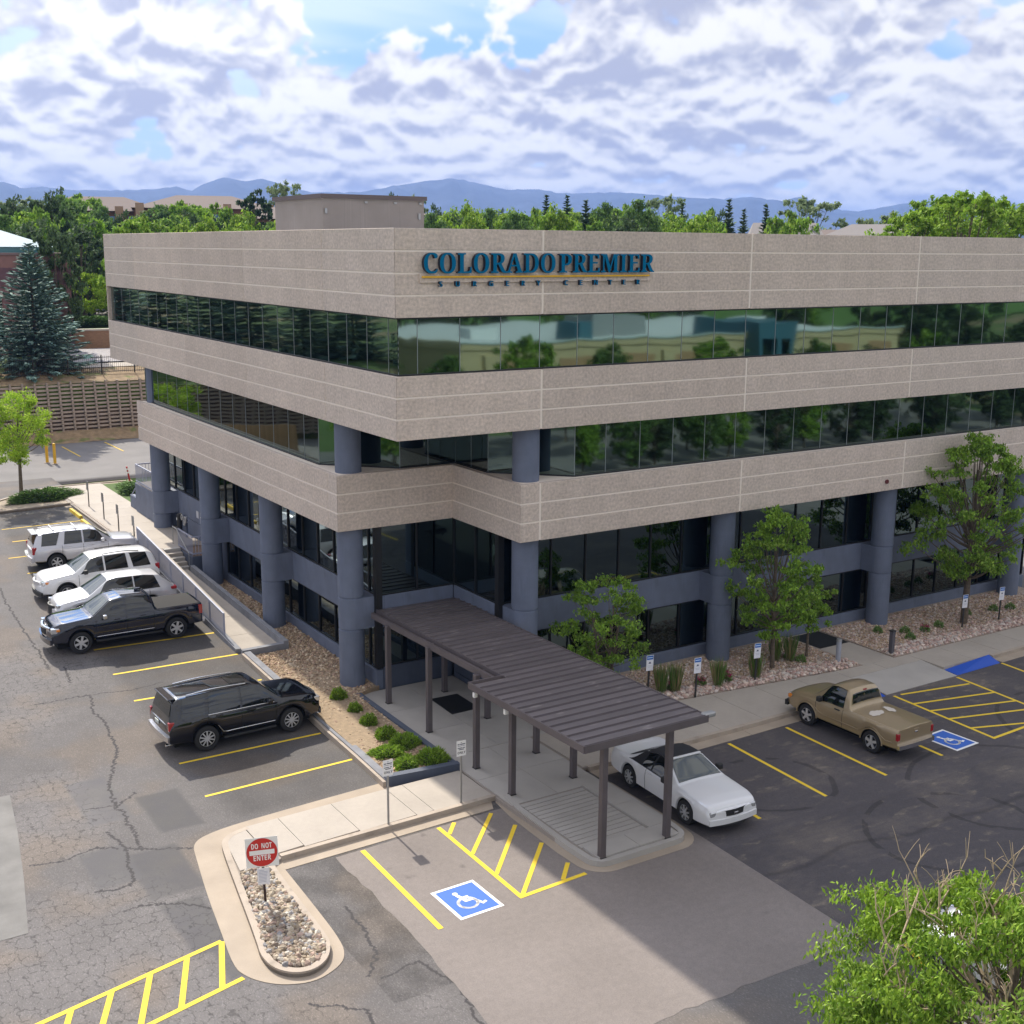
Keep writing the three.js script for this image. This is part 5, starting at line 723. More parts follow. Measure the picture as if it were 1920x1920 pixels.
// white convertible with a black cloth roof
makeVehicle({ name: 'convertible_car', label: 'white sports convertible with a closed black cloth roof beside the canopy', category: 'car', pos: [5.2, 0.006, 7.92], turn: -Math.PI / 2 - 0.045, paint: CM.white,
  L: 4.77, W: 1.88, H: 1.43, r: 0.35, fx: 1.4, rx: -1.33, roofW: 0.62, sill: 0.26, arch: 0.40, crown: 0.03, nose: 0.09, tail: 0.10, noseBulge: 0.1,
  top: [[-2.38, 0.86], [-2.3, 0.98], [-1.45, 1.02], [-1.34, 1.06], [-0.8, 1.33], [-0.35, 1.42], [0.05, 1.42], [0.2, 1.38], [0.9, 1.0], [1.0, 0.97], [1.9, 0.89], [2.26, 0.83], [2.36, 0.77], [2.385, 0.68]], belt: [[-2.38, 0.8], [-2.2, 0.93], [-1.2, 0.95], [0.8, 0.9], [2.0, 0.82], [2.3, 0.74], [2.385, 0.62]],
  topPatches: [[-1.42, 0.18, CM.cloth]], coverV: 9, sidePanels: [[-1.4, 0.75, -0.9, 0.14, CM.cloth]], windows: [[-0.72, -0.3, -0.62, -0.28], [-0.24, 0.72, -0.2, 0.3]], windshield: [0.22, 0.91], rearGlass: [-1.15, -0.8], rgInset: 1.2, spokes: 8, spokeW: 0.18, seams: [-0.5, 0.75], handles: [-0.3], mirrorX: 0.55, mirrorMat: CM.plastic,
  extra: [(c) => { endBar(c, 'grille', CM.plastic, 2.385, 0.52, 0.54, 0.71, 0.1, 0.02); for (const s of [1, -1]) { lampBox(c, 'headlight', CM.lamp, 2.34, 0.64, s * 0.68, 0.16, 0.15, 0.26, 0.04); } endBar(c, 'front_bumper', CM.white, 2.38, 0.83, 0.33, 0.49, 0.1, 0.05); endBar(c, 'lower_intake', CM.plastic, 2.4, 0.5, 0.27, 0.32, 0.12, 0.04); part(c, 'rear_spoiler', rbox(-2.33, -2.16, 1.06, 1.1, -0.66, 0.66, 0.02), CM.white); for (const s of [1, -1]) part(c, 'spoiler_leg', rbox(-2.3, -2.2, 0.96, 1.07, s * 0.55 - 0.03, s * 0.55 + 0.03, 0.01), CM.white); part(c, 'grille_badge', rbox(2.52, 2.545, 0.6, 0.65, -0.07, 0.07, 0.01), M.chrome); part(c, 'windshield_frame', rbox(0.15, 0.24, 1.40, 1.45, -0.54, 0.54, 0.02), CM.white); }] });

// ------------------------------------------------------------------ plants
M.leaf = phys({ vertexColors: true, roughness: 0.85, transmission: 0.38, thickness: 0, side: THREE.DoubleSide, specularIntensity: 0.3 });
M.needle = std({ vertexColors: true, roughness: 0.9, side: THREE.DoubleSide });
const GREENS = {
  pine: [[0.075, 0.125, 0.05], [0.095, 0.15, 0.06], [0.06, 0.10, 0.04]],
  lush: [[0.22, 0.36, 0.03], [0.28, 0.42, 0.045], [0.15, 0.27, 0.025], [0.33, 0.45, 0.08]],
  lime: [[0.350, 0.525, 0.044], [0.420, 0.578, 0.052], [0.263, 0.438, 0.035], [0.507, 0.630, 0.088]], fresh: [[0.201, 0.350, 0.038], [0.263, 0.420, 0.052], [0.149, 0.280, 0.035], [0.315, 0.455, 0.079]], mid: [[0.123, 0.219, 0.052], [0.158, 0.263, 0.061], [0.096, 0.175, 0.044], [0.193, 0.298, 0.088]],
  dark: [[0.047, 0.088, 0.034], [0.061, 0.108, 0.041], [0.041, 0.074, 0.027]], grey: [[0.210, 0.280, 0.131], [0.263, 0.333, 0.175], [0.175, 0.245, 0.105]], dry: [[0.298, 0.280, 0.123], [0.228, 0.245, 0.088], [0.350, 0.298, 0.158]], blue: [[0.14, 0.242, 0.217], [0.19, 0.306, 0.269], [0.103, 0.19, 0.166], [0.255, 0.358, 0.293]], juniper: [[0.095, 0.189, 0.034], [0.135, 0.257, 0.041], [0.068, 0.135, 0.027]]
};
function leafGeo(list) {                                  // list of [x,y,z, dx,dy,dz, nx,ny,nz, length, width, r,g,b]
  const n = list.length, pos = new Float32Array(n * 18), col = new Float32Array(n * 18), nor = new Float32Array(n * 18); let o = 0;
  const d = new THREE.Vector3(), w = new THREE.Vector3(), nn = new THREE.Vector3();
  for (const q of list) {
    d.set(q[3], q[4], q[5]).normalize(); nn.set(q[6], q[7], q[8]); w.crossVectors(d, nn).normalize(); nn.crossVectors(w, d).normalize();
    const L = q[9] / 2, B = q[10] / 2, cx = q[0], cy = q[1], cz = q[2], a = [cx - d.x * L, cy - d.y * L, cz - d.z * L], c = [cx + d.x * L, cy + d.y * L, cz + d.z * L], b = [cx + w.x * B + nn.x * B * 0.3, cy + w.y * B + nn.y * B * 0.3, cz + w.z * B + nn.z * B * 0.3], e = [cx - w.x * B + nn.x * B * 0.3, cy - w.y * B + nn.y * B * 0.3, cz - w.z * B + nn.z * B * 0.3];
    for (const v of [a, b, c, a, c, e]) { pos[o] = v[0]; pos[o + 1] = v[1]; pos[o + 2] = v[2]; nor[o] = nn.x; nor[o + 1] = nn.y; nor[o + 2] = nn.z; col[o] = q[11]; col[o + 1] = q[12]; col[o + 2] = q[13]; o += 3; }
  }
  const g = new THREE.BufferGeometry(); g.setAttribute('position', new THREE.BufferAttribute(pos, 3)); g.setAttribute('normal', new THREE.BufferAttribute(nor, 3)); g.setAttribute('color', new THREE.BufferAttribute(col, 3)); return g;
}
const gauss = (r) => (r() + r() + r() + r() - 2) * 0.866;
function limb(a, b, bend, r0, r1, out, seg = 4, sides = 5) { const A = new THREE.Vector3(...a), B = new THREE.Vector3(...b), m = A.clone().lerp(B, 0.5); m.y += bend; const c = new THREE.QuadraticBezierCurve3(A, m, B); let p = c.getPoint(0); for (let i = 1; i <= seg; i++) { const q = c.getPoint(i / seg); out.push(rod([p.x, p.y, p.z], [q.x, q.y, q.z], lerp(r0, r1, (i - 1) / seg), sides, lerp(r0, r1, i / seg))); p = q; } return c; }
function treeGeo(s) {
  const r = rng(s.seed), wood = [], lv = [], cols = GREENS[s.cols], base = s.crownBase, ry = (s.h - base) / 2, cy = base + ry, stems = s.stems ?? 1, forks = [];
  for (let k = 0; k < stems; k++) { const a = k / stems * 6.28 + r(), tilt = stems > 1 ? 0.12 * s.h : 0.02 * s.h, t = [Math.cos(a) * tilt, cy + ry * (stems > 1 ? 0.3 : 0.45), Math.sin(a) * tilt]; limb([stems > 1 ? Math.cos(a) * s.tr : 0, 0, stems > 1 ? Math.sin(a) * s.tr : 0], t, 0, s.tr, s.tr * 0.3, wood, 6, 8); forks.push(t); }
  for (let i = 0; i < s.lobes; i++) {
    const u = (i + 0.5) / s.lobes, th = i * 2.39996 + r() * 0.9, yy = 1 - 2 * u + (r() - 0.5) * 0.25, rad = Math.sqrt(Math.max(0.05, 1 - yy * yy)) * (0.55 + 0.45 * r()), taper = s.cone ? lerp(1.15, 0.55, (yy + 1) / 2) : 1;
    const c = [Math.cos(th) * rad * s.rx * taper, cy + yy * ry * 0.84, Math.sin(th) * rad * s.rx * taper], f = forks[i % stems], sy = lerp(Math.min(base, s.h * 0.3), c[1] * 0.85, 0.35 + 0.4 * r()), st = clamp(sy / f[1]), root = [f[0] * st, f[1] * st, f[2] * st];
    limb(root, c, -0.06 * s.h * (s.up ? -1 : r()), s.tr * 0.36 * (1 - st * 0.5), s.tr * 0.07, wood);
    const lr = s.lobeR * (0.65 + 0.7 * r()), nl = Math.round(s.per * (0.6 + 0.8 * r())), tone = r(), tw = s.twigs ?? 3;
    for (let k = 0; k < tw; k++) { const e = [c[0] + gauss(r) * lr * 0.8, c[1] + gauss(r) * lr * 0.6, c[2] + gauss(r) * lr * 0.8]; wood.push(rod(c, e, s.tr * 0.07, 4, s.tr * 0.02)); }
    const subs = s.subs ?? 5, sc = []; for (let k = 0; k < subs; k++) sc.push([gauss(r) * lr * 0.75, gauss(r) * lr * 0.5, gauss(r) * lr * 0.75]);
    for (let k = 0; k < nl; k++) {
      const sb = sc[k % subs], x = c[0] + sb[0] + gauss(r) * lr * 0.34, y = c[1] + sb[1] + gauss(r) * lr * 0.24, z = c[2] + sb[2] + gauss(r) * lr * 0.34, col = cols[Math.floor((tone * 0.5 + r() * 0.5) * cols.length)], v = 0.75 + 0.5 * r(), L = s.leaf * (0.65 + 0.7 * r());
      lv.push([x, y, z, gauss(r), gauss(r) - (s.droop ?? 0.5), gauss(r), gauss(r) * 0.8, 1, gauss(r) * 0.8, L, L * (s.aspect ?? 0.55), col[0] * v, col[1] * v, col[2] * v]);
    }
  }
  return { wood: merge(wood.map((g) => { g.deleteAttribute('uv'); const n = norm(g); return boxUV(n); })), leaves: leafGeo(lv) };
}
function tree(name, label, s, pos, turn = 0, group, scale) { const t = thing(name, label, 'tree', pos, turn, group), g = treeGeo(s); part(t, 'trunk', g.wood, s.bark ?? M.bark); part(t, 'crown', g.leaves, M.leaf); if (scale) t.scale.set(...scale); return t; }
function spruceGeo(s) {
  const r = rng(s.seed), wood = [cyl(0, 0, 0, s.h * 0.96, s.h * 0.018, 0.02, 8)], lv = [], cols = GREENS[s.cols];
  for (let y = s.y0 ?? s.h * 0.03; y < s.h * 0.985; y += s.h * 0.026 * (0.7 + 0.5 * r())) {
    const t = y / s.h, R = s.R * Math.pow(1 - t, 0.82) * (0.9 + 0.2 * r()), n = Math.max(4, Math.round(13 * Math.pow(1 - t, 0.5))), a0 = r() * 6.28;
    for (let k = 0; k < n; k++) {
      const a = a0 + (k + 0.5 * r()) / n * 6.283, len = R * (0.72 + 0.4 * r()), up = lerp(-0.28, 0.55, t), tone = r(), m = Math.max(3, Math.round(len / s.h * 70 * s.dense));
      for (let j = 0; j < m; j++) {
        const u = 0.18 + 0.82 * (j + r()) / m, w = (r() - 0.5) * 0.34 * len * (1.15 - u), x = Math.cos(a) * len * u - Math.sin(a) * w, z = Math.sin(a) * len * u + Math.cos(a) * w, yy = y + len * u * up * 0.6 - 0.12 * len * u * u + 0.09 * len * u * u * u * 2 + gauss(r) * 0.02 * s.h * 0.4;
        const c = cols[Math.floor((0.5 * tone + 0.5 * r()) * cols.length)], v = 0.7 + 0.6 * r(), L = s.leaf * (0.7 + 0.6 * r());
        lv.push([x, yy, z, Math.cos(a) + gauss(r) * 0.5, up * 0.6 + gauss(r) * 0.3, Math.sin(a) + gauss(r) * 0.5, gauss(r) * 0.5, 1, gauss(r) * 0.5, L, L * 0.42, c[0] * v, c[1] * v, c[2] * v]);
      }
    }
  }
  return { wood: merge(wood), leaves: leafGeo(lv) };
}
function conifer(name, label, s, pos, turn = 0, group) { const t = thing(name, label, 'tree', pos, turn, group), g = spruceGeo(s); part(t, 'trunk', g.wood, M.bark); part(t, 'crown', g.leaves, M.needle); return t; }

// trees by the building
tree('young_tree', 'lime green young tree on the kerbed island at the far left', { h: 6.3, crownBase: 2.0, rx: 2.1, lobes: 26, lobeR: 0.85, per: 520, leaf: 0.13, tr: 0.12, seed: 21, cols: 'lime', subs: 6 }, [-3.9, 1.66, -40.1], 0.4);
tree('shade_tree', 'light green multi-stemmed tree right behind the canopy roof', { h: 4.75, crownBase: 0.9, rx: 1.65, lobes: 36, lobeR: 0.46, per: 260, leaf: 0.12, tr: 0.075, seed: 22, cols: 'fresh', stems: 3, subs: 6, aspect: 0.5 }, [7.75, 0.17, 0.75], 1.1);
tree('shade_tree', 'tall open green tree in front of the middle right columns', { h: 6.6, crownBase: 1.3, rx: 2.15, lobes: 50, lobeR: 0.5, per: 250, leaf: 0.13, tr: 0.1, seed: 25, cols: 'fresh', cone: true, subs: 6, droop: 0.8 }, [15.4, 0.17, 1.25], 2.1);
tree('shade_tree', 'large green tree at the right edge above the gravel bed', { h: 8.6, crownBase: 1.8, rx: 3.15, lobes: 76, lobeR: 0.6, per: 270, leaf: 0.14, tr: 0.16, seed: 27, cols: 'fresh', cone: true, subs: 6, droop: 0.8 }, [26.7, 0.17, 1.3], 0.7);
tree('shade_tree', 'small green tree at the bed corner near the door path', { h: 3.4, crownBase: 1.2, rx: 0.95, lobes: 12, lobeR: 0.45, per: 330, leaf: 0.12, tr: 0.06, seed: 28, cols: 'fresh', subs: 5 }, [17.5, 0.17, 1.0], 0.7);
// foreground tree under the camera, with dead twigs standing out of it
{
  const t = tree('foreground_tree', 'big bright green tree with bare dead twigs in the lower right corner', { h: 4.3, crownBase: 0.5, rx: 3.6, lobes: 100, lobeR: 0.72, per: 640, leaf: 0.13, tr: 0.13, seed: 33, cols: 'lush', subs: 7, aspect: 0.36, droop: 0.9 }, [1.35, 0, 21.7], 0.3);
  const r = rng(91), out = [];
  const spray = (a, b, rad, d) => { limb(a, b, 0.06, rad, rad * 0.55, out, 3, 5); if (d > 0) { const n = 2 + Math.floor(r() * 2.2); for (let k = 0; k < n; k++) { const u = k === 0 ? 1 : 0.45 + 0.5 * r(), p = [lerp(a[0], b[0], u), lerp(a[1], b[1], u), lerp(a[2], b[2], u)], L = Math.hypot(b[0] - a[0], b[1] - a[1], b[2] - a[2]) * (0.5 + 0.3 * r()), q = [p[0] + gauss(r) * L * 0.75, p[1] + L * (0.35 + 0.65 * r()), p[2] + gauss(r) * L * 0.75]; spray(p, q, rad * 0.6, d - 1); } } };
  for (let k = 0; k < 16; k++) { const a = k / 16 * 6.28 + r() * 0.3, R = 0.9 + 1.5 * r(); spray([Math.cos(a) * R * 0.35, 2.4, Math.sin(a) * R * 0.35], [Math.cos(a) * R, 3.3 + 0.9 * r() - 0.28 * R, Math.sin(a) * R], 0.04, 3); }
  part(t, 'dead_branches', merge(out), M.paleBark, 'bare pale dead twigs');
}
// terrace conifers and the tree behind the brick planter
conifer('blue_spruce', 'dense blue spruce on the bank above the retaining wall', { h: 10.2, R: 4.5, seed: 41, cols: 'blue', leaf: 0.5, dense: 2.2 }, [2.9, 6.0, -67.2]);
{
  const g = conifer('blue_spruce', 'blue spruce seen only in the top left windows, nearest the bank', { h: 11, R: 3.4, seed: 42, cols: 'blue', leaf: 0.6, dense: 1.0 }, [-9, 6.1, -66.5]);
  copyOf(g, [-17, 6.2, -68], 1.2, 'blue spruce seen only in the top left windows, second along the bank', [1.1, 1.15, 1.1]); copyOf(g, [-24.5, 6.2, -66], 2.2, 'blue spruce seen only in the top left windows, third along the bank', [0.95, 1.0, 0.95]); copyOf(g, [-32, 6.2, -58], 3.4, 'blue spruce seen only in the top left windows, farthest along the bank', [1.05, 1.1, 1.05]); [[-13, -69], [-21, -70], [-28, -64], [-36, -58], [-5.5, -71]].forEach(([x, z], i) => { const c = copyOf(g, [x, 6.2, z], i * 1.7, 'blue spruce of the second row, seen only in the top left windows', [1.1, 1.05 + 0.1 * (i % 3), 1.1]); c.userData.group = 'second row of mirrored spruces'; });
}
tree('spreading_tree', 'lime green spreading tree beyond the curved brick planter', { h: 6.0, crownBase: 1.6, rx: 3.6, lobes: 26, lobeR: 1.1, per: 420, leaf: 0.24, tr: 0.14, seed: 51, cols: 'lime', stems: 2 }, [15.6, 7.1, -105]);
tree('bank_bush', 'pale green bush at the left end above the retaining wall', { h: 1.9, crownBase: 0.1, rx: 1.1, lobes: 14, lobeR: 0.5, per: 160, leaf: 0.14, tr: 0.04, seed: 52, cols: 'grey' }, [-1.2, 6.0, -64.2]).userData.category = 'bush';

// far tree line: one of each kind is built, the rest are copies of it
{
  const kinds = {
    M: ['leafy_tree', 'mid green leafy tree in the tree line beyond the building', treeGeo({ h: 10, crownBase: 1.5, rx: 3.1, lobes: 40, lobeR: 1.15, per: 190, leaf: 0.42, tr: 0.22, seed: 61, cols: 'mid', twigs: 1, subs: 8 })], Y: ['leafy_tree', 'yellow green leafy tree in the tree line beyond the building', treeGeo({ h: 10, crownBase: 1.2, rx: 3.2, lobes: 40, lobeR: 1.15, per: 190, leaf: 0.4, tr: 0.22, seed: 62, cols: 'lush', twigs: 1, subs: 8 })],
    L: ['cottonwood_tree', 'tall loose pale green tree in the tree line beyond the building', treeGeo({ h: 12, crownBase: 3, rx: 3.0, lobes: 30, lobeR: 0.95, per: 130, leaf: 0.42, tr: 0.25, seed: 63, cols: 'grey', twigs: 3 })], D: ['leafy_tree', 'dark green tree in the tree line beyond the building', treeGeo({ h: 10, crownBase: 1, rx: 3.0, lobes: 34, lobeR: 1.1, per: 190, leaf: 0.4, tr: 0.22, seed: 64, cols: 'pine', twigs: 1, subs: 8 })],
    B: ['leafy_tree', 'brownish green thin tree at the left end of the tree line', treeGeo({ h: 10, crownBase: 1, rx: 3.4, lobes: 22, lobeR: 1.2, per: 120, leaf: 0.4, tr: 0.2, seed: 65, cols: 'dry', twigs: 4 })], P: ['pine_tree', 'dark round pine left of the plant room', treeGeo({ h: 10, crownBase: 3, rx: 2.4, lobes: 18, lobeR: 0.9, per: 200, leaf: 0.4, tr: 0.22, seed: 66, cols: 'dark', twigs: 2 })], C: ['far_conifer', 'dark pointed conifer in the tree line beyond the building', spruceGeo({ h: 10, R: 2.4, seed: 67, cols: 'pine', leaf: 0.7, dense: 1.5 })]
  };
  const fresh = treeGeo({ h: 10, crownBase: 1.5, rx: 3.2, lobes: 40, lobeR: 1.1, per: 180, leaf: 0.42, tr: 0.22, seed: 68, cols: 'fresh', twigs: 1, subs: 8 }); const alt = { M: ['leafy_tree', 'fresh green leafy tree in the tree line beyond the building', fresh] };
  const farTrees = [[13.9, -132.4, 14.6, 4.4, 'D'], [22.9, -172.3, 14.7, 6.4, 'L'], [17.1, -125.1, 15.6, 2.5, 'D'], [13.9, -118.6, 13.3, 4.1, 'M'], [23.3, -143.9, 15.1, 5.6, 'M'], [35, -183.6, 15.9, 5.9, 'M'], [35.4, -173.8, 13.8, 4.7, 'M'], [20.4, -174.2, 12.2, 5.5, 'B'], [11, -110.5, 12.2, 3.8, 'Y'], [17.6, -135, 13.1, 1.2, 'C'], [18.5, -126.2, 12.5, 4.3, 'M'], [20.5, -120.3, 12.6, 4.2, 'M'], [26.3, -127.8, 13, 2.9, 'D'], [26.9, -121.7, 12.2, 6.3, 'Y'], [44.7, -171.8, 14.2, 6.6, 'M'], [48.3, -170.2, 14.8, 5.6, 'M'], [34.4, -123.6, 13.3, 3.3, 'D'], [39.9, -131.6, 14.3, 4.6, 'M'], [50.4, -154.8, 13.5, 3.5, 'D'], [39.3, -119, 13.5, 3.9, 'Y'], [51.9, -148, 16.6, 3.4, 'P'], [66.7, -173.6, 18.6, 5.4, 'L'], [31.7, -85.6, 13, 1.7, 'Y'], [73.8, -130.8, 15, 2.9, 'D'], [65.5, -111.2, 14.3, 4.4, 'Y'], [57.5, -93.4, 15, 3.9, 'Y'], [73, -115.2, 14.5, 3.4, 'M'], [99.7, -155.9, 14.7, 3.9, 'D'], [70.4, -105.1, 14.4, 3.2, 'Y'], [102.6, -148.3, 14.4, 5.2, 'D'], [89.3, -124.5, 16.6, 1.7, 'C'], [87.6, -116.6, 16.5, 1.8, 'C'], [62.6, -83.3, 14.8, 3.7, 'Y'], [78, -98.6, 15.6, 2.8, 'C'], [86.6, -106.6, 15.7, 4.6, 'M'], [113.3, -137.3, 15.8, 5.6, 'M'], [77.7, -87, 15.9, 3.3, 'M'], [122.9, -137.8, 17.8, 5.8, 'L'], [93.9, -98.3, 15.5, 1.8, 'C'], [76.7, -75, 13.5, 4.4, 'Y'], [95.7, -93.3, 14, 3.7, 'Y'], [94, -89.1, 16.1, 2.3, 'C'], [107.3, -100.6, 15.1, 2.1, 'C'], [97.9, -86.3, 15.5, 2.5, 'C'], [129, -108.4, 17.6, 7.1, 'L'], [93.8, -77.9, 13.4, 3.4, 'Y'], [109.4, -88.1, 13, 2.3, 'D'], [95.7, -65.2, 14.5, 4.6, 'L'], [56.8, -28.4, 17.7, 2.3, 'D'], [68.8, -35.7, 19.2, 2.4, 'Y'], [61.4, -27.3, 19.3, 3.5, 'Y'], [72.7, -33.9, 19.3, 2.9, 'Y'], [74.5, -33.1, 18.6, 2.5, 'Y'], [85.9, -168.4, 17.3, 2.2, 'D'], [77.8, -147.4, 16.5, 2.3, 'L'], [24.6, -189.8, 9.1, 5, 'B'], [27.7, -173.6, 10.3, 4.6, 'M'], [19.9, -145.4, 12, 3.2, 'M'], [39.3, -184.6, 11.2, 4.9, 'M'], [42.6, -156.8, 12.4, 5.2, 'M'], [51.4, -170.6, 12.5, 4.7, 'M'], [40, -130.1, 12.2, 3, 'D'], [15, -112, 8.6, 5, 'M'], [18.6, -116, 8.2, 6, 'Y'], [21.5, -113, 7.4, 5, 'Y'], [12.5, -124, 9.5, 6, 'M'], [31, -133, 10.5, 6, 'M'], [59, -140, 11.8, 6, 'M'], [56, -150, 11.5, 7, 'Y'], [83, -118, 12, 6, 'M'], [92, -112, 12.2, 6, 'M'], [104, -116, 12.6, 6, 'M'], [100, -97, 12, 5, 'Y'], [85, -92, 13, 5, 'M'], [70, -94, 13, 5, 'M'], [115, -118, 12.5, 6, 'D'], [59.2, -105.4, 13.7, 3.7, "M"], [70.9, -122.7, 13.9, 4.7, "Y"], [53.2, -87.7, 13.4, 4.8, "D"], [51.7, -82.5, 13.8, 3.8, "Y"], [84.3, -134.1, 13.8, 6.6, "Y"], [86.1, -133.4, 14.5, 6.6, "Y"], [66.5, -97.7, 14.0, 3.5, "M"], [70.2, -99.3, 14.5, 4.5, "M"], [95.2, -133.7, 13.9, 6.9, "M"], [98.9, -136.0, 14.2, 5.0, "M"], [102.4, -136.1, 15.0, 5.9, "Y"], [78.2, -98.4, 13.6, 4.4, "M"], [107.6, -134.7, 15.1, 6.5, "M"], [91.0, -109.7, 14.3, 4.3, "Y"], [61.3, -67.6, 13.3, 4.3, "D"], [95.1, -107.1, 14.8, 4.0, "Y"], [94.3, -102.4, 14.4, 5.4, "Y"], [84.1, -87.6, 13.9, 3.9, "Y"], [65.4, -62.4, 14.1, 4.1, "Y"], [78.2, -75.5, 14.4, 3.7, "M"], [97.0, -94.4, 14.9, 3.9, "D"], [78.6, -62.7, 14.8, 3.2, "M"], [64.9, -31.9, 18.5, 2.7, "M"], [68.2, -27.6, 18.5, 2.7, "Y"], [6.8, -97.5, 12.5, 4.0, "M"], [7.5, -90.6, 12.2, 4.4, "D"], [7.0, -77.7, 11.8, 3.2, "D"], [16.3, -107.8, 11.8, 4.7, "D"], [23.5, -124.0, 11.7, 4.6, "M"], [14.8, -79.6, 12.5, 3.8, "M"], [29.1, -121.2, 11.8, 4.0, "Y"], [23.3, -93.4, 12.4, 3.2, "Y"], [19.6, -74.3, 12.5, 3.5, "Y"], [32.1, -100.3, 12.0, 4.1, "Y"], [42.2, -117.8, 12.1, 4.8, "M"], [27.6, -75.8, 12.8, 2.7, "Y"]];
  kinds.T = ['tall_tree', 'tall yellow green tree in the tree line beyond the building', treeGeo({ h: 19, crownBase: 6, rx: 3.6, lobes: 90, lobeR: 0.95, per: 170, leaf: 0.3, tr: 0.3, seed: 71, cols: 'lush', twigs: 2, subs: 7 })];
  for (const t of farTrees) if (t[1] > -45 && t[2] > 14 && t[4] !== 'C') t[4] = 'T';
  const first = {}; const r = rng(7), where = (x, z) => { const a = Math.atan2(x + 17, 33.6 - z); return a < 0.34 ? 'left of the plant room' : a < 0.6 ? 'just right of the plant room' : a < 0.8 ? 'above the right end of the sign' : 'at the far right'; };
  farTrees.forEach(([x, z, h, w, k], i) => {
    const useAlt = k === 'M' && i % 2, [name, label, g] = useAlt ? alt.M : kinds[k], key = k + (useAlt ? 1 : 0), nat = k === 'T' ? 8 : k === 'C' ? 4.4 : k === 'P' ? 5.6 : 7.2, nh = (g.leaves.boundingBox || (g.leaves.computeBoundingBox(), g.leaves.boundingBox)).max.y, y = terrain(x, z) - 0.1, sx = Math.max(w * 1.7, h * (k === 'C' ? 0.28 : 0.46)) / nat;
    if (!first[key]) { const t = thing(name, label.replace('beyond the building', where(x, z)), 'tree', [x, y, z], r() * 6, 'trees in the far tree line'); part(t, 'trunk', g.wood, M.bark); part(t, 'crown', g.leaves, k === 'C' ? M.needle : M.leaf); t.scale.set(sx, h / nh, sx); first[key] = t; }
    else copyOf(first[key], [x, y, z], r() * 6, label.replace('beyond the building', where(x, z)), [sx, h / nh, sx]);
  });
  [[-36, 14, 8], [-40, 20, 9], [-44, 27, 8.5], [-38, 28, 8], [-47, 16, 9], [-50, 34, 9], [-42, 35, 8]].forEach(([x, z, h], i) => { const c = copyOf(first[i % 2 ? 'M0' : 'M1'], [x, terrain(x, z), z], i, 'leafy tree left of the lot, seen only in the cut-off corner windows', [h * 0.085, h / 10, h * 0.085]); c.userData.group = 'trees mirrored in the corner windows'; });
  // the trees that stand in the windows: across the lot, behind the camera
  const refl = [[9, 34, 5, 'M'], [12.5, 35, 5.5, 'M'], [15.5, 33.5, 5, 'Y'], [19, 35, 5.5, 'M'], [22.5, 34, 5, 'M'], [26, 35.5, 5.5, 'D'], [29.5, 34, 5.5, 'M'], [33, 35, 5, 'M'], [36.5, 34, 6, 'M'], [40, 35.5, 5.5, 'D'], [44, 34.5, 6, 'M'], [47.5, 35.5, 6, 'M'], [51, 34, 6, 'D'], [55, 35, 6.5, 'M'], [59, 34, 7, 'D'], [63, 35, 7, 'D'], [68.5, 33, 8, 'D'], [12, 38, 6, 'M'], [17, 40, 6.5, 'M'], [22, 37, 6, 'Y'], [26.5, 40, 6.5, 'M'], [31.5, 38, 6.5, 'M'], [37, 40, 6, 'D'], [42, 38, 7, 'M'], [48, 41, 6.5, 'M'], [54, 38, 7, 'D'], [60, 40, 7, 'M'], [66, 38, 8, 'D'], [73, 37, 9, 'D'], [78, 34, 10, 'D'], [85, 36, 11, 'D'], [90, 33, 11, 'D'], [97, 34, 12, 'D'], [20, 44, 9, 'M'], [28, 46, 8, 'M'], [36, 47, 9.5, 'M'], [46, 50, 8, 'M'], [57, 49, 8.5, 'M'], [68, 47, 8, 'M'], [80, 44, 9, 'M'], [94, 42, 11, 'D'], [106, 40, 12, 'D'], [118, 44, 13, 'D'], [8, 46, 7, 'Y'], [30, 108, 12, 'D'], [44, 112, 13, 'M'], [64, 115, 11, 'D'], [88, 118, 12, 'M'], [104, 110, 14, 'D'], [120, 100, 14, 'M'], [18, 112, 13, 'M'], [0, 104, 12, 'D'], [132, 88, 13, 'D'], [36, 107, 13, 'D'], [42, 108, 14, 'D'], [49, 107, 13, 'D'], [56, 109, 14, 'D'], [62, 107, 12, 'D'], [70, 109, 13, 'D'], [24, 106, 14, 'D'], [12, 100, 13, 'D'], [28, 92, 9, 'D'], [34, 86, 8, 'M'], [36, 78, 8, 'M'], [22, 84, 9, 'D'], [96, 108, 11, 'M'], [113, 96, 13, 'D'], [117, 84, 13, 'D'], [112, 72, 12, 'D'], [124, 74, 14, 'D'], [140, 70, 12, 'M'], [128, 60, 12, 'D']];
  refl.forEach(([x, z, h, k], i) => { const useAlt = k === 'M' && i % 2, key = k + (useAlt ? 1 : 0), sx = h * 0.62 / 7.2; const c = copyOf(first[key], [x, terrain(x, z), z], i * 1.3, 'leafy tree across the lot, seen only as a reflection in the right windows', [sx, h / 10, sx]); c.userData.group = 'trees mirrored in the right windows'; });
}

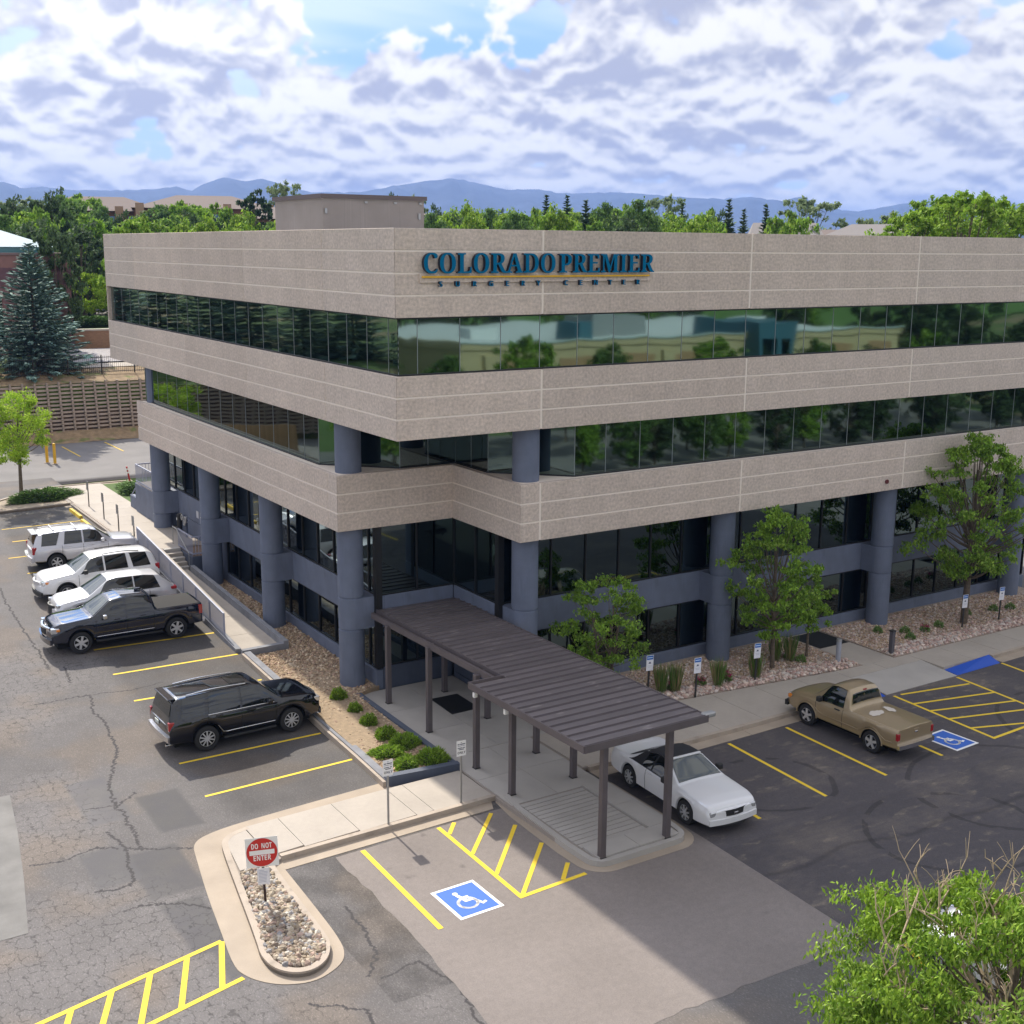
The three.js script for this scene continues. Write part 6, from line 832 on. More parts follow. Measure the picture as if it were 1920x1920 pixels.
// ------------------------------------------------------------------ shrubs, grasses, ground cover
function bushGeo(R, H, n, leaf, cols, seed, spiky) { const r = rng(seed), lv = [], C = GREENS[cols]; for (let i = 0; i < n; i++) { const a = r() * 6.283, e = Math.acos(r()), k = 0.72 + 0.3 * r() + 0.12 * Math.sin(a * 5 + seed), x = Math.cos(a) * Math.sin(e) * R * k, z = Math.sin(a) * Math.sin(e) * R * k, y = Math.cos(e) * H * k, c = C[Math.floor(r() * C.length)], v = 0.7 + 0.6 * r(), L = leaf * (0.6 + 0.8 * r()); lv.push([x, y + 0.02, z, x / R + gauss(r) * 0.5, (spiky ? 0.5 : 0.7) + 0.5 * r(), z / R + gauss(r) * 0.5, gauss(r), 0.6, gauss(r), L, L * (spiky ? 0.22 : 0.4), c[0] * v, c[1] * v, c[2] * v]); } return leafGeo(lv); }
{
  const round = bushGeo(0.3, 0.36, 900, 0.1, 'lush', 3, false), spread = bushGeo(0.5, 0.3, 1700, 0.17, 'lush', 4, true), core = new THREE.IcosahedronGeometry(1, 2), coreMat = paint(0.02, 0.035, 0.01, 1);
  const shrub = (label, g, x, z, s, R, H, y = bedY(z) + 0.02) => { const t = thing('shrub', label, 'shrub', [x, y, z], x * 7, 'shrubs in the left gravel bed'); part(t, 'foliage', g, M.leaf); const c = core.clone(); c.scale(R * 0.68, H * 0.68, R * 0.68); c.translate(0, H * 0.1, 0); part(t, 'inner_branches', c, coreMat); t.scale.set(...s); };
  [['small round shrub nearest the corner column', -0.3, -4.2, 1], ['small round shrub second from the corner column', -0.3, -2.85, 0.85], ['small round shrub third from the corner column', -0.38, -1.6, 0.98], ['round shrub touching the spreading junipers', -0.42, -0.25, 1.12]].forEach(([l, x, z, k]) => shrub(l, round, x, z, [k, k, k], 0.3, 0.36));
  [['spreading juniper beside the round shrub', -0.15, 0.55, [1.0, 1.05, 1.0]], ['flat spreading juniper near the parking wall', -0.95, 0.95, [1.15, 0.75, 0.9]], ['flat spreading juniper in front, behind the small white sign', -0.8, 2.0, [1.1, 0.75, 0.8]], ['large dark juniper at the bed corner by the canopy walk', 0.0, 2.15, [1.05, 1.15, 1.05]]].forEach(([l, x, z, s]) => shrub(l, spread, x, z, s, 0.62, 0.36));
  // tall grasses and small flowers in the right beds
  const grassGeo = (() => { const r = rng(15), lv = []; for (let i = 0; i < 260; i++) { const a = r() * 6.28, d = r() * 0.14, L = 0.7 + 0.5 * r(), tip = r() > 0.72, c = tip ? [0.30, 0.22, 0.11] : GREENS.juniper[i % 3], lean = 0.22 * r(); lv.push([Math.cos(a) * (d + lean * L * 0.5), L / 2, Math.sin(a) * (d + lean * L * 0.5), Math.cos(a) * lean, 1, Math.sin(a) * lean, gauss(r), 0.1, gauss(r), L, 0.022, ...c]); } return leafGeo(lv); })();
  [[10.0, 1.15, 'tall grass clump nearest the canopy'], [10.5, 1.35, 'tall grass clump beside the first blue-topped sign'], [12.2, 1.75, 'tall grass clump between the two blue-topped signs'], [14.05, 1.75, 'tall grass clump behind the second blue-topped sign'], [16.6, 1.0, 'tall grass clump behind the tree trunk near the door path'], [16.1, 0.7, 'short grass clump behind the open green tree']].forEach(([x, z, l]) => { const t = thing('grass_clump', l, 'grass', [x, 0.17, z], x * 3, 'tall grasses in the right bed'); part(t, 'blades', grassGeo, M.needle); t.scale.set(1.15, 1.05, 1.15); });
  const flowerLeaf = bushGeo(0.22, 0.26, 260, 0.09, 'mid', 9, false), bloom = (() => { const r = rng(8), lv = []; for (let i = 0; i < 60; i++) { const a = r() * 6.28, d = 0.2 * Math.sqrt(r()); lv.push([Math.cos(a) * d, 0.2 + 0.1 * r(), Math.sin(a) * d, gauss(r), gauss(r), gauss(r), gauss(r), 1, gauss(r), 0.06, 0.06, 0.32, 0.02, 0.09]); } return leafGeo(lv); })();
  [[10.6, 1.1, 1], [11.8, 1.25, 1], [13.1, 1.05, 1], [12.9, 1.45, 1], [15.0, 0.7, 1], [16.8, 0.75, 1], [16.9, 1.3, 0], [23.4, 0.9, 0], [24.3, 1.2, 1], [25.3, 1.1, 0], [22.9, 1.6, 0], [27.8, 0.6, 0], [29.4, 0.8, 0], [30.3, 1.0, 0], [31.5, 1.2, 1], [22.4, 0.3, 0]].forEach(([x, z, f], i) => { const t = thing('low_plant', f ? 'low plant with crimson flowers in the right gravel beds' : 'low green plant in the right gravel beds', 'plant', [x, 0.17, z], i, f ? 'flowering plants in the right beds' : 'green plants in the right beds'); part(t, 'foliage', flowerLeaf, M.needle); if (f) part(t, 'flowers', bloom, M.needle); });
  // mounded ground cover
  const mound = bushGeo(1, 1, 5200, 0.16, 'juniper', 19, true);
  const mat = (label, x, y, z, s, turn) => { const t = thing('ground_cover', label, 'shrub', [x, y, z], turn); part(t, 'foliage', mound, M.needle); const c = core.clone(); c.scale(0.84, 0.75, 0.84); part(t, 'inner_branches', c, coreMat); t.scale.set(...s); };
  mat('wide low juniper around the young tree on the far island', -2.9, 1.6, -38.9, [2.2, 0.6, 1.2], 0.25); mat('low juniper beside the landing steps at the far end', 2.4, 1.6, -38.3, [1.3, 0.6, 2.2], 0); mat('dark clipped hedge on the curved brick planter', 12.8, 8.4, -90.3, [3.2, 0.75, 2.2], 0.1);
}

// ------------------------------------------------------------------ signs
function signTexture(w, h, draw) { const c = document.createElement('canvas'); c.width = w; c.height = h; const g = c.getContext('2d'); draw(g, w, h); const t = new THREE.CanvasTexture(c); t.colorSpace = THREE.SRGBColorSpace; t.magFilter = THREE.LinearFilter; return t; }
const facePlate = (w, h) => { const g = new THREE.PlaneGeometry(w, h); return g; };
{
  // round red sign on a dark post in the stone island; its plate is turned towards the lane
  const t = thing('do_not_enter_sign', 'square white sign with a red disc reading DO NOT ENTER', 'sign', [-7.52, 0.12, 7.35], -0.36);
  t.rotation.z = 0.03;
  part(t, 'post', rbox(-0.03, 0.03, 0, 1.75, -0.03, 0.03, 0.006), paint(0.035, 0.015, 0.012, 0.8)); part(t, 'sign_plate', rbox(-0.39, 0.39, 1.02, 1.8, 0.034, 0.042, 0.003), M.whiteSign);
  part(t, 'red_disc', (() => { const g = new THREE.CylinderGeometry(0.37, 0.37, 0.004, 48); g.rotateX(Math.PI / 2); g.translate(0, 1.41, 0.0455); return g; })(), M.redSign); part(t, 'white_bar', box(-0.3, 0.3, 1.35, 1.47, 0.048, 0.051), M.whiteSign);
  const word = (s, x0, x1, y, h) => { const g = new TextGeometry(s, { font: sansBold, size: h / 0.73, depth: 0.003, curveSegments: 4 }); g.computeBoundingBox(); const b = g.boundingBox, k = (x1 - x0) / (b.max.x - b.min.x); g.translate(-b.min.x, 0, 0); g.scale(k, 1, 1); g.translate(x0, y, 0.048); part(t, 'lettering', g, M.whiteSign); };
  word('DO  NOT', -0.245, 0.245, 1.515, 0.1); word('ENTER', -0.21, 0.21, 1.2, 0.1);
  const small = signTexture(128, 192, (g, w, h) => { g.fillStyle = '#d9d9de'; g.fillRect(0, 0, w, h); g.fillStyle = '#9aa0b5'; for (let i = 0; i < 9; i++) g.fillRect(14, 22 + i * 17, 60 + ((i * 37) % 40), 6); });
  part(t, 'lower_plate', rbox(-0.15, 0.15, 0.55, 0.99, 0.034, 0.04, 0.003), M.whiteSign); const f = part(t, 'small_print', facePlate(0.29, 0.43), std({ map: small, roughness: 0.5 })); f.position.set(0, 0.77, 0.0425);
}
{
  const face = signTexture(192, 288, (g, w, h) => { g.fillStyle = '#e9e9ea'; g.fillRect(0, 0, w, h); g.fillStyle = '#3a3f55'; const bars = (y, hh, xs) => xs.forEach(([a, b]) => g.fillRect(a, y, b - a, hh)); bars(28, 9, [[84, 106]]); bars(56, 17, [[18, 58], [70, 174]]); bars(92, 7, [[22, 120], [128, 166]]); bars(128, 15, [[20, 118], [130, 170]]); bars(156, 15, [[44, 148]]); g.fillStyle = '#1d2033'; g.font = 'bold 62px sans-serif'; g.textAlign = 'center'; g.fillText('ONLY', w / 2, 246); });
  [[-3.05, 5.16, 'white sign reading ONLY on a grey post at the kerb, left one'], [-0.64, 5.05, 'white sign reading ONLY on a grey post beside the canopy walk']].forEach(([x, z, l]) => {
    const t = thing('parking_sign', l, 'sign', [x, 0.15, z], -0.06, 'small white signs on grey posts'); part(t, 'post', rbox(-0.028, 0.028, 0, 1.9, -0.02, 0.02, 0.008), M.galv); part(t, 'sign_plate', rbox(-0.152, 0.152, 1.46, 1.93, 0.022, 0.028, 0.002), M.whiteSign); const f = part(t, 'sign_face', facePlate(0.3, 0.465), std({ map: face, roughness: 0.5 })); f.position.set(0, 1.695, 0.0305);
  });
  const blue = signTexture(128, 240, (g, w, h) => { g.fillStyle = '#e4e4ec'; g.fillRect(0, 0, w, h); g.fillStyle = '#1f62b8'; g.fillRect(6, 6, w - 12, 62); g.fillStyle = '#c9dcf2'; g.fillRect(16, 30, w - 32, 14); g.fillStyle = '#555c78'; g.fillRect(48, 104, 30, 26); g.fillRect(40, 122, 46, 8); g.fillStyle = '#b9bccb'; g.fillRect(24, 160, 80, 6); g.fillRect(30, 180, 68, 6); });
  [[9.5, 1.0, 'white sign half hidden by the tree behind the canopy'], [10.8, 2.1, 'white sign with a blue top, nearest the canopy'], [13.8, 2.0, 'white sign with a blue top beside the second grass clump'], [26.0, 1.75, 'white sign with a blue top at the big tree trunk'], [28.4, 1.8, 'white sign right of the big tree trunk']].forEach(([x, z, l]) => {
    const t = thing('parking_sign', l, 'sign', [x, 0.17, z], -0.08, 'signs on dark posts in the right beds'); part(t, 'post', rbox(-0.035, 0.035, 0, 1.25, -0.02, 0.02, 0.008), M.darkPost); part(t, 'sign_plate', rbox(-0.152, 0.152, 0.92, 1.5, 0.022, 0.028, 0.002), M.whiteSign); const f = part(t, 'sign_face', facePlate(0.3, 0.575), std({ map: blue, roughness: 0.5 })); f.position.set(0, 1.21, 0.0305); t.rotation.z = -0.03;
  });
  [[-1.3, -35.1, 'farthest'], [-1.42, -31.4, 'second farthest'], [-1.55, -28.0, 'third farthest'], [-1.62, -24.9, 'nearest']].forEach(([x, z, w]) => { const t = thing('parking_sign', `edge-on sign post on the walk above the yellow wheel stops, ${w} of four`, 'sign', [x, 1.7, z], -Math.PI / 2 + 0.12, 'sign posts on the far walk'); part(t, 'post', rbox(-0.03, 0.03, 0, 1.35, -0.025, 0.025, 0.008), paint(0.12, 0.11, 0.10, 0.7)); part(t, 'sign_plate', rbox(-0.15, 0.15, 0.95, 1.45, 0.027, 0.034, 0.002), M.galv); });
}
// ------------------------------------------------------------------ posts, stops, rails
[[-2.27, -35.2, -32.85, 'farthest'], [-2.4, -32.1, -30.15, 'middle'], [-2.43, -29.05, -27.5, 'nearest']].forEach(([x, a, b, w]) => { const t = thing('wheel_stop', `yellow concrete wheel stop at the head of the far bays, ${w} of three`, 'wheel stop', [x, groundY((a + b) / 2), (a + b) / 2], 0, 'yellow wheel stops'); const L = b - a, s = new THREE.Shape([[-0.09, 0], [0.09, 0], [0.06, 0.12], [-0.06, 0.12]].map(([p, q]) => new THREE.Vector2(p, q))), g = new THREE.ExtrudeGeometry(s, { depth: L - 0.04, bevelEnabled: true, bevelSize: 0.015, bevelThickness: 0.015, bevelSegments: 2 }); g.translate(0, 0.012, -L / 2 + 0.02); part(t, 'body', g, paint(0.62, 0.42, 0.03, 0.75)); for (const z of [-L * 0.35, L * 0.35]) part(t, 'pin', cyl(0, z, 0.12, 0.155, 0.02, 0.02, 8), M.galv); });
[[0.0, -51.7, 'left'], [0.35, -51.0, 'right']].forEach(([x, z, w]) => { const t = thing('bollard', `tall yellow bollard on the far drive, ${w} of the pair`, 'bollard', [x, 1.57, z], 0, 'yellow bollards on the far drive'); const ym = paint(0.62, 0.36, 0.02, 0.6); part(t, 'post', cyl(0, 0, 0, 1.35, 0.1, 0.1, 16), ym); const d = new THREE.SphereGeometry(0.1, 16, 8, 0, 6.283, 0, 1.571); d.scale(1, 0.5, 1); d.translate(0, 1.35, 0); part(t, 'cap', d, ym); part(t, 'base', cyl(0, 0, 0, 0.04, 0.2, 0.18, 16), M.kerb); });
{
  const t = thing('delineator_post', 'leaning red post with white bands at the edge of the far drive', 'post', [2.5, 1.6, -40.5]); const red = paint(0.42, 0.015, 0.02, 0.5); part(t, 'post', cyl(0, 0, 0, 1.25, 0.055, 0.05, 12), red); for (const y of [0.82, 1.02]) part(t, 'white_band', cyl(0, 0, y, y + 0.1, 0.058, 0.058, 12), M.whiteSign); part(t, 'base', cyl(0, 0, 0, 0.05, 0.16, 0.14, 12), M.black); t.rotation.z = 0.16;
  const b = thing('path_light', 'dark square path light post at the rock border', 'lamp', [20.75, 0.17, 2.45]); part(b, 'post', rbox(-0.085, 0.085, 0, 0.92, -0.085, 0.085, 0.012), paint(0.09, 0.085, 0.10, 0.6)); part(b, 'cap', rbox(-0.1, 0.1, 0.92, 0.98, -0.1, 0.1, 0.012), M.darkPost);
  const c = thing('path_light', 'pale round path light post left of the door path', 'lamp', [18.15, 0.17, 2.05]); part(c, 'post', cyl(0, 0, 0, 0.85, 0.1, 0.1, 16), paint(0.34, 0.36, 0.42, 0.5)); part(c, 'cap', cyl(0, 0, 0.85, 0.95, 0.115, 0.1, 16), M.galv);
}
{
  // guard rail beside the sloped walk
  const t = thing('guard_rail', 'grey picket guard rail between the parked cars and the sloped walk', 'railing'), x = -1.74, top = (z) => lerp(1.62, 2.8, (-z - 11.9) / 12), bot = (z) => lerp(0.66, 1.84, (-z - 11.9) / 12), z0 = -23.9, z1 = -11.9;
  part(t, 'top_rail', beam([x, top(z0), z0], [x, top(z1), z1], 0.07, 0.06), M.rail); part(t, 'bottom_rail', beam([x, bot(z0), z0], [x, bot(z1), z1], 0.05, 0.05), M.rail);
  for (let i = 0; i <= 7; i++) { const z = lerp(z0, z1, i / 7); part(t, 'post', rbox(x - 0.03, x + 0.03, bot(z) - 0.2, top(z) - 0.02, z - 0.03, z + 0.03, 0.006), M.rail); }
  for (let i = 1; i < 112; i++) { const z = lerp(z0, z1, i / 112), g = box(x - 0.011, x + 0.011, bot(z), top(z) - 0.02, z - 0.011, z + 0.011); part(t, 'picket', g, M.rail); }
  // landing wall, steps and small rails
  const s = thing('steps', 'concrete steps climbing to the upper walk beside the dark landing block', 'steps'); for (let i = 0; i < 5; i++) part(s, 'step', rbox(-0.72, 0.08, 0.4, 1.72 - i * 0.16, -23.45 + i * 0.32, -23.13 + i * 0.32 + (i < 4 ? 0.02 : 0), 0.012), i % 2 ? M.sidewalk : M.padConcrete);
  const b = thing('landing_block', 'dark blue-grey block with a railing beside the second column', 'wall'); part(b, 'wall_body', rbox(0.1, 1.42, 0.2, 1.62, -24.0, -21.45, 0.03), M.blueDark); part(b, 'deck', box(0.16, 1.4, 1.622, 1.635, -23.9, -21.5), paint(0.22, 0.15, 0.11, 0.9));
  const rl = (a, c) => part(b, 'rail', beam(a, c, 0.045, 0.06), M.rail); rl([0.16, 2.55, -23.7], [0.16, 2.55, -21.55]); rl([0.16, 2.55, -21.55], [1.4, 2.55, -21.55]); rl([0.16, 1.74, -23.7], [0.16, 1.74, -21.55]); rl([0.16, 1.74, -21.55], [1.4, 1.74, -21.55]);
  for (let i = 0; i <= 14; i++) part(b, 'picket', box(0.148, 0.172, 1.64, 2.55, -23.7 + i * 0.153 - 0.01, -23.7 + i * 0.153 + 0.01), M.rail); for (let i = 1; i <= 8; i++) part(b, 'picket', box(0.16 + i * 0.15 - 0.01, 0.16 + i * 0.15 + 0.01, 1.64, 2.55, -21.562, -21.538), M.rail);
  const hand = thing('stair_handrail', 'thin pipe handrail slanting down along the steps', 'handrail'); part(hand, 'pipe', merge([rod([0.02, 2.6, -24.1], [0.02, 2.6, -23.5], 0.025, 8), rod([0.02, 2.6, -23.5], [0.02, 1.75, -21.7], 0.025, 8), rod([0.02, 1.75, -21.7], [0.02, 0.85, -21.7], 0.02, 8), rod([0.02, 2.6, -24.1], [0.02, 1.7, -24.1], 0.02, 8)]), M.galv);
  // far deck beyond the end column
  const d = thing('deck_wall', 'blue-grey deck wall with a railing beyond the farthest left column', 'wall'); part(d, 'wall_body', rbox(0.62, 1.9, 1.2, 3.3, -32.6, -28.2, 0.03), M.blue); part(d, 'deck', box(0.66, 4.9, 3.302, 3.32, -32.5, -28.3), M.sidewalk);
  const r2 = (a, c) => part(d, 'rail', beam(a, c, 0.05, 0.07), M.rail); r2([0.68, 4.32, -32.5], [0.68, 4.32, -28.3]); r2([0.68, 4.32, -32.5], [3.2, 4.32, -32.5]); r2([0.68, 3.42, -32.5], [0.68, 3.42, -28.3]); for (let i = 0; i <= 24; i++) part(d, 'picket', box(0.668, 0.692, 3.32, 4.3, -32.5 + i * 0.17 - 0.01, -32.5 + i * 0.17 + 0.01), M.rail); for (let i = 1; i < 14; i++) part(d, 'picket', box(0.68 + i * 0.18 - 0.01, 0.68 + i * 0.18 + 0.01, 3.32, 4.3, -32.512, -32.488), M.rail);
  part(d, 'stair_cheek', rbox(0.7, 0.95, 1.4, 2.4, -34.0, -32.62, 0.02), M.blue); part(d, 'stair_rail', rod([0.75, 3.1, -32.7], [0.75, 2.3, -34.0], 0.025, 8), M.rail);
  // urn, fire connection
  const u = thing('ash_urn', 'slim black waste urn on the upper walk by the end column', 'bin', [1.15, 1.72, -26.6]); part(u, 'body', cyl(0, 0, 0, 0.85, 0.13, 0.14, 18), M.black); part(u, 'lid', cyl(0, 0, 0.85, 0.93, 0.15, 0.1, 18), M.darkPost); part(u, 'label', box(-0.145, -0.135, 0.6, 0.72, -0.05, 0.05), M.whiteSign);
  const f = thing('fire_connection', 'cluster of metal fire hose valves standing by the blue wall', 'valve', [1.05, 1.7, -25.2]); part(f, 'riser', cyl(0, 0, 0, 0.95, 0.07, 0.07, 14), M.blueDark); for (const [y, z] of [[1.0, -0.2], [0.78, 0.14], [0.95, 0.3]]) { const c = new THREE.TorusGeometry(0.13, 0.03, 8, 20); c.rotateY(Math.PI / 2); c.translate(-0.14, y, z); part(f, 'hand_wheel', c, M.galv); part(f, 'valve_body', rod([0.05, y, 0], [-0.12, y, z], 0.05, 10), M.galv); }
}
// white sedan half hidden under the foreground tree
makeVehicle({ name: 'parked_sedan', label: 'white sedan mostly hidden beneath the foreground tree', category: 'car', pos: [5.35, 0.006, 19.3], turn: Math.PI / 2, paint: CM.white,
  L: 4.7, W: 1.82, H: 1.45, r: 0.33, fx: 1.4, rx: -1.35, roofW: 0.6, sill: 0.28, nose: 0.18, tail: 0.12,
  top: [[-2.35, 0.9], [-2.28, 1.04], [-1.75, 1.08], [-1.0, 1.38], [-0.4, 1.45], [0.2, 1.43], [0.4, 1.38], [1.15, 1.0], [1.3, 0.96], [2.0, 0.86], [2.28, 0.76], [2.35, 0.58]], belt: [[-2.35, 0.84], [-2.2, 0.98], [1.0, 0.92], [2.1, 0.78], [2.35, 0.52]], windows: [[-1.2, -0.22, -0.95, -0.22], [-0.16, 0.95, -0.16, 0.45]], windshield: [0.42, 1.16], rearGlass: [-1.7, -1.05], spokes: 7, seams: [-0.2, 0.95], mirrorX: 0.7, extra: [(c) => { for (const s of [1, -1]) { lampBox(c, 'headlight', CM.lamp, 2.2, 0.7, s * 0.66, 0.26, 0.12, 0.26); lampBox(c, 'taillight', CM.red, -2.26, 0.9, s * 0.7, 0.16, 0.14, 0.3); } }] });

// ------------------------------------------------------------------ retaining wall of stacked concrete cribbing
{
  const w = thing('retaining_wall', 'stacked concrete crib retaining wall across the back of the lot', 'wall');
  const cm = [0, 1, 2].map((i) => std({ roughness: 0.95, map: mottled([0.30 + 0.03 * i, 0.245 + 0.025 * i, 0.205 + 0.02 * i], 0.25, 6, 0.2, 256, 2) })), y0 = 2.1, rowH = 0.285, rows = 13, bay = 0.87, lean = 0.17, zOf = (y) => WALL_Z + 0.25 - (y - y0) * lean;
  const sg = new THREE.BoxGeometry(bay - 0.13, 0.15, 0.16), hg = new THREE.BoxGeometry(0.13, 0.12, 0.3); boxUV(sg); boxUV(hg);
  const rest = [], restH = [];
  for (let i = -10; i < 22; i++) for (let k = 0; k < rows; k++) {
    const x = i * bay + 6, y = y0 + k * rowH + 0.02 * Math.sin(i * 1.7), z = zOf(y), inView = i >= -9 && i <= 4;
    if (inView) { const m = part(w, 'stretcher_beam', sg, cm[(i * 7 + k * 5 + 99) % 3]); m.position.set(x + bay / 2, y, z); m.rotation.x = -lean; const h = part(w, 'header_block', hg, cm[(i * 3 + k + 99) % 3]); h.position.set(x, y + rowH * 0.5, z + 0.05); h.scale.set(1, 2.2, 1); }
    else { const a = sg.clone(); a.rotateX(-lean); a.translate(x + bay / 2, y, z); rest.push(a); const b = hg.clone(); b.scale(1, 2.2, 1); b.translate(x, y + rowH * 0.5, z + 0.05); restH.push(b); }
  }
  const m = part(w, 'cribbing', merge([...rest, ...restH]), cm[1]); m.userData.kind = 'stuff';
  part(w, 'earth_fill', (() => { const g = box(-3, 34, 0, 1, -0.2, 0.2); const p = g.attributes.position; for (let i = 0; i < p.count; i++) { const y = p.getY(i) > 0.5 ? 5.65 : 1.0, z = zOf(y) - (p.getZ(i) < 0 ? 0.7 : 0.16); p.setY(i, y); p.setZ(i, z); } g.computeVertexNormals(); return boxUV(g); })(), paint(0.13, 0.095, 0.07, 1));
  const w2 = thing('retaining_wall', 'side run of the crib wall behind the wooden enclosure, left of the view', 'wall', [-3, 0, WALL_Z + 0.25], Math.PI + 0.536); const l2 = []; for (let i = 0; i < 52; i++) for (let k = 0; k < 13; k++) { const a = sg.clone(); a.translate(i * bay + bay / 2, y0 + k * rowH, k * rowH * lean); l2.push(a); const b = hg.clone(); b.scale(1, 2.2, 1); b.translate(i * bay, y0 + k * rowH + 0.14, k * rowH * lean - 0.05); l2.push(b); } part(w2, 'cribbing', merge(l2), cm[0]).userData.kind = 'stuff'; part(w2, 'earth_fill', box(0, 46, 0.5, 5.6, 0.7, 1.3), paint(0.13, 0.095, 0.07, 1)); part(w2, 'wall_top', box(0, 46, 5.5, 5.62, 0.5, 3.4), M.turf);
  const e = thing('wooden_enclosure', 'tan wooden fence enclosure in front of the crib wall, mirrored in the left windows', 'fence', [-13.5, 1.55, -50.5], 0.45), wd = [0, 1, 2].map((i) => paint(0.34 + 0.05 * i, 0.22 + 0.03 * i, 0.11 + 0.02 * i, 0.9)); for (let i = 0; i < 40; i++) part(e, 'plank', box(-3 + i * 0.15, -3 + i * 0.15 + 0.14, 0, 1.95, 1.6, 1.64), wd[(i * 7) % 3]); for (let i = 0; i < 22; i++) part(e, 'plank', box(2.98, 3.02, 0, 1.95, -1.7 + i * 0.15, -1.7 + i * 0.15 + 0.14), wd[(i * 5) % 3]);
}
// iron fence on the bank, path, stone slope, curved brick planter
{
  const f = thing('iron_fence', 'thin black iron fence on the bank above the retaining wall', 'fence'), Z = WALL_Z - 2.5, by = (x) => terrain(x, Z) + 0.06;
  for (let i = 0; i <= 7; i++) { const x = -3 + i * 2.55; part(f, 'post', box(x - 0.035, x + 0.035, by(x) - 0.2, by(x) + 1.5, Z - 0.035, Z + 0.035), M.black); }
  for (const y of [0.16, 1.28]) part(f, 'rail', box(-3, 14.85, by(0) + y, by(0) + y + 0.05, Z - 0.02, Z + 0.02), M.black);
  for (let i = 0; i < 118; i++) { const x = -2.9 + i * 0.15; part(f, 'picket', box(x - 0.009, x + 0.009, by(x) + 0.08, by(x) + 1.42, Z - 0.009, Z + 0.009), M.black); }
  struct('bank_path', gridSheet(2.5, 16, -68.6, -66.2, 8, 3, (x, z) => terrain(x, z) + 0.1), M.sidewalk);
  struct('stone_slope', gridSheet(4, 18, -78, -69.5, 8, 6, (x, z) => terrain(x, z) + 0.12 + 0.05 * (-69.5 - z)), std({ roughness: 1, map: mottled([0.34, 0.32, 0.33], 0.35, 10, 0.8, 256, 2.5) }));
  struct('upper_road', gridSheet(6, 60, -150, -96, 10, 10, (x, z) => terrain(x, z) + 0.2), M.asphalt);
  const p = thing('brick_planter', 'curved tan brick planter wall behind the iron fence', 'wall'), brick = std({ roughness: 0.95, map: tex(256, 2, (u, v, i, j) => { const row = Math.floor(v * 26), k = 1 + 0.2 * (RV[(row * 13 + Math.floor((u + (row & 1) * 0.06) * 9) * 7) & 255] - 0.5) + 0.1 * (grain(i, j) - 0.5); return [0.36 * k, 0.21 * k, 0.135 * k]; }) });
  const path = arcPts(11.2, -87.2, 6.6, 165, 15, 22, 7.6); part(p, 'wall_body', toCreasedNormals(ribbon(path, -0.2, 0.2, 5.9, 8.45), 0.6), brick); part(p, 'cap', toCreasedNormals(ribbon(path, -0.27, 0.27, 8.45, 8.6), 0.6), M.coping); part(p, 'soil', slab(path.map(([x, z]) => [x, z - 0.1]), 7.8, 8.3), M.turf);
}
// mauve office building with a teal metal roof, left edge
{
  const b = thing('mauve_building', 'mauve brick building with a teal metal hip roof behind the spruce', 'building', [1.9, 0, 0]);
  const bk = (r, g, bb) => std({ roughness: 0.95, map: mottled([r, g, bb], 0.15, 8, 0.2, 256, 3) }), x1 = 6.7, z1 = -79.2;
  part(b, 'wall', box(-15, x1, 5.5, 12.6, -97, z1), bk(0.22, 0.12, 0.12)); part(b, 'wall_band', box(-15.04, x1 + 0.06, 12.6, 14.0, -97.04, z1 + 0.06), bk(0.16, 0.085, 0.10)); part(b, 'upper_wall', box(-15, x1, 14.0, 15.05, -97, z1), bk(0.28, 0.15, 0.135)); part(b, 'parapet_cap', box(-15.1, x1 + 0.1, 15.05, 15.25, -97.1, z1 + 0.1), bk(0.22, 0.15, 0.15));
  part(b, 'eave', box(-11.8, 5.7, 15.25, 15.75, -95, -80.4), paint(0.07, 0.20, 0.22, 0.5));
  const hip = (() => { const g = new THREE.BufferGeometry(), A = [-11.9, 15.75, -80.3], B = [5.8, 15.75, -80.3], C = [5.8, 15.75, -95.1], D = [-11.9, 15.75, -95.1], P = [-5, 17.3, -87], Q = [2.2, 17.3, -86.5]; g.setAttribute('position', new THREE.Float32BufferAttribute([...A, ...B, ...Q, ...A, ...Q, ...P, ...B, ...C, ...Q, ...C, ...D, ...P, ...C, ...P, ...Q, ...D, ...A, ...P], 3)); g.computeVertexNormals(); return boxUV(g); })();
  part(b, 'roof', hip, std({ color: lin(0.17, 0.27, 0.33), roughness: 0.7 }));
  for (const x of [-12, -8, -4, -0.2, 3.2]) { const w = part(b, 'window', box(x - 1.1, x + 1.1, 8, 11.6, z1 - 0.05, z1 + 0.02), M.paneDark); part(w, 'lintel', box(x - 1.25, x + 1.25, 11.6, 11.9, z1 - 0.04, z1 + 0.05), M.coping); }
}
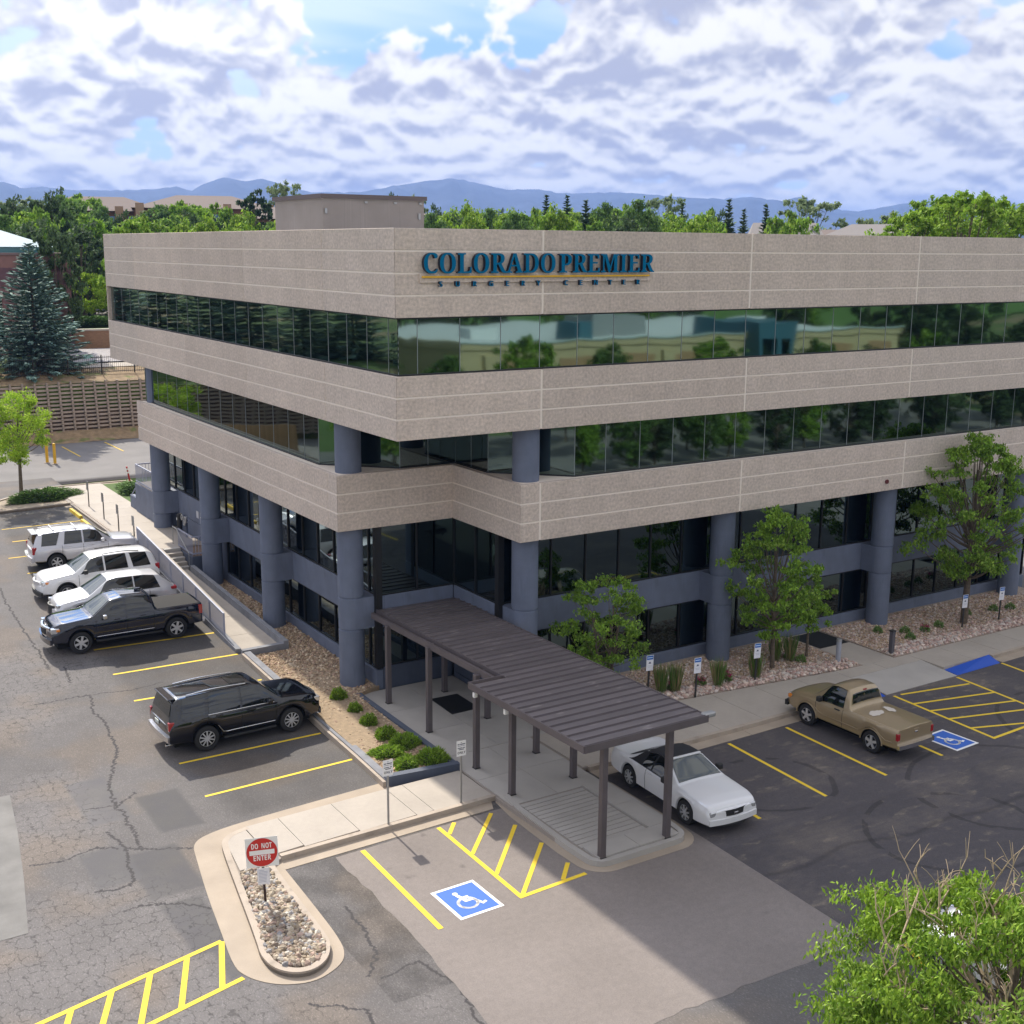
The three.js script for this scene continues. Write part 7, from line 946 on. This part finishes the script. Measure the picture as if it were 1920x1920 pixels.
// long pale shed roofs and apartment blocks among the trees
function block(name, label, cat, x, z, w, d, y0, y1, turn, wallM, roofM, roofH, o = {}) {
  const t = thing(name, label, cat, [x, y0, z], turn, o.group), h = y1 - y0; part(t, 'wall', box(-w / 2, w / 2, -1, h, -d / 2, d / 2), wallM);
  if (roofH) { const e = 0.5, g = new THREE.BufferGeometry(), k = o.hip ?? 0.3, A = [-w / 2 - e, h, d / 2 + e], B = [w / 2 + e, h, d / 2 + e], C = [w / 2 + e, h, -d / 2 - e], D = [-w / 2 - e, h, -d / 2 - e], P = [-w / 2 + w * k, h + roofH, 0], Q = [w / 2 - w * k, h + roofH, 0]; g.setAttribute('position', new THREE.Float32BufferAttribute([...A, ...B, ...Q, ...A, ...Q, ...P, ...B, ...C, ...Q, ...C, ...D, ...P, ...C, ...P, ...Q, ...D, ...A, ...P, ...A, ...D, ...C, ...A, ...C, ...B], 3)); g.computeVertexNormals(); part(t, 'roof', boxUV(g), roofM); } else part(t, 'roof', box(-w / 2 - 0.15, w / 2 + 0.15, h, h + 0.35, -d / 2 - 0.15, d / 2 + 0.15), roofM);
  for (let f = 0; f < (o.floors ?? 2); f++) for (let i = 0; i < (o.cols ?? 5); i++) { const xx = lerp(-w / 2, w / 2, (i + 0.5) / (o.cols ?? 5)), yy = h - 2.3 - f * 3; part(t, 'window', box(xx - 0.7, xx + 0.7, yy, yy + 1.4, d / 2 - 0.02, d / 2 + 0.06), M.paneDark); }
  for (let i = 0; i < (o.piers ?? 0); i++) { const xx = lerp(-w / 2 + 1, w / 2 - 1, i / (o.piers - 1)); part(t, 'chimney_pier', box(xx - 0.7, xx + 0.7, -1, h + (o.pierUp ?? 0.8), d / 2, d / 2 + 0.9), o.pierM); }
  return t;
}
{
  const brown = paint(0.17, 0.085, 0.055, 0.95), tanW = paint(0.38, 0.25, 0.17, 0.95), shing = paint(0.19, 0.15, 0.135, 0.95), whiteW = paint(0.5, 0.5, 0.55, 0.9), greyW = paint(0.42, 0.44, 0.48, 0.9), greyR = paint(0.22, 0.20, 0.195, 0.95), apt = { group: 'apartment blocks', floors: 3, cols: 6, piers: 4, pierM: tanW };
  block('apartment_block', 'brown apartment block with tan piers nearest the plant room', 'building', 64, -158, 20, 12, 11.5, 20.2, -0.35, brown, shing, 2.2, apt); block('apartment_block', 'brown apartment block in the middle of the far left skyline', 'building', 57, -186, 24, 12, 12, 22.3, -0.3, brown, shing, 2.4, apt); block('apartment_block', 'brown apartment block at the left of the far left skyline', 'building', 41, -196, 22, 12, 12, 21.8, -0.25, brown, shing, 2.6, apt);
  block('long_shed', 'long low building with a pale roof behind the left trees', 'building', 24, -142, 18, 10, 9.5, 15.4, -0.2, whiteW, paint(0.5, 0.52, 0.62, 0.6), 1.5, { floors: 1, cols: 6, hip: 0.05 });
  block('house', 'pale house with a grey gabled roof on the right skyline', 'building', 107, -92, 9, 8, 8, 17.6, -0.7, greyW, greyR, 2.0, { floors: 1, cols: 2, hip: 0.02 }); block('house', 'small grey-roofed house right of the pale house', 'building', 124, -101, 13, 8, 8, 17.2, -0.7, whiteW, shing, 1.8, { floors: 1, cols: 3, hip: 0.1 });
  block('house', 'house with a broad brown-grey roof on the right skyline', 'building', 88, -58, 17, 12, 6, 16.3, -0.78, tanW, greyR, 2.4, { floors: 1, cols: 4, hip: 0.3 }); block('flat_building', 'flat-roofed brown building just above the right parapet', 'building', 74, -66, 9, 8, 6, 16.9, -0.65, tanW, paint(0.10, 0.055, 0.045, 0.9), 0, { floors: 1, cols: 3 });
  block('apartment_block', 'distant tan block on the skyline right of the plant room', 'building', 98, -188, 18, 10, 12, 21.2, -0.5, tanW, shing, 1.5, { floors: 2, cols: 5 });
}
// the low shop building across the street: it is what the right-hand windows mirror
{
  const b = thing('shop_building', 'low cream shop building with teal entrance, mirrored in the right windows', 'building'), cream = std({ roughness: 0.95, map: mottled([0.46, 0.40, 0.24], 0.12, 6, 0.12, 256, 4) }), teal = paint(0.04, 0.13, 0.18, 0.6), roof = paint(0.62, 0.66, 0.68, 0.8), tanW = paint(0.34, 0.22, 0.12, 0.9);
  part(b, 'wall', box(42, 104, 0, 6.2, 68, 104), cream); part(b, 'roof', box(42.3, 103.7, 6.2, 6.35, 68.3, 103.7), roof); part(b, 'parapet', box(42, 104, 6.2, 6.9, 67.8, 68.2), cream); part(b, 'parapet', box(41.8, 42.2, 6.2, 6.9, 68.2, 104), cream); part(b, 'parapet_cap', box(41.7, 104.1, 6.9, 7.0, 67.65, 68.35), paint(0.4, 0.5, 0.5, 0.7));
  part(b, 'entrance_block', box(78, 84, 0, 8.2, 65.5, 76), teal); part(b, 'entrance_block', box(60, 62, 6.3, 8.2, 74, 78), teal); part(b, 'roof_unit', box(65, 72, 6.35, 8.6, 78, 84), paint(0.25, 0.27, 0.28, 0.8)); part(b, 'roof_unit', box(50, 53, 6.35, 7.6, 80, 83), roof); part(b, 'roof_unit', box(90, 93, 6.35, 7.8, 80, 84), roof);
  for (let i = 0; i < 8; i++) { const x = 45 + i * 7.4; if (x > 72 && x < 85) continue; part(b, 'pilaster', box(x - 0.8, x + 0.8, 0, 5.6, 67.3, 68), cream); const w = part(b, 'window', box(x + 1.3, x + 5.6, 0.4, 3.2, 67.95, 68.02), M.paneDark); part(w, 'sign_board', box(x + 1.3, x + 5.6, 3.4, 5.2, 67.9, 68.0), tanW); }
  for (const x of [79.6, 82.4]) part(b, 'window', box(x - 0.9, x + 0.9, 1, 6.4, 65.45, 65.52), M.paneDark);
}

// ------------------------------------------------------------------ mountains and the air before them
{
  const D = 6200, ridge = [[-200, 368], [0, 350], [22, 350], [55, 361], [90, 357], [140, 362], [225, 362], [300, 359], [340, 354], [370, 361], [388, 350], [430, 336], [465, 343], [500, 338], [540, 349], [590, 362], [680, 361], [740, 350], [800, 340], [855, 335], [900, 345], [950, 356], [1010, 355], [1050, 363], [1150, 361], [1200, 364], [1290, 372], [1350, 374], [1400, 371], [1460, 379], [1495, 370], [1520, 384], [1570, 396], [1600, 399], [1680, 386], [1750, 380], [1800, 389], [1850, 396], [1890, 388], [1920, 392], [2100, 385]];
  const az = (x) => (32.39 + (x - 960) * 0.02465 - ((x - 960) / 960) ** 3 * 1.35) * Math.PI / 180, hgt = (x) => (pl(ridge, x) < 0 ? 0 : (465 + (x - 960) * 0.0072 - pl(ridge, x))) / 2291 * D * 0.95;
  const xs = []; for (let x = -500; x <= 2500; x += 10) xs.push(x); const rows = [[0.62, -0.02], [0.72, 0.16], [0.8, 0.34], [0.88, 0.58], [0.95, 0.84], [1, 1], [1.12, 0.7], [1.3, 0]], pos = [], idx = [];
  rows.forEach(([k, t]) => xs.forEach((x) => { const a = az(x), n = t > 0 && t < 1 ? 0.16 * fbm(x * 0.03, k * 14, 4) : 0, w = t === 1 ? 6 * noise2(x * 0.09, 3) : 0; pos.push(-17.15 + Math.sin(a) * D * k, 15.9 + hgt(x) * clamp(t + n, -0.05, 1) + w - (t < 0.1 ? 40 : 0), 33.6 - Math.cos(a) * D * k); }));
  const n = xs.length; for (let j = 0; j < rows.length - 1; j++) for (let i = 0; i < n - 1; i++) { const a = j * n + i; idx.push(a, a + 1, a + n, a + 1, a + n + 1, a + n); }
  const g = new THREE.BufferGeometry(); g.setAttribute('position', new THREE.Float32BufferAttribute(pos, 3)); g.setIndex(idx); g.computeVertexNormals(); boxUV(g);
  struct('mountains', g, std({ roughness: 1, side: THREE.DoubleSide, map: mottled([0.045, 0.065, 0.10], 0.5, 6, 0.2, 512, 900) }));
}
scene.fog = new THREE.FogExp2(new THREE.Color(0.24, 0.44, 1.0), 0.00012);

scene.traverse((o) => { if (o.isMesh) { o.castShadow = true; o.receiveShadow = true; } });
renderer.render(scene, camera);
